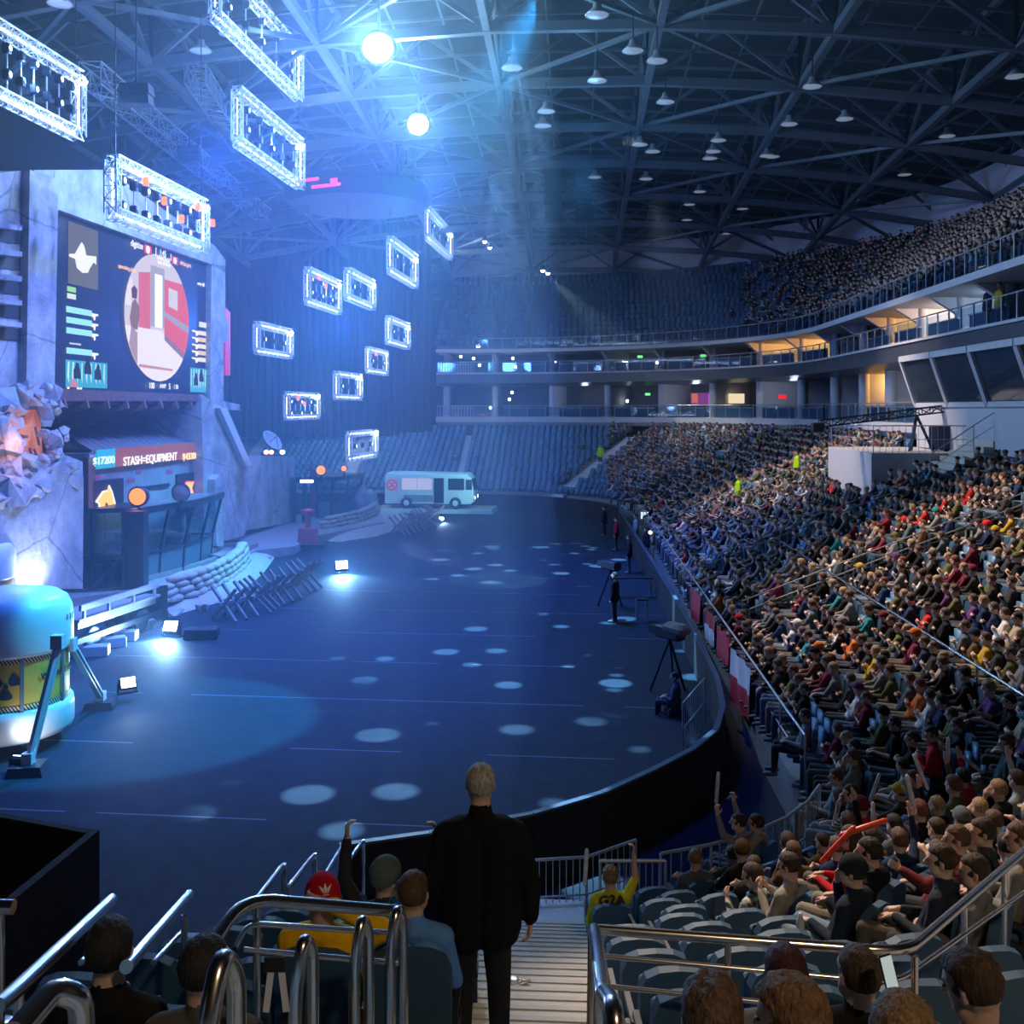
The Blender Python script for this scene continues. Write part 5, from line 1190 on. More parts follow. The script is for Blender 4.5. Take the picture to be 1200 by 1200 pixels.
# ================================================================== PEOPLE
m_skin = ramp_random('skin', [(.62, .40, .30), (.55, .34, .25), (.68, .46, .36), (.58, .37, .28)], .6)
m_top = cloth('top_cloth'); m_top_stripe = cloth('striped_cloth', 'stripe', (.6, .62, .65)); m_top_plaid = cloth('plaid_cloth', 'plaid', (.55, .6, .55))
m_legs = ramp_random('trouser_cloth', [(.05, .08, .14), (.02, .02, .025), (.12, .18, .28), (.10, .09, .08), (.06, .07, .09), (.25, .22, .17), (.03, .04, .07)], .85)
m_shoe = mat('shoe_rubber', (.12, .12, .13), .6, 0, .6, 6); m_lip = mat('lips', (.45, .2, .17), .5); m_under = mat('shirt_collar', (.5, .5, .52), .8)
FIGM = [m_skin, m_top, m_legs, m_shoe, m_lip, m_under]
SK, TP, LG_, SH, LP, UN = range(6)
def hairmat():
    m = bpy.data.materials.new('hair'); N, L = nodes_of(m); b = N['Principled BSDF']; b.inputs['Roughness'].default_value = .7
    oi = N.new('ShaderNodeObjectInfo'); tc = N.new('ShaderNodeTexCoord'); mp = N.new('ShaderNodeMapping'); mp.inputs['Scale'].default_value = (90, 90, 12)
    L.new(tc.outputs['Object'], mp.inputs[0]); nz = N.new('ShaderNodeTexNoise'); nz.inputs['Scale'].default_value = 1; nz.inputs['Detail'].default_value = 2; nz.inputs['Distortion'].default_value = .8; L.new(mp.outputs[0], nz.inputs['Vector'])
    mr = N.new('ShaderNodeMapRange'); mr.inputs[1].default_value = .3; mr.inputs[2].default_value = .7; mr.inputs[3].default_value = .45; mr.inputs[4].default_value = 1.5; L.new(nz.outputs[0], mr.inputs[0])
    vm = N.new('ShaderNodeVectorMath'); vm.operation = 'SCALE'; L.new(oi.outputs['Color'], vm.inputs[0]); L.new(mr.outputs[0], vm.inputs['Scale']); L.new(vm.outputs[0], b.inputs['Base Color'])
    bp = N.new('ShaderNodeBump'); bp.inputs['Strength'].default_value = .8; bp.inputs['Distance'].default_value = .01; L.new(nz.outputs[0], bp.inputs['Height']); L.new(bp.outputs[0], b.inputs['Normal'])
    return m
m_hair = hairmat()
m_capm = cloth('cap_cloth')
def V3(*a): return Vector(a)
class Fig:
    """collects tapered capsules, each with a material tag, in a figure frame that faces +Y"""
    def __init__(s): s.c = []
    def cap(s, a, b, r0, r1, t): s.c.append((Vector(a), Vector(b), r0, r1, t))
    def chain(s, pts, rs, t):
        for i in range(len(pts)-1): s.cap(pts[i], pts[i+1], rs[i], rs[i+1], t)
def hand(F, w, d, palm_n, fine, curl=.5, side=1):
    """palm, four fingers and thumb from wrist w along d"""
    d = Vector(d).normalized(); n = Vector(palm_n); n = (n-d*n.dot(d)).normalized(); sd = d.cross(n)*side
    w = Vector(w)
    if not fine:
        F.cap(w, w+d*.08, .030, .036, SK); F.cap(w+d*.08, w+d*.145+n*.03*curl, .032, .022, SK); F.cap(w+d*.03+sd*.02, w+d*.08+sd*.055, .016, .013, SK); return
    for k in (-1.3, -.45, .45, 1.3): F.cap(w+sd*.006*k, w+d*.085+sd*.019*k, .016, .0125, SK)
    for k, ln in ((-1.3, .062), (-.45, .076), (.45, .082), (1.3, .072)):
        p = w+d*.085+sd*.0215*k; q = p+(d*math.cos(curl*.7)+n*math.sin(curl*.7))*ln*.5; e = q+(d*math.cos(curl*1.7)+n*math.sin(curl*1.7))*ln*.5
        F.cap(p, q, .0105, .0095, SK); F.cap(q, e, .0095, .008, SK)
    p = w+d*.025+sd*.026; q = p+(d*.6+sd*.75+n*.2).normalized()*.042; F.cap(w+d*.015+sd*.012, p, .016, .013, SK); F.cap(p, q, .0125, .011, SK); F.cap(q, q+(d*.85+sd*.15+n*.3*curl).normalized()*.034, .011, .009, SK)
def head(F, c, yaw, pitch, neck0, fine):
    """c: centre of the skull"""
    M = Matrix.Translation(Vector(c)) @ Matrix.Rotation(yaw, 4, 'Z') @ Matrix.Rotation(pitch, 4, 'X')
    f = lambda x, y, z: M @ Vector((x, y, z))
    F.cap(neck0, f(0, -.02, -.06), .066, .060, SK)
    F.cap(f(0, -.03, .03), f(0, .025, .035), .083, .076, SK); F.cap(f(0, -.02, -.01), f(0, .03, -.02), .078, .066, SK)
    F.cap(f(-.022, .03, -.06), f(.022, .03, -.06), .052, .052, SK); F.cap(f(0, .06, -.085), f(0, .05, -.09), .03, .03, SK)
    F.cap(f(0, .098, .012), f(0, .118, -.022), .011 if fine else .016, .015 if fine else .02, SK)
    F.cap(f(-.035, .084, .028), f(.035, .084, .028), .016, .016, SK)
    for s in (-1, 1): F.cap(f(.08*s, -.008, .012), f(.083*s, -.005, -.022), .015 if fine else .02, .011 if fine else .015, SK)
    if fine: F.cap(f(-.018, .085, -.052), f(.018, .085, -.052), .0095, .0095, LP)
    return M
def torso(F, hip, chest, sho_w, lean_side=0.0, bulk=1.0, hem=True):
    hip = Vector(hip); chest = Vector(chest); mid = hip.lerp(chest, .5)
    for s in (-1, 1):
        F.cap(hip+V3(.065*s, 0, .02), mid+V3(.07*s, 0, 0), .125*bulk, .112*bulk, TP); F.cap(mid+V3(.07*s, 0, 0), chest+V3(.085*s, 0, -.02), .112*bulk, .108*bulk, TP)
        F.cap(chest+V3(.04*s, -.005, .09), chest+V3(sho_w*s, 0, .045), .066*bulk, .074*bulk, TP)
        F.cap(hip+V3(.05*s, 0, -.02), hip+V3(.07*s, .02, -.05), .125, .12, LG_)
    F.cap(chest+V3(0, 0, .09), chest+V3(0, .0, .155), .082, .066, TP)
ARMS = {}
def seated(arms='lap', yaw=0.0, pitch=0.0, lean=-.10, knees=.14, bulk=1.0, fine=False, sleeve=True, thigh=.45, feet_back=0.0, tuck=0.0):
    F = Fig(); hip = V3(0, 0, .53); chest = V3(0, lean, .86); sw = .165
    torso(F, hip, chest, sw, 0, bulk)
    for s in (-1, 1):
        kn = V3((knees+tuck)*s, thigh, .53); an = V3((knees-.01)*s, thigh+.02-feet_back, .09)
        F.chain([hip+V3(.09*s, .02, -.01), kn, an], [.092, .066, .045], LG_); F.cap(kn, kn+V3(0, .0, -.02), .068, .068, LG_)
        F.chain([an+V3(0, -.03, -.04), an+V3(.01*s, .10, -.05), an+V3(.02*s, .17, -.055)], [.045, .045, .035], SH)
        sh = chest+V3(sw*s, 0, .045)
        a = arms if isinstance(arms, str) else arms[0 if s < 0 else 1]
        hd = None
        if a == 'lap': el = sh+V3(.07*s, .05, -.27); wr = V3(.07*s, .26, .66); hd = (V3(-.25*s, .9, -.2), V3(0, -.1, -1))
        elif a == 'cross': el = sh+V3(.07*s, .10, -.25); wr = V3(-.08*s, lean+.25, .82+.03*s); hd = (V3(-1*s, -.1, .05), V3(0, -1, 0))
        elif a == 'chin': el = sh+V3(.02*s, .20, -.22); wr = chest+V3(.035*s, .17, .16); hd = (V3(-.1*s, -.15, .9), V3(-.3*s, -1, .2))
        elif a == 'knee': el = sh+V3(.09*s, .16, -.22); wr = V3(.13*s, .38, .66); hd = (V3(.0, .9, -.4), V3(0, -.1, -1))
        elif a == 'phone': el = sh+V3(.05*s, .10, -.26); wr = chest+V3(.06*s, .30, -.02); hd = (V3(-.35*s, .6, .55), V3(-1*s, -.2, .2))
        elif a == 'up': el = sh+V3(.14*s, .14, .16); wr = el+V3(.0, .08, .25); hd = (V3(0, .1, 1), V3(-1*s, 0, 0))
        elif a == 'fwd': el = sh+V3(.10*s, .20, -.12); wr = el+V3(-.03*s, .22, .08); hd = (V3(-.1*s, .9, .3), V3(-.8*s, 0, -.4))
        elif a == 'head': el = sh+V3(.20*s, -.02, .10); wr = chest+V3(.06*s, -.11, .33); hd = (V3(-1*s, -.1, .15), V3(0, 1, 0))
        elif a == 'face': el = sh+V3(.09*s, .16, -.14); wr = chest+V3(.10*s, .14, .22); hd = (V3(-.25*s, -.15, 1), V3(-.5*s, -.8, 0))
        F.chain([sh, el], [.066*bulk, .05*bulk], TP)
        if sleeve: F.cap(el, Vector(el).lerp(wr, .9), .050*bulk, .036*bulk, TP); F.cap(Vector(el).lerp(wr, .8), wr, .03, .026, SK)
        else: F.cap(el, wr, .044, .028, SK)
        hand(F, wr, hd[0], hd[1], fine, .9, -s if a in ('lap', 'knee') else s)
    M = head(F, chest+V3(0, .035+lean*.15, .285), yaw, pitch, chest+V3(0, 0, .12), fine)
    return F, M
def standing(fine=True):
    F = Fig(); hip = V3(0, 0, .98); chest = V3(0, -.02, 1.36); 
    for s in (-1, 1):
        F.cap(V3(.085*s, 0, .86), V3(.09*s, -.005, 1.08), .165, .155, TP); F.cap(V3(.09*s, -.005, 1.08), V3(.10*s, -.015, 1.38), .155, .135, TP)
        F.cap(chest+V3(.05*s, -.01, .09), chest+V3(.19*s, 0, .045), .075, .085, TP)
        F.chain([V3(.09*s, 0, .92), V3(.11*s, .015, .50), V3(.115*s, -.02, .10)], [.10, .074, .055], LG_)
        F.chain([V3(.115*s, -.05, .05), V3(.125*s, .10, .045), V3(.13*s, .18, .04)], [.05, .05, .04], SH)
        sh = chest+V3(.20*s, 0, .04); el = V3(.295*s, -.03, 1.10); wr = V3(.30*s, .05, .86)
        F.chain([sh, el, wr+V3(0, 0, .02)], [.085, .068, .052], TP); hand(F, wr, V3(-.03*s, .1, -1), V3(-s, 0, 0), fine, .6, s)
    F.cap(chest+V3(0, -.01, .1), chest+V3(0, 0, .19), .08, .07, TP)
    M = head(F, chest+V3(0, .02, .325), 0.05, .05, chest+V3(0, 0, .14), fine)
    return F, M
def build_fig(F, name, vox, mats=None, decim=None):
    mb = MB()
    for a, b, r0, r1, t in F.c:
        d = b-a; L_ = d.length; n = 12 if vox < .015 else 9
        q = d.to_track_quat('Z', 'Y').to_matrix().to_4x4() if L_ > 1e-5 else Matrix.Identity(4)
        prof = [(max(1e-4, r0*math.sin(t_)), -r0*math.cos(t_)) for t_ in [PI/2*i/3 for i in range(4)]]+[(max(1e-4, r1*math.cos(t_)), L_+r1*math.sin(t_)) for t_ in [PI/2*i/3 for i in range(4)]]
        mb.lathe(prof, (0, 0, 0), n, 0, Matrix.Translation(a) @ q)
    o = mb.build('tmp', []); 
    md = o.modifiers.new('r', 'REMESH'); md.mode = 'VOXEL'; md.voxel_size = vox; md.use_smooth_shade = True
    sm = o.modifiers.new('s', 'SMOOTH'); sm.factor = .5; sm.iterations = 2 if vox < .015 else 1
    if decim: dm = o.modifiers.new('d', 'DECIMATE'); dm.ratio = decim
    dg = bpy.context.evaluated_depsgraph_get(); dg.update(); me = bpy.data.meshes.new_from_object(o.evaluated_get(dg)); me.name = name
    bpy.data.objects.remove(o)
    n = len(me.polygons); cs = np.zeros(n*3, 'f'); me.polygons.foreach_get('center', cs); cs = cs.reshape(-1, 3)
    best = np.full(n, 1e9); idx = np.zeros(n, 'i')
    for a, b, r0, r1, t in F.c:
        A = np.array(a); d = np.array(b)-A; L2 = max(d @ d, 1e-9); tt = np.clip((cs-A) @ d/L2, 0, 1)
        dist = np.linalg.norm(cs-A-tt[:, None]*d, axis=1)-(r0+(r1-r0)*tt)
        m = dist < best; best[m] = dist[m]; idx[m] = t
    me.materials.clear()
    for m in (mats or FIGM): me.materials.append(m)
    me.polygons.foreach_set('material_index', idx.astype('i')); me.polygons.foreach_set('use_smooth', [True]*n); me.update()
    return me
def hair_mesh(M, style='short', seed=0, res=1):
    """closed hair cap round the skull, tucked inside it where the face is"""
    mb = MB(); n = 20*res; k = 14*res; vs = []; fs = []
    rx, ry, rz = (.092, .112, .108)
    for i in range(k+1):
        ph = PI*i/k
        for q in range(n):
            a = 2*PI*q/n; d = Vector((math.sin(ph)*math.cos(a), math.sin(ph)*math.sin(a), math.cos(ph)))
            face = (d.y > .30 and d.z < .42) or (d.y > .02 and d.z < .16)
            low = -.62 if style != 'long' else -.9
            if style == 'bald': low = .0
            inside = face or d.z < low or (d.y > -.12 and d.z < -.02 and style != 'long')
            w = .86 if inside else 1.0+.035*noise.noise(d*5+Vector((seed, 0, 0)))
            if not inside and res > 1: w += .03*noise.noise(d*16+Vector((0, seed, 0)))
            if style == 'tuft' and d.z > .4: w += .09*(.5+noise.noise(d*3+Vector((seed, 2, 0))))+.05*max(0, d.y)
            if style == 'crop' and not inside: w -= .035
            p = Vector((d.x*rx, d.y*ry-.008, d.z*rz+.03))*w
            if style == 'long' and d.z < -.1 and not face and d.y < .3: p.z -= .13*min(1, (-d.z-.1)*2); p.x *= 1.08
            vs.append(M @ p)
    for i in range(k):
        for q in range(n): fs.append((i*n+q, (i+1)*n+q, (i+1)*n+(q+1) % n, i*n+(q+1) % n))
    mb.add(vs, fs, 0, True); return mb
def cap_mesh(M, back=False, beanie=False):
    mb = MB(); n = 20; vs = []; fs = []; k = 7
    for i in range(k+1):
        ph = (PI*.5+.12 if not beanie else PI*.62)*i/k
        for q in range(n):
            a = 2*PI*q/n; d = Vector((math.sin(ph)*math.cos(a), math.sin(ph)*math.sin(a), math.cos(ph))); vs.append(M @ Vector((d.x*.101, d.y*.121-.008, d.z*.118+.035)))
    for i in range(k):
        for q in range(n): fs.append((i*n+q, (i+1)*n+q, (i+1)*n+(q+1) % n, i*n+(q+1) % n))
    mb.add(vs, fs, 0, True)
    if not beanie:
        s = -1 if back else 1; br = []
        for j in range(9): a = PI*j/8; br.append(M @ Vector((.085*math.cos(a), s*(.07+.105*math.sin(a)), .052-.012*math.sin(a))))
        mb.prism(br, (M.to_3x3() @ Vector((0, 0, .01))))
    return mb
def eyes_mesh(M):
    mb = MB()
    for s in (-1, 1): mb.ell((.032*s, .094, .008), (.011, .008, .006), 8, 6, 0, M)
    return mb
m_eye = mat('eye_dark', (.03, .03, .03), .2)
# ---- crowd variants
VAR = []
for i, (arms, yaw, pitch, lean, kn, bulk, sl, style, desc) in enumerate([
        ('lap', -.3, -.05, -.12, .14, 1.0, True, 'short', 'hands in lap'),
        ('cross', -.5, 0, -.14, .12, 1.08, True, 'crop', 'arms folded'),
        (('chin', 'lap'), -.2, .05, -.05, .15, 1.0, True, 'short', 'hand at chin'),
        ('knee', -.4, -.1, .03, .17, 1.05, True, 'tuft', 'leaning forward'),
        ('fwd', -.1, .0, -.08, .14, .98, False, 'short', 'hands held forward'),
        (('lap', 'up'), -.3, .1, -.1, .13, 1.0, True, 'tuft', 'one arm raised'),
        ('lap', .15, 0, -.16, .10, .9, False, 'long', 'long hair, hands in lap'),
        ('phone', -.1, -.3, -.1, .12, 1.0, True, 'short', 'looking down at the hands'),
        ('cross', .1, 0, -.15, .16, 1.12, False, 'crop', 'arms folded'),
        ('chin', -.45, .02, .05, .15, 1.0, True, 'short', 'leaning on both hands')]):
    F, M = seated(arms, yaw, pitch, lean, kn, bulk, False, sl)
    body = bpy.data.objects.new('seated_person', build_fig(F, 'seated_person', .019)); hm_ = hair_mesh(M, style, i).mesh('hair', m_hair)
    cm = cap_mesh(M).mesh('cap', m_capm)
    VAR.append((body.data, hm_, cm, desc, style, F, M)); bpy.data.objects.remove(body)
# low meshes for the far crowd, as arrays
LOW = []
for i in (0, 1, 3, 4, 6):
    F = VAR[i][5]; F2 = Fig(); F2.c = list(F.c); M = VAR[i][6]
    F2.cap(M @ V3(0, -.035, .055), M @ V3(0, .01, .06), .092, .086, UN)     # hair
    me = build_fig(F2, 'low', .034, None, .34)
    nv = len(me.vertices); co = np.zeros(nv*3, 'f'); me.vertices.foreach_get('co', co); me.calc_loop_triangles()
    nt = len(me.loop_triangles); tr = np.zeros(nt*3, 'i'); me.loop_triangles.foreach_get('vertices', tr); pi = np.zeros(nt, 'i'); me.loop_triangles.foreach_get('polygon_index', pi)
    mi = np.zeros(len(me.polygons), 'i'); me.polygons.foreach_get('material_index', mi); LOW.append((co.reshape(-1, 3), tr.reshape(-1, 3), mi[pi])); bpy.data.meshes.remove(me)
PAL = [('black', (.015, .015, .018)), ('charcoal', (.04, .04, .045)), ('navy', (.02, .035, .09)), ('dark green', (.02, .07, .04)), ('maroon', (.16, .02, .045)), ('grey', (.22, .22, .23)), ('light grey', (.42, .42, .43)), ('white', (.65, .65, .64)), ('brown', (.12, .07, .04)), ('red', (.55, .03, .03)), ('denim blue', (.10, .19, .33)), ('teal', (.03, .22, .26)), ('mustard', (.5, .33, .04)), ('beige', (.42, .34, .25)), ('olive', (.12, .12, .05)), ('purple', (.13, .05, .17)), ('pale blue', (.35, .48, .60)), ('orange', (.6, .17, .04)), ('slate', (.10, .13, .16)), ('dark red', (.25, .03, .03))]
PW = [26, 18, 11, 5, 5, 7, 3, 3, 7, 2, 5, 2, 1, 2, 6, 2, 2, .6, 8, 3]
HAIR = [('dark brown', (.035, .02, .012)), ('brown', (.09, .05, .028)), ('black', (.012, .010, .010)), ('light brown', (.18, .11, .06)), ('blond', (.36, .24, .12)), ('auburn', (.15, .045, .02))]
HW = [9, 8, 6, 5, 3, 1]
rng = random.Random(11)
# ---- every seat of the bowl
SEATS = []
def add_row(seg, s0, s1, k, sp=.54):
    o = TREAD*k+.52
    if seg in 'BD': R = (CR if seg == 'B' else FR)+o; n = int((s1-s0)*R/sp); ds = (s1-s0)/max(n, 1)
    else: n = int((s1-s0)/sp); ds = sp
    for i in range(n):
        s = s0+ds*(i+.5)
        if k > 0:
            hit = False
            for sg, a in SIDE_AISLES:
                if sg == seg and abs(s-a)*(1 if seg not in 'BD' else R) < .8: hit = True
            if hit: continue
        (u, v), fd = seg_pt(seg, s, o); p = W(u, v, rowz(k)); q = W(u+fd[0], v+fd[1], rowz(k))-p
        SEATS.append((p, math.atan2(q.y, q.x)-PI/2, seg, s, k))
for k in range(NR):
    add_row('B', -PI/2, 0, k); add_row('C', 0, SIDELEN, k); add_row('D', 0, PI/2, k); add_row('E', 0, 23, k)
def inplat(p):
    c, s = .99824, .0593; u = p.x*c-p.y*s; v = p.x*s+p.y*c
    return (u > PU0-.5 and PV0-.5 < v < PV1+.3) or (u > 13.4 and 39.2 < v < 42)
BLOCKED = []                                   # plan discs kept free for hand-placed figures
def pix(p): return 600+1200*p.x/p.y, 480-1200*(p.z-CAMZ)/p.y
NEAR_CUT = 7.2
procedural = []
for (p, rz, seg, s, k) in SEATS:
    if p.y < NEAR_CUT or inplat(p) or p.x*.99824-p.y*.0593 < .5 and seg == 'B': continue
    x, y = pix(p+V3(0, 0, .9))
    if not -150 < x < 1420: continue
    occ = True
    if seg == 'E' or (seg == 'D' and x < 712): occ = rng.random() < .012
    elif x < 760 and p.y > 40: occ = rng.random() < .8
    else: occ = rng.random() < .93
    if seg == 'B' and x < 800 and p.y < 14: occ = False
    if x < 690: occ = False if p.y < 40 else rng.random() < .012
    procedural.append([p, rz, seg, s, k, occ, x, y])
def clear_of(p, r=.62): return all((p.x-b[0])**2+(p.y-b[1])**2 > (b[2] if len(b) > 2 else r)**2 for b in BLOCKED)

# ---- tip-up seat
def seat_parts(r, folded):
    mb = MB()
    n = 9; vs = []; prof = [(-.22, .42), (-.235, .5), (-.235, .82), (-.20, .9), (-.12, .935), (0, .945), (.12, .935), (.20, .9), (.235, .82), (.235, .5), (.22, .42)]
    mb.add([(x, -.20-.10*(z-.42)-.0+.03*abs(x)*2, z) for x, z in prof]+[(x*.97, -.26-.10*(z-.42), z-.005) for x, z in prof], [tuple(range(len(prof)-1, -1, -1)), tuple(range(len(prof), 2*len(prof)))]+[(i, i+1, i+1+len(prof), i+len(prof)) for i in range(len(prof)-1)]+[(len(prof)-1, 0, len(prof), 2*len(prof)-1)], 0)
    mb.build('seat_back', m_seat, r)
    mb = MB()
    if folded: mb.rbox((0, 0, 0), (.42, .09, .40), .03, 0, 0, Matrix.Translation((0, -.09, .62)) @ Matrix.Rotation(.12, 4, 'X'))
    else: mb.rbox((0, .02, .43), (.44, .42, .07), .025)
    mb.build('seat_pan', m_seat, r)
    for s in (-1, 1): mb = MB(); mb.box((.25*s, -.06, .38), (.03, .34, .08)); mb.box((.25*s, -.16, .21), (.03, .10, .42)); mb.box((.25*s, -.17, .48), (.03, .06, .2)); mb.box((.25*s, .0, .56), (.035, .36, .04)); mb.build('side_frame', m_seatd, r)
se = empty('stadium_seat'); seat_parts(se, True); SEK = [(c, []) for c in kids(se)]
so = empty('stadium_seat'); seat_parts(so, False); SOK = [(c, []) for c in kids(so)]
_first = {'e': True, 'o': True}
def put_seat(p, rz, folded, label, group=None):
    key = 'e' if folded else 'o'; src, ks = (se, SEK) if folded else (so, SOK)
    if _first[key]: _first[key] = False; r = src; r.location = p; r.rotation_euler = (0, 0, rz)
    else: r, _ = copy_tree(src, ks, p, rz)
    if 'group' in r: del r['group']
    return tag(r, label, 'seat', group)
# ---- individual spectators
ORD = ['first', 'second', 'third', 'fourth', 'fifth', 'sixth', 'seventh', 'eighth', 'ninth', 'tenth', 'eleventh', 'twelfth', 'thirteenth', 'fourteenth', 'fifteenth']
used_labels = set()
GARM = {0: 'jacket', 1: 'jumper', 2: 'hoodie', 3: 'jacket', 4: 'T-shirt', 5: 'jacket', 6: 'top', 7: 'hoodie', 8: 'T-shirt', 9: 'jumper'}
def person(vi, p, rz, top, hair, cap=None, label=None, group=None, topmat=None, scale=1.0):
    me, hm2, cm, desc, style, F, M = VAR[vi]
    b = bpy.data.objects.new('seated_person', me); COL.objects.link(b); b.location = p; b.rotation_euler = (0, 0, rz); b.color = (*top, 1); b.scale = (scale,)*3
    if topmat is not None: b.material_slots[1].link = 'OBJECT'; b.material_slots[1].material = topmat
    h = bpy.data.objects.new('hair', hm2); COL.objects.link(h); h.parent = b; h.color = (*hair, 1)
    if cap is not None: c = bpy.data.objects.new('cap', cm); COL.objects.link(c); c.parent = b; c.color = (*cap, 1)
    return tag(b, label, 'person', group)
# ================================================================== NEAR FIGURES, RAILINGS, AUDIENCE
def gz(p):                                    # height of the tread under a world point of the near block
    c, s = .99824, .0593; u = p[0]*c-p[1]*s; v = p[0]*s+p[1]*c
    if u < CU: o = NEARV-v
    elif v < CV: o = math.hypot(u-CU, v-CV)-CR
    else: o = u-SIDEU
    return (rowz(int(o/TREAD)) if o > 0 else .0), o
def snap(px, py, Y, hh):
    """plan point for a head seen at (px,py) at about depth Y, hh the height of the head over the tread"""
    best = None
    for i in range(-60, 61):
        y = Y+i*.03; p = P(px, py, y); z, o = gz(p); e = abs(p.z-hh-z)+abs(y-Y)*.12
        if best is None or e < best[0]: best = (e, p, z)
    return Vector((best[1].x, best[1].y, best[2]))
FINE = {}
def near_person(name, F, M, loc, rz, top, hair, label, style='short', cap=None, capback=False, beanie=False, topmat=None, legs=None, vox=.0095, eyes=True, hres=2, scale=1.0, seed=0):
    me = build_fig(F, name, vox); b = bpy.data.objects.new(name, me); COL.objects.link(b); b.location = loc; b.rotation_euler = (0, 0, rz); b.color = (*top, 1); b.scale = (scale,)*3
    if topmat is not None: b.material_slots[1].link = 'OBJECT'; b.material_slots[1].material = topmat
    if legs is not None: b.material_slots[2].link = 'OBJECT'; b.material_slots[2].material = legs
    if style: h = hair_mesh(M, style, seed, hres).build('hair', m_hair, b); h.color = (*hair, 1)
    if eyes: eyes_mesh(M).build('eyes', m_eye, b)
    if cap is not None: c = cap_mesh(M, capback, beanie).build('beanie' if beanie else 'cap', m_capm, b); c.color = (*cap, 1)
    return tag(b, label, 'person')
m_jean = mat('jeans', (.16, .25, .36), .85, 0, .25, 9); m_dk = mat('dark_trousers', (.012, .012, .015), .9, 0, .3, 9)
HB = dict(HAIR)
# -- the steward standing on the stairs
F, M = standing()
near_person('standing_person', F, M, (P(563, 600, 6.1).x, 6.1, 3.78), .03, (.010, .011, .014), (.38, .37, .35), 'man with short grey hair in a long dark coat, standing on the stairs', 'crop', legs=m_dk, vox=.011, scale=1.0, seed=3)
# -- row in the left block
def put_near(px, py, Y, hh, rz): p = snap(px, py, Y, hh); return p
NP_ = []
def npers(px, py, Y, arms, yaw, pitch, lean, rz, top, hair, label, hh=1.18, **kw):
    fk = {k: kw.pop(k) for k in ('knees', 'bulk', 'sleeve', 'thigh') if k in kw}
    F, M = seated(arms, yaw, pitch, lean, fine=kw.get('vox', .0095) < .012, **fk); p = snap(px, py, Y, hh)
    b = near_person('seated_person', F, M, p, rz, top, hair, label, **kw)
    BLOCKED.append((p.x, p.y)); put_seat(p, rz, False, 'blue seat under the ' + ' '.join(label.split(',')[0].split()[:12]))
    return b, p, M
hood, hp, hM = npers(385, 1034, 5.9, ('lap', 'head'), .45, -.1, -.14, -.10, (.9, .52, .01), HB['brown'], 'spectator in a bright yellow hoodie and red back-turned cap, lounging left of the stairs', cap=(.50, .01, .03), capback=False, style='crop', bulk=1.25)
# leaf-shaped white mark on the cap
mb = MB()
Mc = Matrix.Translation(Vector((0, 0, 0)))
def mark(M, pts_list, name, m, parent, back=True):
    mb = MB()
    for poly in pts_list:
        vs = []
        for x, z in poly:
            y = -math.sqrt(max(.0, 1-(x/.101)**2-((z)/.118)**2))*.121-.012; vs.append(M @ Vector((x, y-.002, z+.035)))
        mb.add(vs, [tuple(range(len(vs)))])
    return mb.build(name, m, parent)
leaf = [[(0, .035), (.010, .06), (0, .085), (-.010, .06)], [(.006, .036), (.022, .05), (.036, .075), (.012, .062)], [(-.006, .036), (-.022, .05), (-.036, .075), (-.012, .062)], [(-.02, .028), (.02, .028), (.016, .032), (-.016, .032)]]
mark(hM, leaf, 'cap_emblem', mat('white_thread', (.8, .8, .8), .8), hood)
npers(455, 1016, 7.0, ('up', 'up'), -.5, .1, -.1, -.05, (.03, .035, .045), HB['dark brown'], 'spectator in a grey-green beanie and dark jacket with both arms raised', cap=(.10, .14, .14), beanie=True, style=None)
npers(486, 1034, 6.2, ('face', 'lap'), -.2, .05, -.08, -.02, (.12, .32, .80), HB['brown'], 'spectator in a light blue shirt with cropped hair and a hand at the face', style='crop')
npers(519, 1008, 7.6, ('face', 'face'), .3, .0, -.05, .0, (.25, .36, .48), HB['dark brown'], 'spectator in a pale blue top half hidden behind the standing man', style='crop')
# -- yellow jersey on the right of the stairs
jers, jp, jM = npers(714, 1022, 11.9, ('lap', 'up'), -.1, 0, -.10, .05, (.62, .60, .03), HB['light brown'], 'spectator in a yellow jersey lettered G2A at the foot of the stairs', style='tuft', sleeve=False, topmat=None)
def btext(s, size, z, parent, m, y=-.262, w=1.0):
    cu = bpy.data.curves.new('lettering', 'FONT'); cu.body = s; cu.size = size; cu.align_x = 'CENTER'; cu.align_y = 'CENTER'; cu.extrude = .004; cu.offset = size*.02; cu.materials.append(m)
    o = text_mesh('lettering', cu); o.parent = parent; o.location = (0, y, z); o.rotation_euler = (PI/2-.05, 0, 0); o.scale = (w, 1, 1); return o
ink = mat('black_ink', (.02, .03, .02), .8)
btext('G2A', .14, .955, jers, ink, -.218, 1.1); btext('@steelseries', .06, .86, jers, ink, -.212); btext('____', .05, .70, jers, ink, -.205)
# -- two dark figures at the lower left
npers(140, 1092, 3.85, 'lap', .1, .1, -.1, -.05, (.012, .012, .014), HB['black'], 'dark-clothed spectator with short hair at the lower left, seen from behind', style='short')
npers(249, 1112, 4.2, 'lap', -.3, .1, -.1, -.05, (.10, .09, .08), HB['black'], 'spectator with a shaved dark head and brown-grey collar behind the left handrail', style='crop')
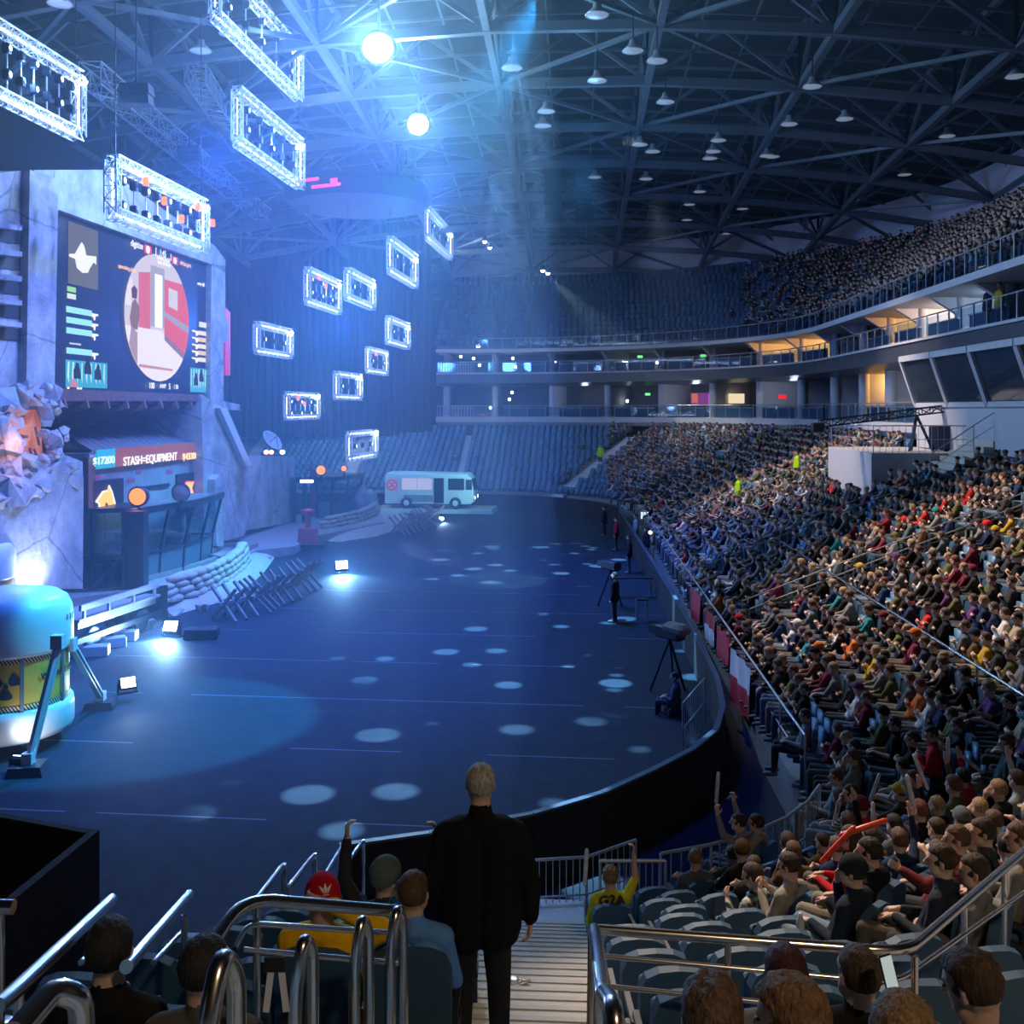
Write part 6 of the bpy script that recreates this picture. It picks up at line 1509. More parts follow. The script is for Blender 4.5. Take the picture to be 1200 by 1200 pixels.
# -- nearest heads, lower right
npers(833, 1172, 3.15, 'lap', .15, -.05, -.08, -.15, (.05, .05, .06), (.10, .055, .03), 'nearest spectator with thick wavy brown hair at the bottom, right of the stairs', style='tuft', hres=3, seed=2)
npers(925, 1172, 3.35, 'lap', 1.0, -.1, -.08, -.1, (.30, .30, .30), (.16, .085, .04), 'nearest spectator with combed-back light brown hair looking left', style='tuft', hres=3, seed=5)
npers(1052, 1190, 3.2, 'lap', -.1, -.25, -.1, -.2, (.12, .12, .12), (.20, .12, .06), 'nearest spectator with light brown crown swirl at the bottom edge', style='short', hres=3, seed=7)
npers(1003, 1120, 4.25, 'lap', .5, 0, -.1, -.2, (.015, .015, .017), (.06, .032, .018), 'spectator in a black jacket with pale collar before the cross rail', style='crop', bulk=1.12, hres=2)
npers(920, 1122, 4.7, 'lap', .3, -.1, -.1, -.25, (.22, .23, .22), (.05, .012, .012), 'spectator with dark red hair and a grey scarf by the cross rail', style='long')
ph, pp, pM = npers(1132, 1140, 3.75, ('phone', 'phone'), .35, -.25, -.06, .35, (.36, .35, .33), (.05, .025, .014), 'spectator in a grey hoodie holding up a phone at the lower right', style='tuft', hres=2)
r = empty('smartphone', pp+Matrix.Rotation(.35, 3, 'Z') @ Vector((0, .42, .97)), .35+.1); mb = MB(); mb.rbox((0, 0, 0), (.066, .010, .13), .006, 0, 0, Matrix.Rotation(-.35, 4, 'X')); mb.build('case', m_dsteel, r); mb = MB(); mb.box((0, -.006, 0), (.058, .002, .117), 0, 0, Matrix.Rotation(-.35, 4, 'X')); mb.build('phone_screen', emis('phone_glow', (.75, .85, .8), .55), r); tag(r, 'phone with lit screen held by the grey-hooded spectator', 'phone')
# -- people past the cross rail
npers(886, 1030, 10.4, ('phone', 'lap'), .2, -.2, .0, .75, (.035, .07, .065), HB['dark brown'], 'spectator in a green and white plaid shirt reading a phone', topmat=m_top_plaid, style='short', legs=m_dk)
npers(916, 1008, 10.2, 'phone', .2, -.1, -.1, .75, (.34, .33, .31), HB['dark brown'], 'spectator in a light grey hoodie behind the plaid shirt', style='short')
npers(880, 960, 13.2, 'lap', .2, 0, -.1, .85, (.30, .29, .27), HB['dark brown'], 'spectator in a khaki grey shirt at the front corner rail', style='short')
npers(988, 1014, 8.6, ('lap', 'chin'), .25, 0, -.1, .8, (.02, .03, .055), HB['black'], 'spectator in a navy jacket and backward dark cap holding a bottle', cap=(.02, .025, .03), capback=True, style='short', legs=m_jean, bulk=1.1)
npers(1008, 992, 8.9, 'lap', .3, 0, -.1, .8, (.012, .012, .014), HB['black'], 'large spectator in all black beside the bottle holder', style='crop', bulk=1.2)
npers(988, 976, 10.6, 'lap', .3, 0, -.1, .8, (.45, .02, .03), HB['dark brown'], 'spectator in a bright red jacket three seats in from the corner rail', style='long')
mar, mp_, _m = npers(1102, 945, 9.0, ('fwd', 'lap'), .3, 0, -.15, .95, (.16, .03, .05), HB['brown'], 'broad spectator in a maroon striped jumper waving a red inflatable stick', topmat=None, style='crop', bulk=1.2)
npers(1128, 1012, 7.4, 'lap', .35, 0, -.1, .9, (.20, .20, .21), HB['dark brown'], 'spectator in a grey fleece with crossed hands above the sloping rail', style='short')
npers(1090, 1000, 8.0, 'lap', .3, 0, -.1, .9, (.03, .04, .06), HB['dark brown'], 'spectator in a blue-black coat with glasses beside the grey fleece', style='short')
npers(1140, 935, 8.6, 'lap', .4, 0, -.1, .95, (.06, .06, .065), HB['dark brown'], 'spectator with short dark hair and pale face right of the maroon jumper', style='short')
npers(1182, 975, 7.6, 'lap', .3, 0, -.1, .95, (.24, .23, .21), HB['brown'], 'spectator in a grey-green jumper cut by the right edge', style='short')
npers(972, 875, 14.0, 'lap', .2, 0, -.12, 1.1, (.38, .44, .50), HB['brown'], 'spectator in a pale blue shirt and beige shorts lounging by the front rail', style='short', sleeve=False, legs=mat('beige_shorts', (.45, .34, .22), .9))
npers(990, 905, 13.0, ('chin', 'lap'), .2, 0, -.1, 1.0, (.10, .14, .18), HB['dark brown'], 'spectator in a blue and grey striped T-shirt with hand to mouth', topmat=m_top_stripe, style='short', sleeve=False, legs=m_jean)
npers(1042, 800, 15.6, 'lap', .2, 0, -.1, 1.2, (.015, .015, .018), HB['dark brown'], 'spectator in a black T-shirt with yellow sleeves in the middle of the stand', style='short', sleeve=False)
npers(1094, 838, 14.0, 'cross', .5, -.2, -.0, 1.2, (.5, .02, .04), HB['dark brown'], 'spectator in a scarlet jacket bent forward in the middle of the stand', style='short')
tea, tp2, _m = npers(1172, 800, 12.6, 'lap', .2, 0, -.1, 1.2, (.05, .08, .09), HB['brown'], 'spectator in a dark teal jacket resting a white inflatable stick on the lap', style='tuft')
npers(938, 836, 17.5, 'lap', .2, 0, -.1, 1.2, (.25, .26, .27), HB['dark brown'], 'small spectator in a light grey top at the front rail corner', style='short')
lea, lp2, _m = npers(870, 888, 14.2, ('up', 'up'), .3, .05, .02, 1.0, (.24, .24, .26), HB['dark brown'], 'spectator in a grey hoodie leaning on the front rail with raised arms', style='crop')

# ---- railings near the viewer
m_rdim = mat('dull_rail', (.16, .17, .19), .5, .4)
def rail_thing(lab, tubes, r=.024, name='handrail', posts=(), m=m_chrome, rp=None, kn=None):
    a = Vector(tubes[0][0]); rt = empty(name, a); 
    for i, t in enumerate(tubes):
        pts = [Vector(p)-a for p in t]; out = [pts[0]]
        for j in range(1, len(pts)-1):      # round the corners
            d0 = (pts[j-1]-pts[j]); d1 = (pts[j+1]-pts[j]); q = min(.16, d0.length*.45, d1.length*.45)
            A = pts[j]+d0.normalized()*q; B = pts[j]+d1.normalized()*q
            for k in range(6): u = k/5; out.append(A*(1-u)**2+pts[j]*2*u*(1-u)+B*u*u)
        out.append(pts[-1]); mb = MB(); mb.tube(out, r if i == 0 else (rp or r*.55), 12, 0); mb.build('top_rail' if i == 0 else 'mid_rail', m, rt)
    for a0, b0 in posts: mb = MB(); mb.tube([Vector(a0)-a, Vector(b0)-a], rp*1.35 if rp else r*.8, 10); mb.lathe([(.05, 0), (.05, .012), (.001, .014)], Vector(a0 if a0[2] < b0[2] else b0)-a, 12); mb.build('post', m, rt)
    return tag(rt, lab, 'handrail')
def dn(p, h): return Vector((p.x, p.y, p.z-h))
# rail across the top of the left block
Yc = 4.9
a = P(262, 1090, 4.6); b = P(292, 1052, 4.7); c = P(470, 1068, Yc)
z_ = lambda p, h=1.0: dn(p, h)
a2 = dn(a, .62)
rail_thing('big polished rail crossing the lower left block, bending down at its left end', [[P(240, 1120, 4.2), P(284, 1053, 4.5), c], [P(275, 1112, 4.45), P(290, 1082, 4.6), P(470, 1094, Yc)], [P(285, 1113, 4.6), P(470, 1129, Yc)]], .028, posts=[(P(301, 1060, 4.65), dn(P(301, 1060, 4.65), .75))], rp=.013)
# inverted-U hoops
def hoop(x0, y0, Y0, x1, y1, Y1, drop, lab, r=.03):
    A = P(x0, y0, Y0); B = P(x1, y1, Y1)
    rail_thing(lab, [[dn(A, drop)+Vector((-.0, 0, 0)), A+Vector((0, 0, -.16)), A.lerp(B, .5)+Vector((0, 0, .03)), B+Vector((0, 0, -.05)), dn(B, drop)]], r)
hoop(240, 1142, 2.55, 277, 1118, 2.75, .9, 'thick scratched steel hoop rail nearest the bottom, left of the stairs', .027)
hoop(345, 1120, 3.6, 366, 1096, 3.75, .9, 'steel hoop rail second from the stairs on the left block', .024)
hoop(415, 1090, 4.2, 432, 1076, 4.35, .9, 'steel hoop rail standing left beside the stair end post', .024)
hoop(457, 1075, 4.75, 472, 1066, 4.9, 1.0, 'steel hoop rail right at the left edge of the stairs', .026)
rail_thing('broad bent steel rail at the very bottom left corner', [[P(20, 1210, 2.3), P(62, 1160, 2.42), P(94, 1168, 2.45), P(98, 1240, 2.45)]], .03)
rail_thing('long sloping steel rail running down at the lower left', [[P(-5, 1180, 2.9), P(8, 1170, 3.0), P(131, 1054, 5.0)], [P(95, 1128, 4.3), P(120, 1105, 4.9)]], .026, posts=[(P(22, 1165, 3.2), dn(P(22, 1165, 3.2), .5))], rp=.013)
rail_thing('second sloping steel rail behind the dark heads at left', [[P(148, 1133, 3.9), P(222, 1048, 5.9)], [P(180, 1128, 5.0), P(213, 1092, 5.8)]], .026, posts=[(P(216, 1072, 5.7), dn(P(216, 1072, 5.7), .8))], rp=.013)
for (x0, y0, Y0, x1, y1, Y1, lab) in [(300, 1055, 8.4, 333, 1012, 9.6, 'thin stair rail left of the yellow hoodie, lowest one'), (338, 1040, 9.6, 369, 1000, 10.8, 'thin stair rail left of the yellow hoodie, middle one'), (375, 1035, 10.6, 402, 990, 12.0, 'thin stair rail behind the yellow hoodie'), (400, 1022, 11.0, 426, 984, 12.6, 'thin stair rail right behind the red cap')]:
    A = P(x0, y0, Y0); B = P(x1, y1, Y1); rail_thing(lab, [[A, B, dn(B, .3)]], .024, posts=[(B, dn(B, .85)), (A, dn(A, .8))], rp=.014)
rail_thing('short rail end cut off by the left edge', [[P(-20, 1062, 3.6), P(16, 1063, 3.6)]], .026, posts=[(P(0, 1070, 3.6), dn(P(0, 1070, 3.6), .4))], rp=.012)
# right of the stairs: front loop and cross rail
rail_thing('tall double steel hoop at the right edge of the stairs', [[P(708, 1240, 3.4), P(706, 1168, 3.6), P(700, 1115, 4.3), P(696, 1085, 5.2), P(694, 1200, 5.3)]], .03)
rail_thing('lower steel hoop beside the tall one, right of the stairs', [[P(722, 1250, 3.0), P(720, 1180, 3.05), P(706, 1160, 3.4), P(706, 1240, 3.4)]], .03)
q0 = P(700, 1089, 5.15); q1 = P(1063, 1116, 5.0); q2 = P(1215, 985, 7.0)
rail_thing('long polished cross rail right of the stairs that turns up the slope', [[q0, q1, q2], [P(703, 1120, 5.15), P(1050, 1152, 5.0), P(1215, 1035, 6.9)], [P(703, 1155, 5.15), P(1000, 1185, 5.0)]], .026, posts=[(P(853, 1100, 5.1), dn(P(853, 1100, 5.1), .95)), (P(1072, 1120, 5.0), dn(P(1072, 1118, 5.0), .8)), (P(1130, 1060, 5.8), dn(P(1130, 1060, 5.8), .9)), (P(1177, 1020, 6.5), dn(P(1177, 1020, 6.5), .9))], rp=.013)
# front rail of the side stand with flags
def polyrail(pts, lab, h=1.0, n_bar=0, r=.024, m=m_rail):
    a = pts[0]; rt = empty('handrail', a); mb = MB(); mb.tube([p-a+V3(0, 0, h) for p in pts], r, 8); mb.build('top_rail', m, rt)
    mb = MB(); mb.tube([p-a+V3(0, 0, h*.5) for p in pts], r*.6, 6); mb.build('mid_rail', m, rt)
    L_ = 0
    for i in range(len(pts)-1):
        mb = MB(); mb.tube([pts[i]-a, pts[i]-a+V3(0, 0, h)], r*.8, 6)
        if n_bar:
            for j in range(1, n_bar): q = pts[i].lerp(pts[i+1], j/n_bar)-a; mb.tube([q, q+V3(0, 0, h)], r*.4, 5)
        mb.build('post', m, rt)
    mb = MB(); mb.tube([pts[-1]-a, pts[-1]-a+V3(0, 0, h)], r*.8, 6); mb.build('post', m, rt)
    return tag(rt, lab, 'handrail')
side0 = [W(SIDEU+.08, CV+.8+2.2*i, Z0) for i in range(20)]
polyrail(side0, 'long front railing of the side stand where the flags hang')
polyrail([W(*seg_pt('B', -PI/2+.35+.17*i, .06)[0], Z0) for i in range(6)], 'curved front railing at the near corner of the stand', 1.0, 5)
polyrail([W(CU+.75+.0*i, NEARV-.05, Z0)+V3(.42*i, 0, 0) for i in range(3)], 'short barred railing behind the yellow jersey', 1.0, 5)
cr_ = [W(*seg_pt('C', -1.0+2.2*i, 3.22)[0], rowz(4)-.1) for i in range(10)]
polyrail(cr_, 'long bright rail running through the crowd between two row blocks', 1.0, 0, .03, m_chrome)
polyrail([V3(.3, 15.0, .0), V3(1.1, 15.1, .0), V3(1.9, 15.7, .0)], 'steel barrier on the floor behind the standing man', 1.1, 8)
g1 = [PZ(800, 885, .0), PZ(826, 850, .0)]
polyrail(g1, 'crowd barrier with upright bars on the floor near the corner', 1.15, 12)
for i, (sg, s) in enumerate(SIDE_AISLES[:3]):
    for sd in (-.62, .62):
        pts = [W(*seg_pt(sg, s+sd, .9+1.6*j)[0], rowz(1+2*j)) for j in range(6)]
        polyrail(pts, 'stepped aisle railing in the side stand, %s aisle from the viewer, %s side' % (ORD[i], 'near' if sd < 0 else 'far'), .88, 0, .02, m_rdim)
polyrail([W(PU0+.1, PV1-.2, 5.95), W(PU0+.1, PV0+.1, 5.95), W(PU0+2.4, PV0+.1, 5.95), W(PU1, PV0+.1, 5.95)], 'railing round the camera platform in the side stand', 1.1, 9)
polyrail([W(13.4, 39.35, 5.0), W(15, 39.35, 6.1), W(16.7, 39.35, 7.2)], 'sloping stair rail right of the camera platform', 1.0)
# camera crane on the platform
cp = W(14.6, 44.5, 5.95); r = empty('camera_crane', cp); mb = MB(); mb.beam((-.5, -.5, 0), (0, 0, 1.5), .09); mb.beam((.5, -.5, 0), (0, 0, 1.5), .09); mb.beam((0, .6, 0), (0, 0, 1.5), .09); mb.build('tripod', m_dsteel, r)
mb = MB(); mb.truss((-4.2, -.3, 1.15), (2.6, .2, 1.95), .28, 14, .035); mb.build('crane_arm', m_dsteel, r); mb = MB(); mb.rbox((2.3, .2, 1.95), (1.8, .6, .55), .05); mb.rbox((-4.3, -.3, 1.0), (.5, .4, .4), .05); mb.build('camera_head', m_dsteel, r)
mb = MB(); mb.rbox((1.3, -.4, .55), (1.6, .8, 1.0), .05); mb.build('control_case', m_dsteel, r); tag(r, 'dark broadcast camera crane on the railed platform in the side stand', 'camera crane')

# ---- flags, sticks, bottle and other held things
def stickmesh(): mb = MB(); mb.lathe([(.001, -.29), (.02, -.28), (.031, -.25), (.034, 0), (.031, .25), (.02, .28), (.001, .29)], n=10); return mb
st0 = stickmesh().mesh('inflatable_stick', mat('stick_white', (.55, .56, .58), .35, 0, .5, 14)); st1 = stickmesh().mesh('inflatable_stick', mat('stick_red', (.65, .06, .03), .35, 0, .5, 14))
def stick(loc, rot, lab, red=False, grp=None):
    o = bpy.data.objects.new('inflatable_stick', st1 if red else st0); COL.objects.link(o); o.location = loc; o.rotation_euler = rot; o.scale = (.8, .8, .8); tag(o, lab, 'inflatable stick', grp); return o
stick(lp2+Matrix.Rotation(1.0, 3, 'Z') @ V3(-.31, .24, 1.68), (0.1, .05, 0), 'white inflatable stick held up at the front corner rail')
stick(jp+V3(-.24, .4, 1.05), (.05, .05, 0), 'white inflatable stick standing up beside the yellow jersey')
stick(mp_+Matrix.Rotation(.95, 3, 'Z') @ V3(-.15, .62, 1.12), (0, 1.25, .0), 'red inflatable stick held level above the maroon jumper', True)
stick(mp_+Matrix.Rotation(.95, 3, 'Z') @ V3(-.32, .80, .98), (0, .75, .0), 'red inflatable stick pointing down left of the maroon jumper', True)
stick(tp2+Matrix.Rotation(1.2, 3, 'Z') @ V3(0, .35, .80), (0, -.9, .2), 'white inflatable stick on the lap of the dark teal jacket')

r = empty('water_bottle', P(938, 1088, 8.1)); mb = MB(); mb.lathe([(.01, -.12), (.033, -.12), (.034, .04), (.026, .075), (.013, .10)], n=14); mb.build('bottle_body', mat('clear_plastic', (.5, .55, .5), .15, 0, .2, 8), r); mb = MB(); mb.lathe([(.014, .10), (.014, .12), (.001, .122)], n=12); mb.build('bottle_cap', mat('white_cap', (.7, .7, .7)), r); tag(r, 'clear water bottle held by the spectator in the navy jacket', 'bottle')
def flag(cols, s, w, h, lab, horizontal=True):
    p = W(SIDEU-.03, CV+s, Z0+1.0); rt = empty('hanging_flag', p); n = 10; names = []
    for j, c in enumerate(cols):
        mb = MB(); vs = []
        for i in range(n+1):
            for t in (j/len(cols), (j+1)/len(cols)): vs.append((-.05-.04*math.sin(i*1.3+t*2), w*i/n, -h*t))
        mb.add(vs, [(2*i, 2*i+1, 2*i+3, 2*i+2) for i in range(n)], 0, True); mb.build('flag_band', mat('flag_%s' % ['white', 'red', 'scarlet'][c], [(.62, .62, .64), (.5, .02, .05), (.45, .03, .03)][c], .8), rt)
    return tag(rt, lab, 'flag')
flag([0, 1], 5.5, 2.0, 1.25, 'white and red flag hung over the front rail, nearest one'); flag([1], 8.6, 1.5, .8, 'plain red flag hung over the front rail beyond the white and red one'); flag([2, 0], 11.2, 1.4, .9, 'scarlet and white flag further along the front rail'); flag([1], 14.5, 1.6, 1.0, 'red cloth hung over the front rail, farthest of the flags')
# backpack and litter on stairs
r = empty('backpack', snap(908, 985, 12.2, .35)); mb = MB(); mb.ell((0, 0, .28), (.17, .13, .28), 14, 9); mb.build('bag_body', mat('bag_dark', (.04, .045, .05), .7, 0, .5, 20, .4), r); mb = MB(); mb.ell((0, -.12, .2), (.12, .06, .14), 12, 7); mb.build('front_pocket', mat('bag_dark', (0, 0, 0)), r); tag(r, 'dark backpack standing by the corner rail', 'backpack')
lp_ = PZ(604, 1166, 2.9); z_l, _ = gz(lp_); mb = MB(); boulder(mb, (0, 0, .03), (.10, .05, .035), 0, 9); tag(mb.build('crumpled_wrapper', mat('foil', (.6, .62, .65), .3, .4, .3, 30), None, (lp_.x, lp_.y, 2.98)), 'crumpled silvery wrapper on the stairs right of the standing man', 'litter')
r = empty('bunting_ribbon', P(322, 1130, 3.5)); mb = MB(); mb.box((0, 0, 0), (.07, .01, .05)); mb.build('black_knot', m_dk, r); mb = MB(); mb.box((-.01, 0, -.09), (.022, .006, .15), 0, 0, Matrix.Rotation(.12, 4, 'Y')); mb.box((.02, 0, -.09), (.022, .006, .15), 0, 0, Matrix.Rotation(-.12, 4, 'Y')); mb.build('ribbon_tail', mat('ribbon_white', (.6, .6, .62)), r); tag(r, 'black and white ribbon tied to the left cross rail', 'ribbon')

# ---- empty seats by the stairs

EMPTY_ROWS = []
def near_seats(seg, ks, rng_s, desc):
    for k in ks:
        o = TREAD*k+.52
        R = CR+o
        s0, s1 = rng_s
        n = int((s1-s0)*(R if seg == 'B' else 1)/.54)
        for i in range(n):
            s = s0+(s1-s0)*(i+.5)/n; (u, v), fd = seg_pt(seg, s, o); p = W(u, v, rowz(k)); q = W(u+fd[0], v+fd[1], rowz(k))-p
            if not clear_of(p, .5) or p.y < 2.2: continue
            x, y = pix(p+V3(0, 0, .8))
            if x < -60 or x > 1260 or y > 1330: continue
            c_, s_ = .99824, .0593; uu = p.x*c_-p.y*s_
            if -1.5 < uu < .4: continue
            BLOCKED.append((p.x, p.y, .45))
            put_seat(p, math.atan2(q.y, q.x)-PI/2, True, 'empty tip-up blue seat in the %s row %s, %s from the stairs' % (ORD[k], desc, ['nearest', 'second', 'third', 'fourth', 'fifth', 'sixth', 'seventh'][min(i, 6)]), 'empty tip-up seats %s' % desc)
near_seats('A', [1, 2, 3, 4, 5, 6, 7, 8, 9, 10], (1.05, 2.6), 'left of the stairs')
near_seats('B', [0, 1, 2, 3, 4, 5, 6, 7, 8, 9], (-PI/2+.06, -PI/2+.34), 'right of the stairs')

# ---- spectators of the near corner and the side, one by one
cand = [c for c in procedural if clear_of(c[0]) and 0 < c[6] < 1290 and c[7] < 1200]
cand.sort(key=lambda c: c[0].y)
inv = [c for c in cand if c[5] and c[6] < 1215]
N_IND = 262; ind = inv[:N_IND]; ids = set(id(c) for c in ind)
def area(c):
    p, rz, seg, s, k, occ, x, y = c
    if seg == 'B': return 'of the near corner'
    if seg == 'C':
        if s < 6: return 'where the side stand begins'
        if s < 12: return 'before the first side aisle'
        if s < 24: return 'after the first side aisle'
    return 'of the side stand'
ymax = ind[-1][0].y
stick_n = 0
for c in ind:
    p, rz, seg, s, k, occ, x, y = c
    for t in range(400):
        vi = rng.randrange(10); tp = rng.choices(PAL, PW)[0]; hr = rng.choices(HAIR, HW)[0]; cp_ = rng.random() < .09; cc = rng.choice(PAL)
        me_, _, _, desc, style, _, _ = VAR[vi]
        lab = '%s %s, %s hair%s, %s, %s row %s' % (tp[0], GARM[vi], hr[0], (', %s cap' % cc[0]) if cp_ else '', desc, ORD[k], area(c))
        if cp_: lab = '%s %s, %s cap, %s, %s row %s' % (tp[0], GARM[vi], cc[0], desc, ORD[k], area(c))
        if lab not in used_labels and len(lab.split())+2 <= 15: break
    used_labels.add(lab)
    off = Matrix.Rotation(rz, 3, 'Z') @ Vector((0, .0, 0))
    far = .25 if s < 20 else 0
    b = person(vi, p+off, rz+rng.uniform(-.15, .1)-(.35 if seg == 'C' else .15), tp[1], hr[1], cc[1] if cp_ else None, 'spectator in ' + lab, None, None, rng.uniform(.94, 1.05))
    put_seat(p, rz, False, 'blue seat under ' + ' '.join(lab.split()[:13]).rstrip(','), 'occupied blue seats in view')
    if vi in (5, 4) and rng.random() < .6 and stick_n < 40:
        stick_n += 1; R3 = Matrix.Rotation(b.rotation_euler.z, 3, 'Z')
        hp_ = p+R3 @ (Vector((.30, .10, 1.55)) if vi == 5 else Vector((.2, .42, .98)))
        stick(hp_, (rng.uniform(-.6, .3), rng.uniform(-.5, .5), rz), 'pale stick held by ' + ' '.join(lab.split()[:12]).rstrip(','))
# ---- everyone further off: one crowd, and the seats beyond the nearest: one mass
def mass(name, items, low, label, cat, mats, colfn):
    Vs = []; Ts = []; Ms = []; Cs = []; base = 0
    for (p, rz, sc, vi) in items:
        co, tr, mi = low[vi]; c, s = math.cos(rz), math.sin(rz); R = np.array([[c, -s, 0], [s, c, 0], [0, 0, 1]])
        Vs.append((co*sc) @ R.T+np.array(p)); Ts.append(tr+base); base += len(co); Cs.append(colfn(mi, len(tr)))
    V_ = np.concatenate(Vs).astype('f'); T_ = np.concatenate(Ts).astype('i'); C_ = np.concatenate(Cs).astype('f')
    me = bpy.data.meshes.new(name); me.vertices.add(len(V_)); me.vertices.foreach_set('co', V_.ravel()); nt = len(T_)
    me.loops.add(nt*3); me.loops.foreach_set('vertex_index', T_.ravel()); me.polygons.add(nt); me.polygons.foreach_set('loop_start', np.arange(0, nt*3, 3, dtype='i'))
    me.update(); at = me.attributes.new('tint', 'FLOAT_COLOR', 'FACE'); at.data.foreach_set('color', np.concatenate([C_, np.ones((nt, 1), 'f')], 1).ravel())
    me.validate(); me.materials.append(mats); o = bpy.data.objects.new(name, me); COL.objects.link(o); return tag(o, label, cat, kind='stuff')
mt = bpy.data.materials.new('crowd_cloth'); N, L = nodes_of(mt); at = N.new('ShaderNodeAttribute'); at.attribute_name = 'tint'; L.new(at.outputs['Color'], N['Principled BSDF'].inputs['Base Color']); N['Principled BSDF'].inputs['Roughness'].default_value = .8
SKC = [(.62, .40, .30), (.55, .34, .25), (.68, .46, .36)]; LGC = [(.05, .08, .14), (.02, .02, .025), (.12, .18, .28), (.10, .09, .08), (.25, .22, .17)]
def crowd_col(mi, n):
    c = np.array([rng.choice(SKC), rng.choices(PAL, PW)[0][1], rng.choice(LGC), (.1, .1, .1), (.5, .3, .2), rng.choices(HAIR, HW)[0][1]]); return c[mi]
items = [(c[0], c[1]+rng.uniform(-.3, .1)-.25, rng.uniform(.93, 1.05), rng.randrange(5)) for c in cand+[c for c in procedural if not (0 < c[6] < 1290 and c[7] < 1200) and c[0].y > 12 and c[6] < 1420] if c[5] and id(c) not in ids]
mass('crowd', items, LOW, 'crowd of seated spectators filling the further rows of the lower stand', 'crowd', mt, crowd_col)
# upper tier
up = []
for k in range(14):
    for seg, s0, s1 in (('C', 3, SIDELEN), ('D', 0, PI/2)):
        o = O1+.85*k+.5; R = FR+o; n = int((s1-s0)*(R if seg == 'D' else 1)/.56)
        for i in range(n):
            s = s0+(s1-s0)*(i+.5)/n; (u, v), fd = seg_pt(seg, s, o); p = W(u, v, 13.1+.55*k); q = W(u+fd[0], v+fd[1], 0)-W(u, v, 0); x, y = pix(p)
            if x > 1400: continue
            pr = .85 if x > 930 else (.5 if x > 870 else (.06 if x > 840 else 0))
            up.append((p, math.atan2(q.y, q.x)-PI/2, rng.random() < pr, k, seg))
mass('crowd', [(a, b-.3, rng.uniform(.93, 1.05), rng.randrange(5)) for a, b, oc, k, sg in up if oc], LOW, 'crowd of spectators in the top tier at the right', 'crowd', mt, crowd_col)
# seat mass
sb = MB(); sb.box((0, -.24, .68), (.44, .07, .52)); sb.box((0, -.13, .60), (.40, .08, .38)); 
def tri(mb):
    T = []
    for f in mb.f: T += [(f[0], f[i], f[i+1]) for i in range(1, len(f)-1)]
    return np.array(mb.v, 'f'), np.array(T, 'i'), np.zeros(len(T), 'i')
LS = [tri(sb)]
def seat_col(mi, n):
    j = rng.uniform(.8, 1.25); return np.tile(np.array([[.07*j, .17*j, .30*j]]), (n, 1))
ms = bpy.data.materials.new('seat_mass_plastic'); N, L = nodes_of(ms); at = N.new('ShaderNodeAttribute'); at.attribute_name = 'tint'; L.new(at.outputs['Color'], N['Principled BSDF'].inputs['Base Color']); N['Principled BSDF'].inputs['Roughness'].default_value = .45
mass('stadium_seats', [(c[0], c[1], 1, 0) for c in procedural if id(c) not in ids and clear_of(c[0], .5)], LS, 'rows of blue seats of the lower stand, mostly empty at the far end', 'seats', ms, seat_col)
fu = []
for k in range(14):
    for (u0, v0, rz) in [(-8.95-.56*i, FARV+O1+.85*k+.5, PI) for i in range(7)]: fu.append((W(u0, v0, 13.1+.55*k), AROT+PI, 1, 0))
mass('stadium_seats', [(a, b, 1, 0) for a, b, oc, k, sg in up]+fu, LS, 'rows of blue seats of the top tier, empty beyond the far corner', 'seats', ms, seat_col)

# ---- staff on the floor by the side boards
def floor_person(px, py, lab, top, hair, rz, kind='stand', z=0.0):
    p = PZ(px, py, z)
    if kind == 'stand': F, M = standing(False)
    else: F, M = seated('lap', .3, 0, .0)
    b = bpy.data.objects.new('standing_person' if kind == 'stand' else 'crouching_person', build_fig(F, 'person', .02)); COL.objects.link(b); b.color = (*top, 1); b.location = p if kind == 'stand' else p-V3(0, 0, .2); b.rotation_euler = (0, 0, rz)
    h = hair_mesh(M, 'short').build('hair', m_hair, b); h.color = (*hair, 1); return tag(b, lab, 'person')
fp = [(720, 729, 'crew member in dark clothes standing on the floor beside the tripod stools', (.03, .035, .05), 1.2), (737, 672, 'crew member in a dark jacket standing among the floor equipment', (.03, .03, .04), 1.4), (722, 645, 'crew member in red standing among the far floor equipment', (.35, .02, .04), 1.4), (745, 640, 'crew member in a pale shirt at the far floor equipment', (.3, .35, .4), 1.6), (708, 628, 'farthest dark crew member on the floor near the end stand', (.02, .02, .03), 1.2), (757, 660, 'dark crew member bending near the small warm lamps', (.02, .02, .03), 1.8)]
for (x, y, lab, tp, rz) in fp: floor_person(x, y, lab, tp, HB['dark brown'], rz)
floor_person(792, 838, 'cameraman in a blue-grey top crouching on the floor beside the tripod', (.10, .14, .20), HB['dark brown'], 1.2, 'sit', .0)
cs = PZ(792, 838, 0); mb = MB(); mb.rbox((0, 0, .11), (.5, .4, .22), .03); tag(mb.build('low_case', m_dsteel, None, (cs.x, cs.y, 0), .2), 'low dark case the crouching cameraman sits on', 'case')
def tripod(px, py, lab, cover):
    p = PZ(px, py, 0); r = empty('tv_camera', p, .6)
    for a in (0, 2.1, 4.2): mb = MB(); mb.beam((.55*math.cos(a), .55*math.sin(a), 0), (0, 0, 1.45), .05); mb.build('tripod_leg', m_dsteel, r)
    mb = MB(); mb.rbox((0, 0, 1.65), (.35, .9, .35), .05); mb.beam((0, .4, 1.65), (0, .75, 1.65), .2); mb.build('camera_body', m_dsteel, r)
    if cover: mb = MB(); mb.rbox((0, -.25, 1.78), (.45, .8, .3), .1); mb.build('beige_cover', mat('beige_cover', (.28, .23, .18), .9, 0, .3, 5), r)
    tag(r, lab, 'video camera')
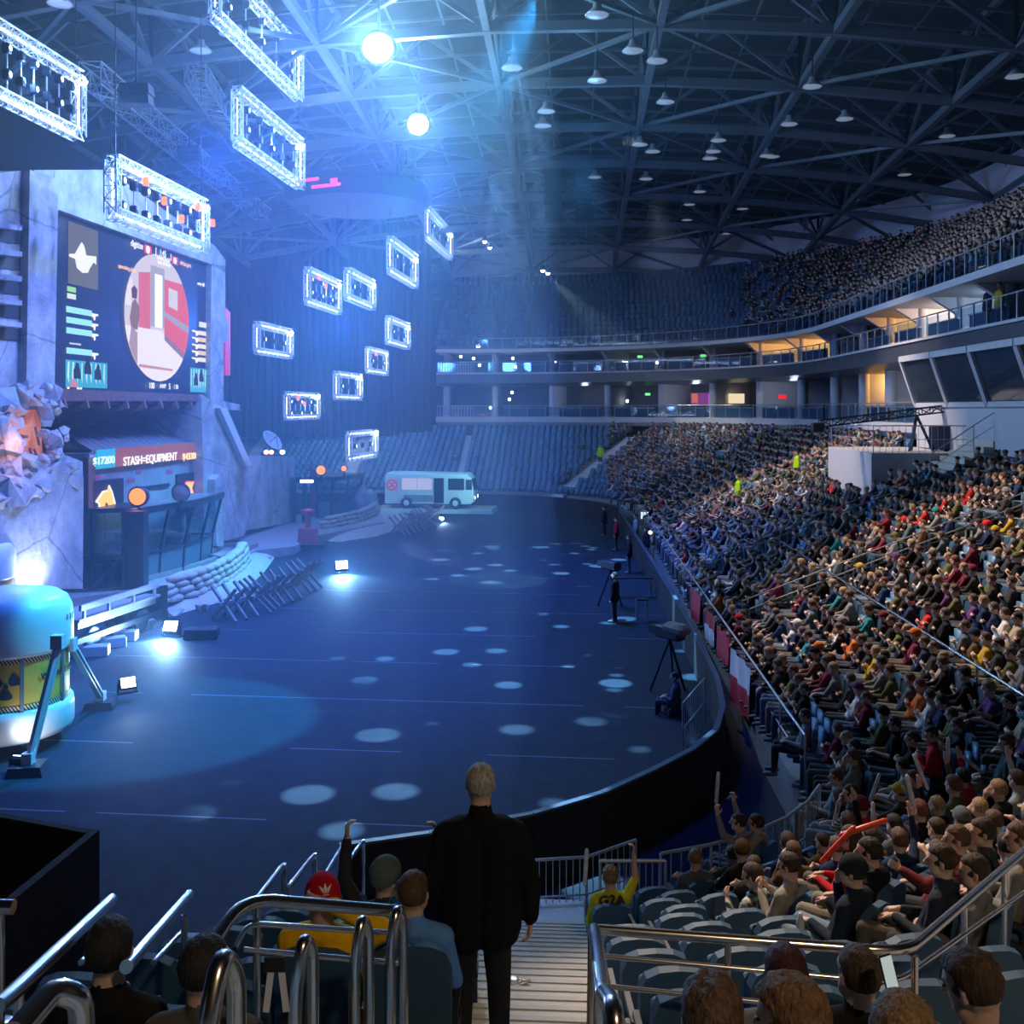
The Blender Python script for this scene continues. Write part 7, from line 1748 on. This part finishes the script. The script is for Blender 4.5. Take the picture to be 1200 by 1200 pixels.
tripod(785, 812, 'video camera on a tripod with a beige rain cover, by the side boards', True); tripod(716, 712, 'dark video camera on a tripod beside the crew member', False)
for i, (x, y, lab) in enumerate([(752, 728, 'tall stool frame on the floor right of the crew member'), (742, 700, 'dark equipment desk behind the stool')]):
    p = PZ(x, y, 0); r = empty('stool' if i == 0 else 'equipment_desk', p); mb = MB(); w = .4 if i == 0 else 1.6
    mb.box((0, 0, .8), (w, .4, .05)); mb.build('top_board', m_dsteel, r)
    for a in (-1, 1):
        for b_ in (-1, 1): mb = MB(); mb.box((a*w*.45, b_*.17, .39), (.04, .04, .78)); mb.build('leg', m_rail, r)
    tag(r, lab, 'stool' if i == 0 else 'desk')
for (x, y, lab) in [(758, 632, 'small warm desk lamp among the far floor equipment'), (762, 624, 'upper warm desk lamp among the far floor equipment')]:
    p = P(x, y, 52); mb = MB(); mb.ell((0, 0, 0), (.10, .10, .10)); r = empty('desk_lamp', p); mb.build('bulb', emis('desk_warm', (1, .7, .4), 3), r); mb = MB(); mb.beam((0, 0, 0), (0, 0, -p.z), .03); mb.build('pole', m_dsteel, r); tag(r, lab, 'lamp')
p = P(757, 604, 60); mb = MB(); mb.box((0, 0, 0), (.6, .05, .4)); r = empty('lit_monitor', p); mb.build('screen', emis('monitor_pale', (.6, .75, .9), 1.2), r); mb = MB(); mb.beam((0, .06, 0), (0, .06, -p.z), .05); mb.build('stand', m_dsteel, r); tag(r, 'small pale lit monitor above the floor crew', 'monitor')
# ---- stewards and gallery people
for (sg, s, o, z, lab, tp, vr) in [('D', .95, 6.2, None, 'steward in a high-visibility lime vest in the aisle by the far corner', (.45, .75, .02), 0), ('C', 36, 4.5, None, 'steward in a lime vest standing lower in the far side aisle', (.4, .7, .02), 0), ('C', 36, 7.5, None, 'steward in a lime vest standing higher in the far side aisle', (.42, .7, .02), 0),
        ('C', 24.4, O1+1.0, 11.02, 'person in a yellow top at the gallery rail', (.5, .38, .05), 1), ('C', 25.6, O1+1.0, 11.02, 'person in a dark top at the gallery rail beside the yellow one', (.03, .03, .04), 1), ('C', 19.5, O1+1.0, 11.02, 'person in grey at the gallery rail nearest the right edge', (.12, .14, .13), 1)]:
    zz = z if z else rowz(int(o/TREAD)); p, a = along(sg, s, o, zz); F, M = standing(False); b = bpy.data.objects.new('standing_person', build_fig(F, 'person', .02)); COL.objects.link(b); b.color = (*tp, 1); b.location = p; b.rotation_euler = (0, 0, a-PI/2)
    h = hair_mesh(M, 'short').build('hair', m_hair, b); h.color = (*HB['dark brown'], 1); tag(b, lab, 'person')
# screens and signs inside the suites
def suite_screen(px, py, Y, w, h, col, s, lab, name='suite_screen', extra=None):
    p = P(px, py, Y); r = empty(name, p); mb = MB(); mb.box((0, 0, 0), (w, .06, h)); mb.build('panel', emis('suite_%d' % px, col, s), r)
    if extra:
        for (dx, dz, ww, hh_, c2) in extra: mb = MB(); mb.box((dx, -.04, dz), (ww, .02, hh_)); mb.build('picture', emis('suitex_%d_%d' % (px, c2[0]*99), c2, 1.0), r)
    tag(r, lab, 'screen' if name == 'suite_screen' else 'sign')
suite_screen(825, 468, 88, 2.3, 1.1, (.25, .05, .30), .8, 'purple and red television wall in a far suite', extra=[(-.8, .1, .5, .8, (.6, .15, .08)), (.5, 0, .3, .9, (.45, .1, .6))])
suite_screen(917, 465, 74, .55, .28, (1, .02, .03), 1.2, 'small red exit-style sign in the dark side suite', 'red_sign')
suite_screen(863, 467, 84, 1.3, .8, (.9, .75, .5), 1.0, 'bright pale window of a lit far suite', 'lit_window')
for i, (x, y, lab) in enumerate([(750, 418, 'tiny green exit lamp over the far upper gallery'), (824, 417, 'tiny green exit lamp over the corner upper gallery'), (759, 462, 'tiny green exit lamp in the far lower suites')]):
    p = P(x, y, 90 if i != 1 else 84); mb = MB(); mb.box((0, 0, 0), (.45, .08, .2)); tag(mb.build('exit_lamp', emis('exit_green', (.2, 1, .25), 1.5), None, p), lab, 'lamp')
# white lamps in suites
for i in range(14):
    x = [540, 555, 562, 601, 604, 765, 770, 795, 600, 597, 862, 735, 650, 575][i]; y = [418, 420, 428, 420, 430, 430, 425, 432, 460, 468, 430, 470, 424, 478][i]
    mb = MB(); mb.ell((0, 0, 0), (.14, .14, .14)); tag(mb.build('suite_lamp', emis('suite_lamp_white', (.7, .82, 1), 8), None, P(x, y, 92.5)), 'small white lamp glinting in the far suites', 'lamp', 'small white lamps in the far suites')
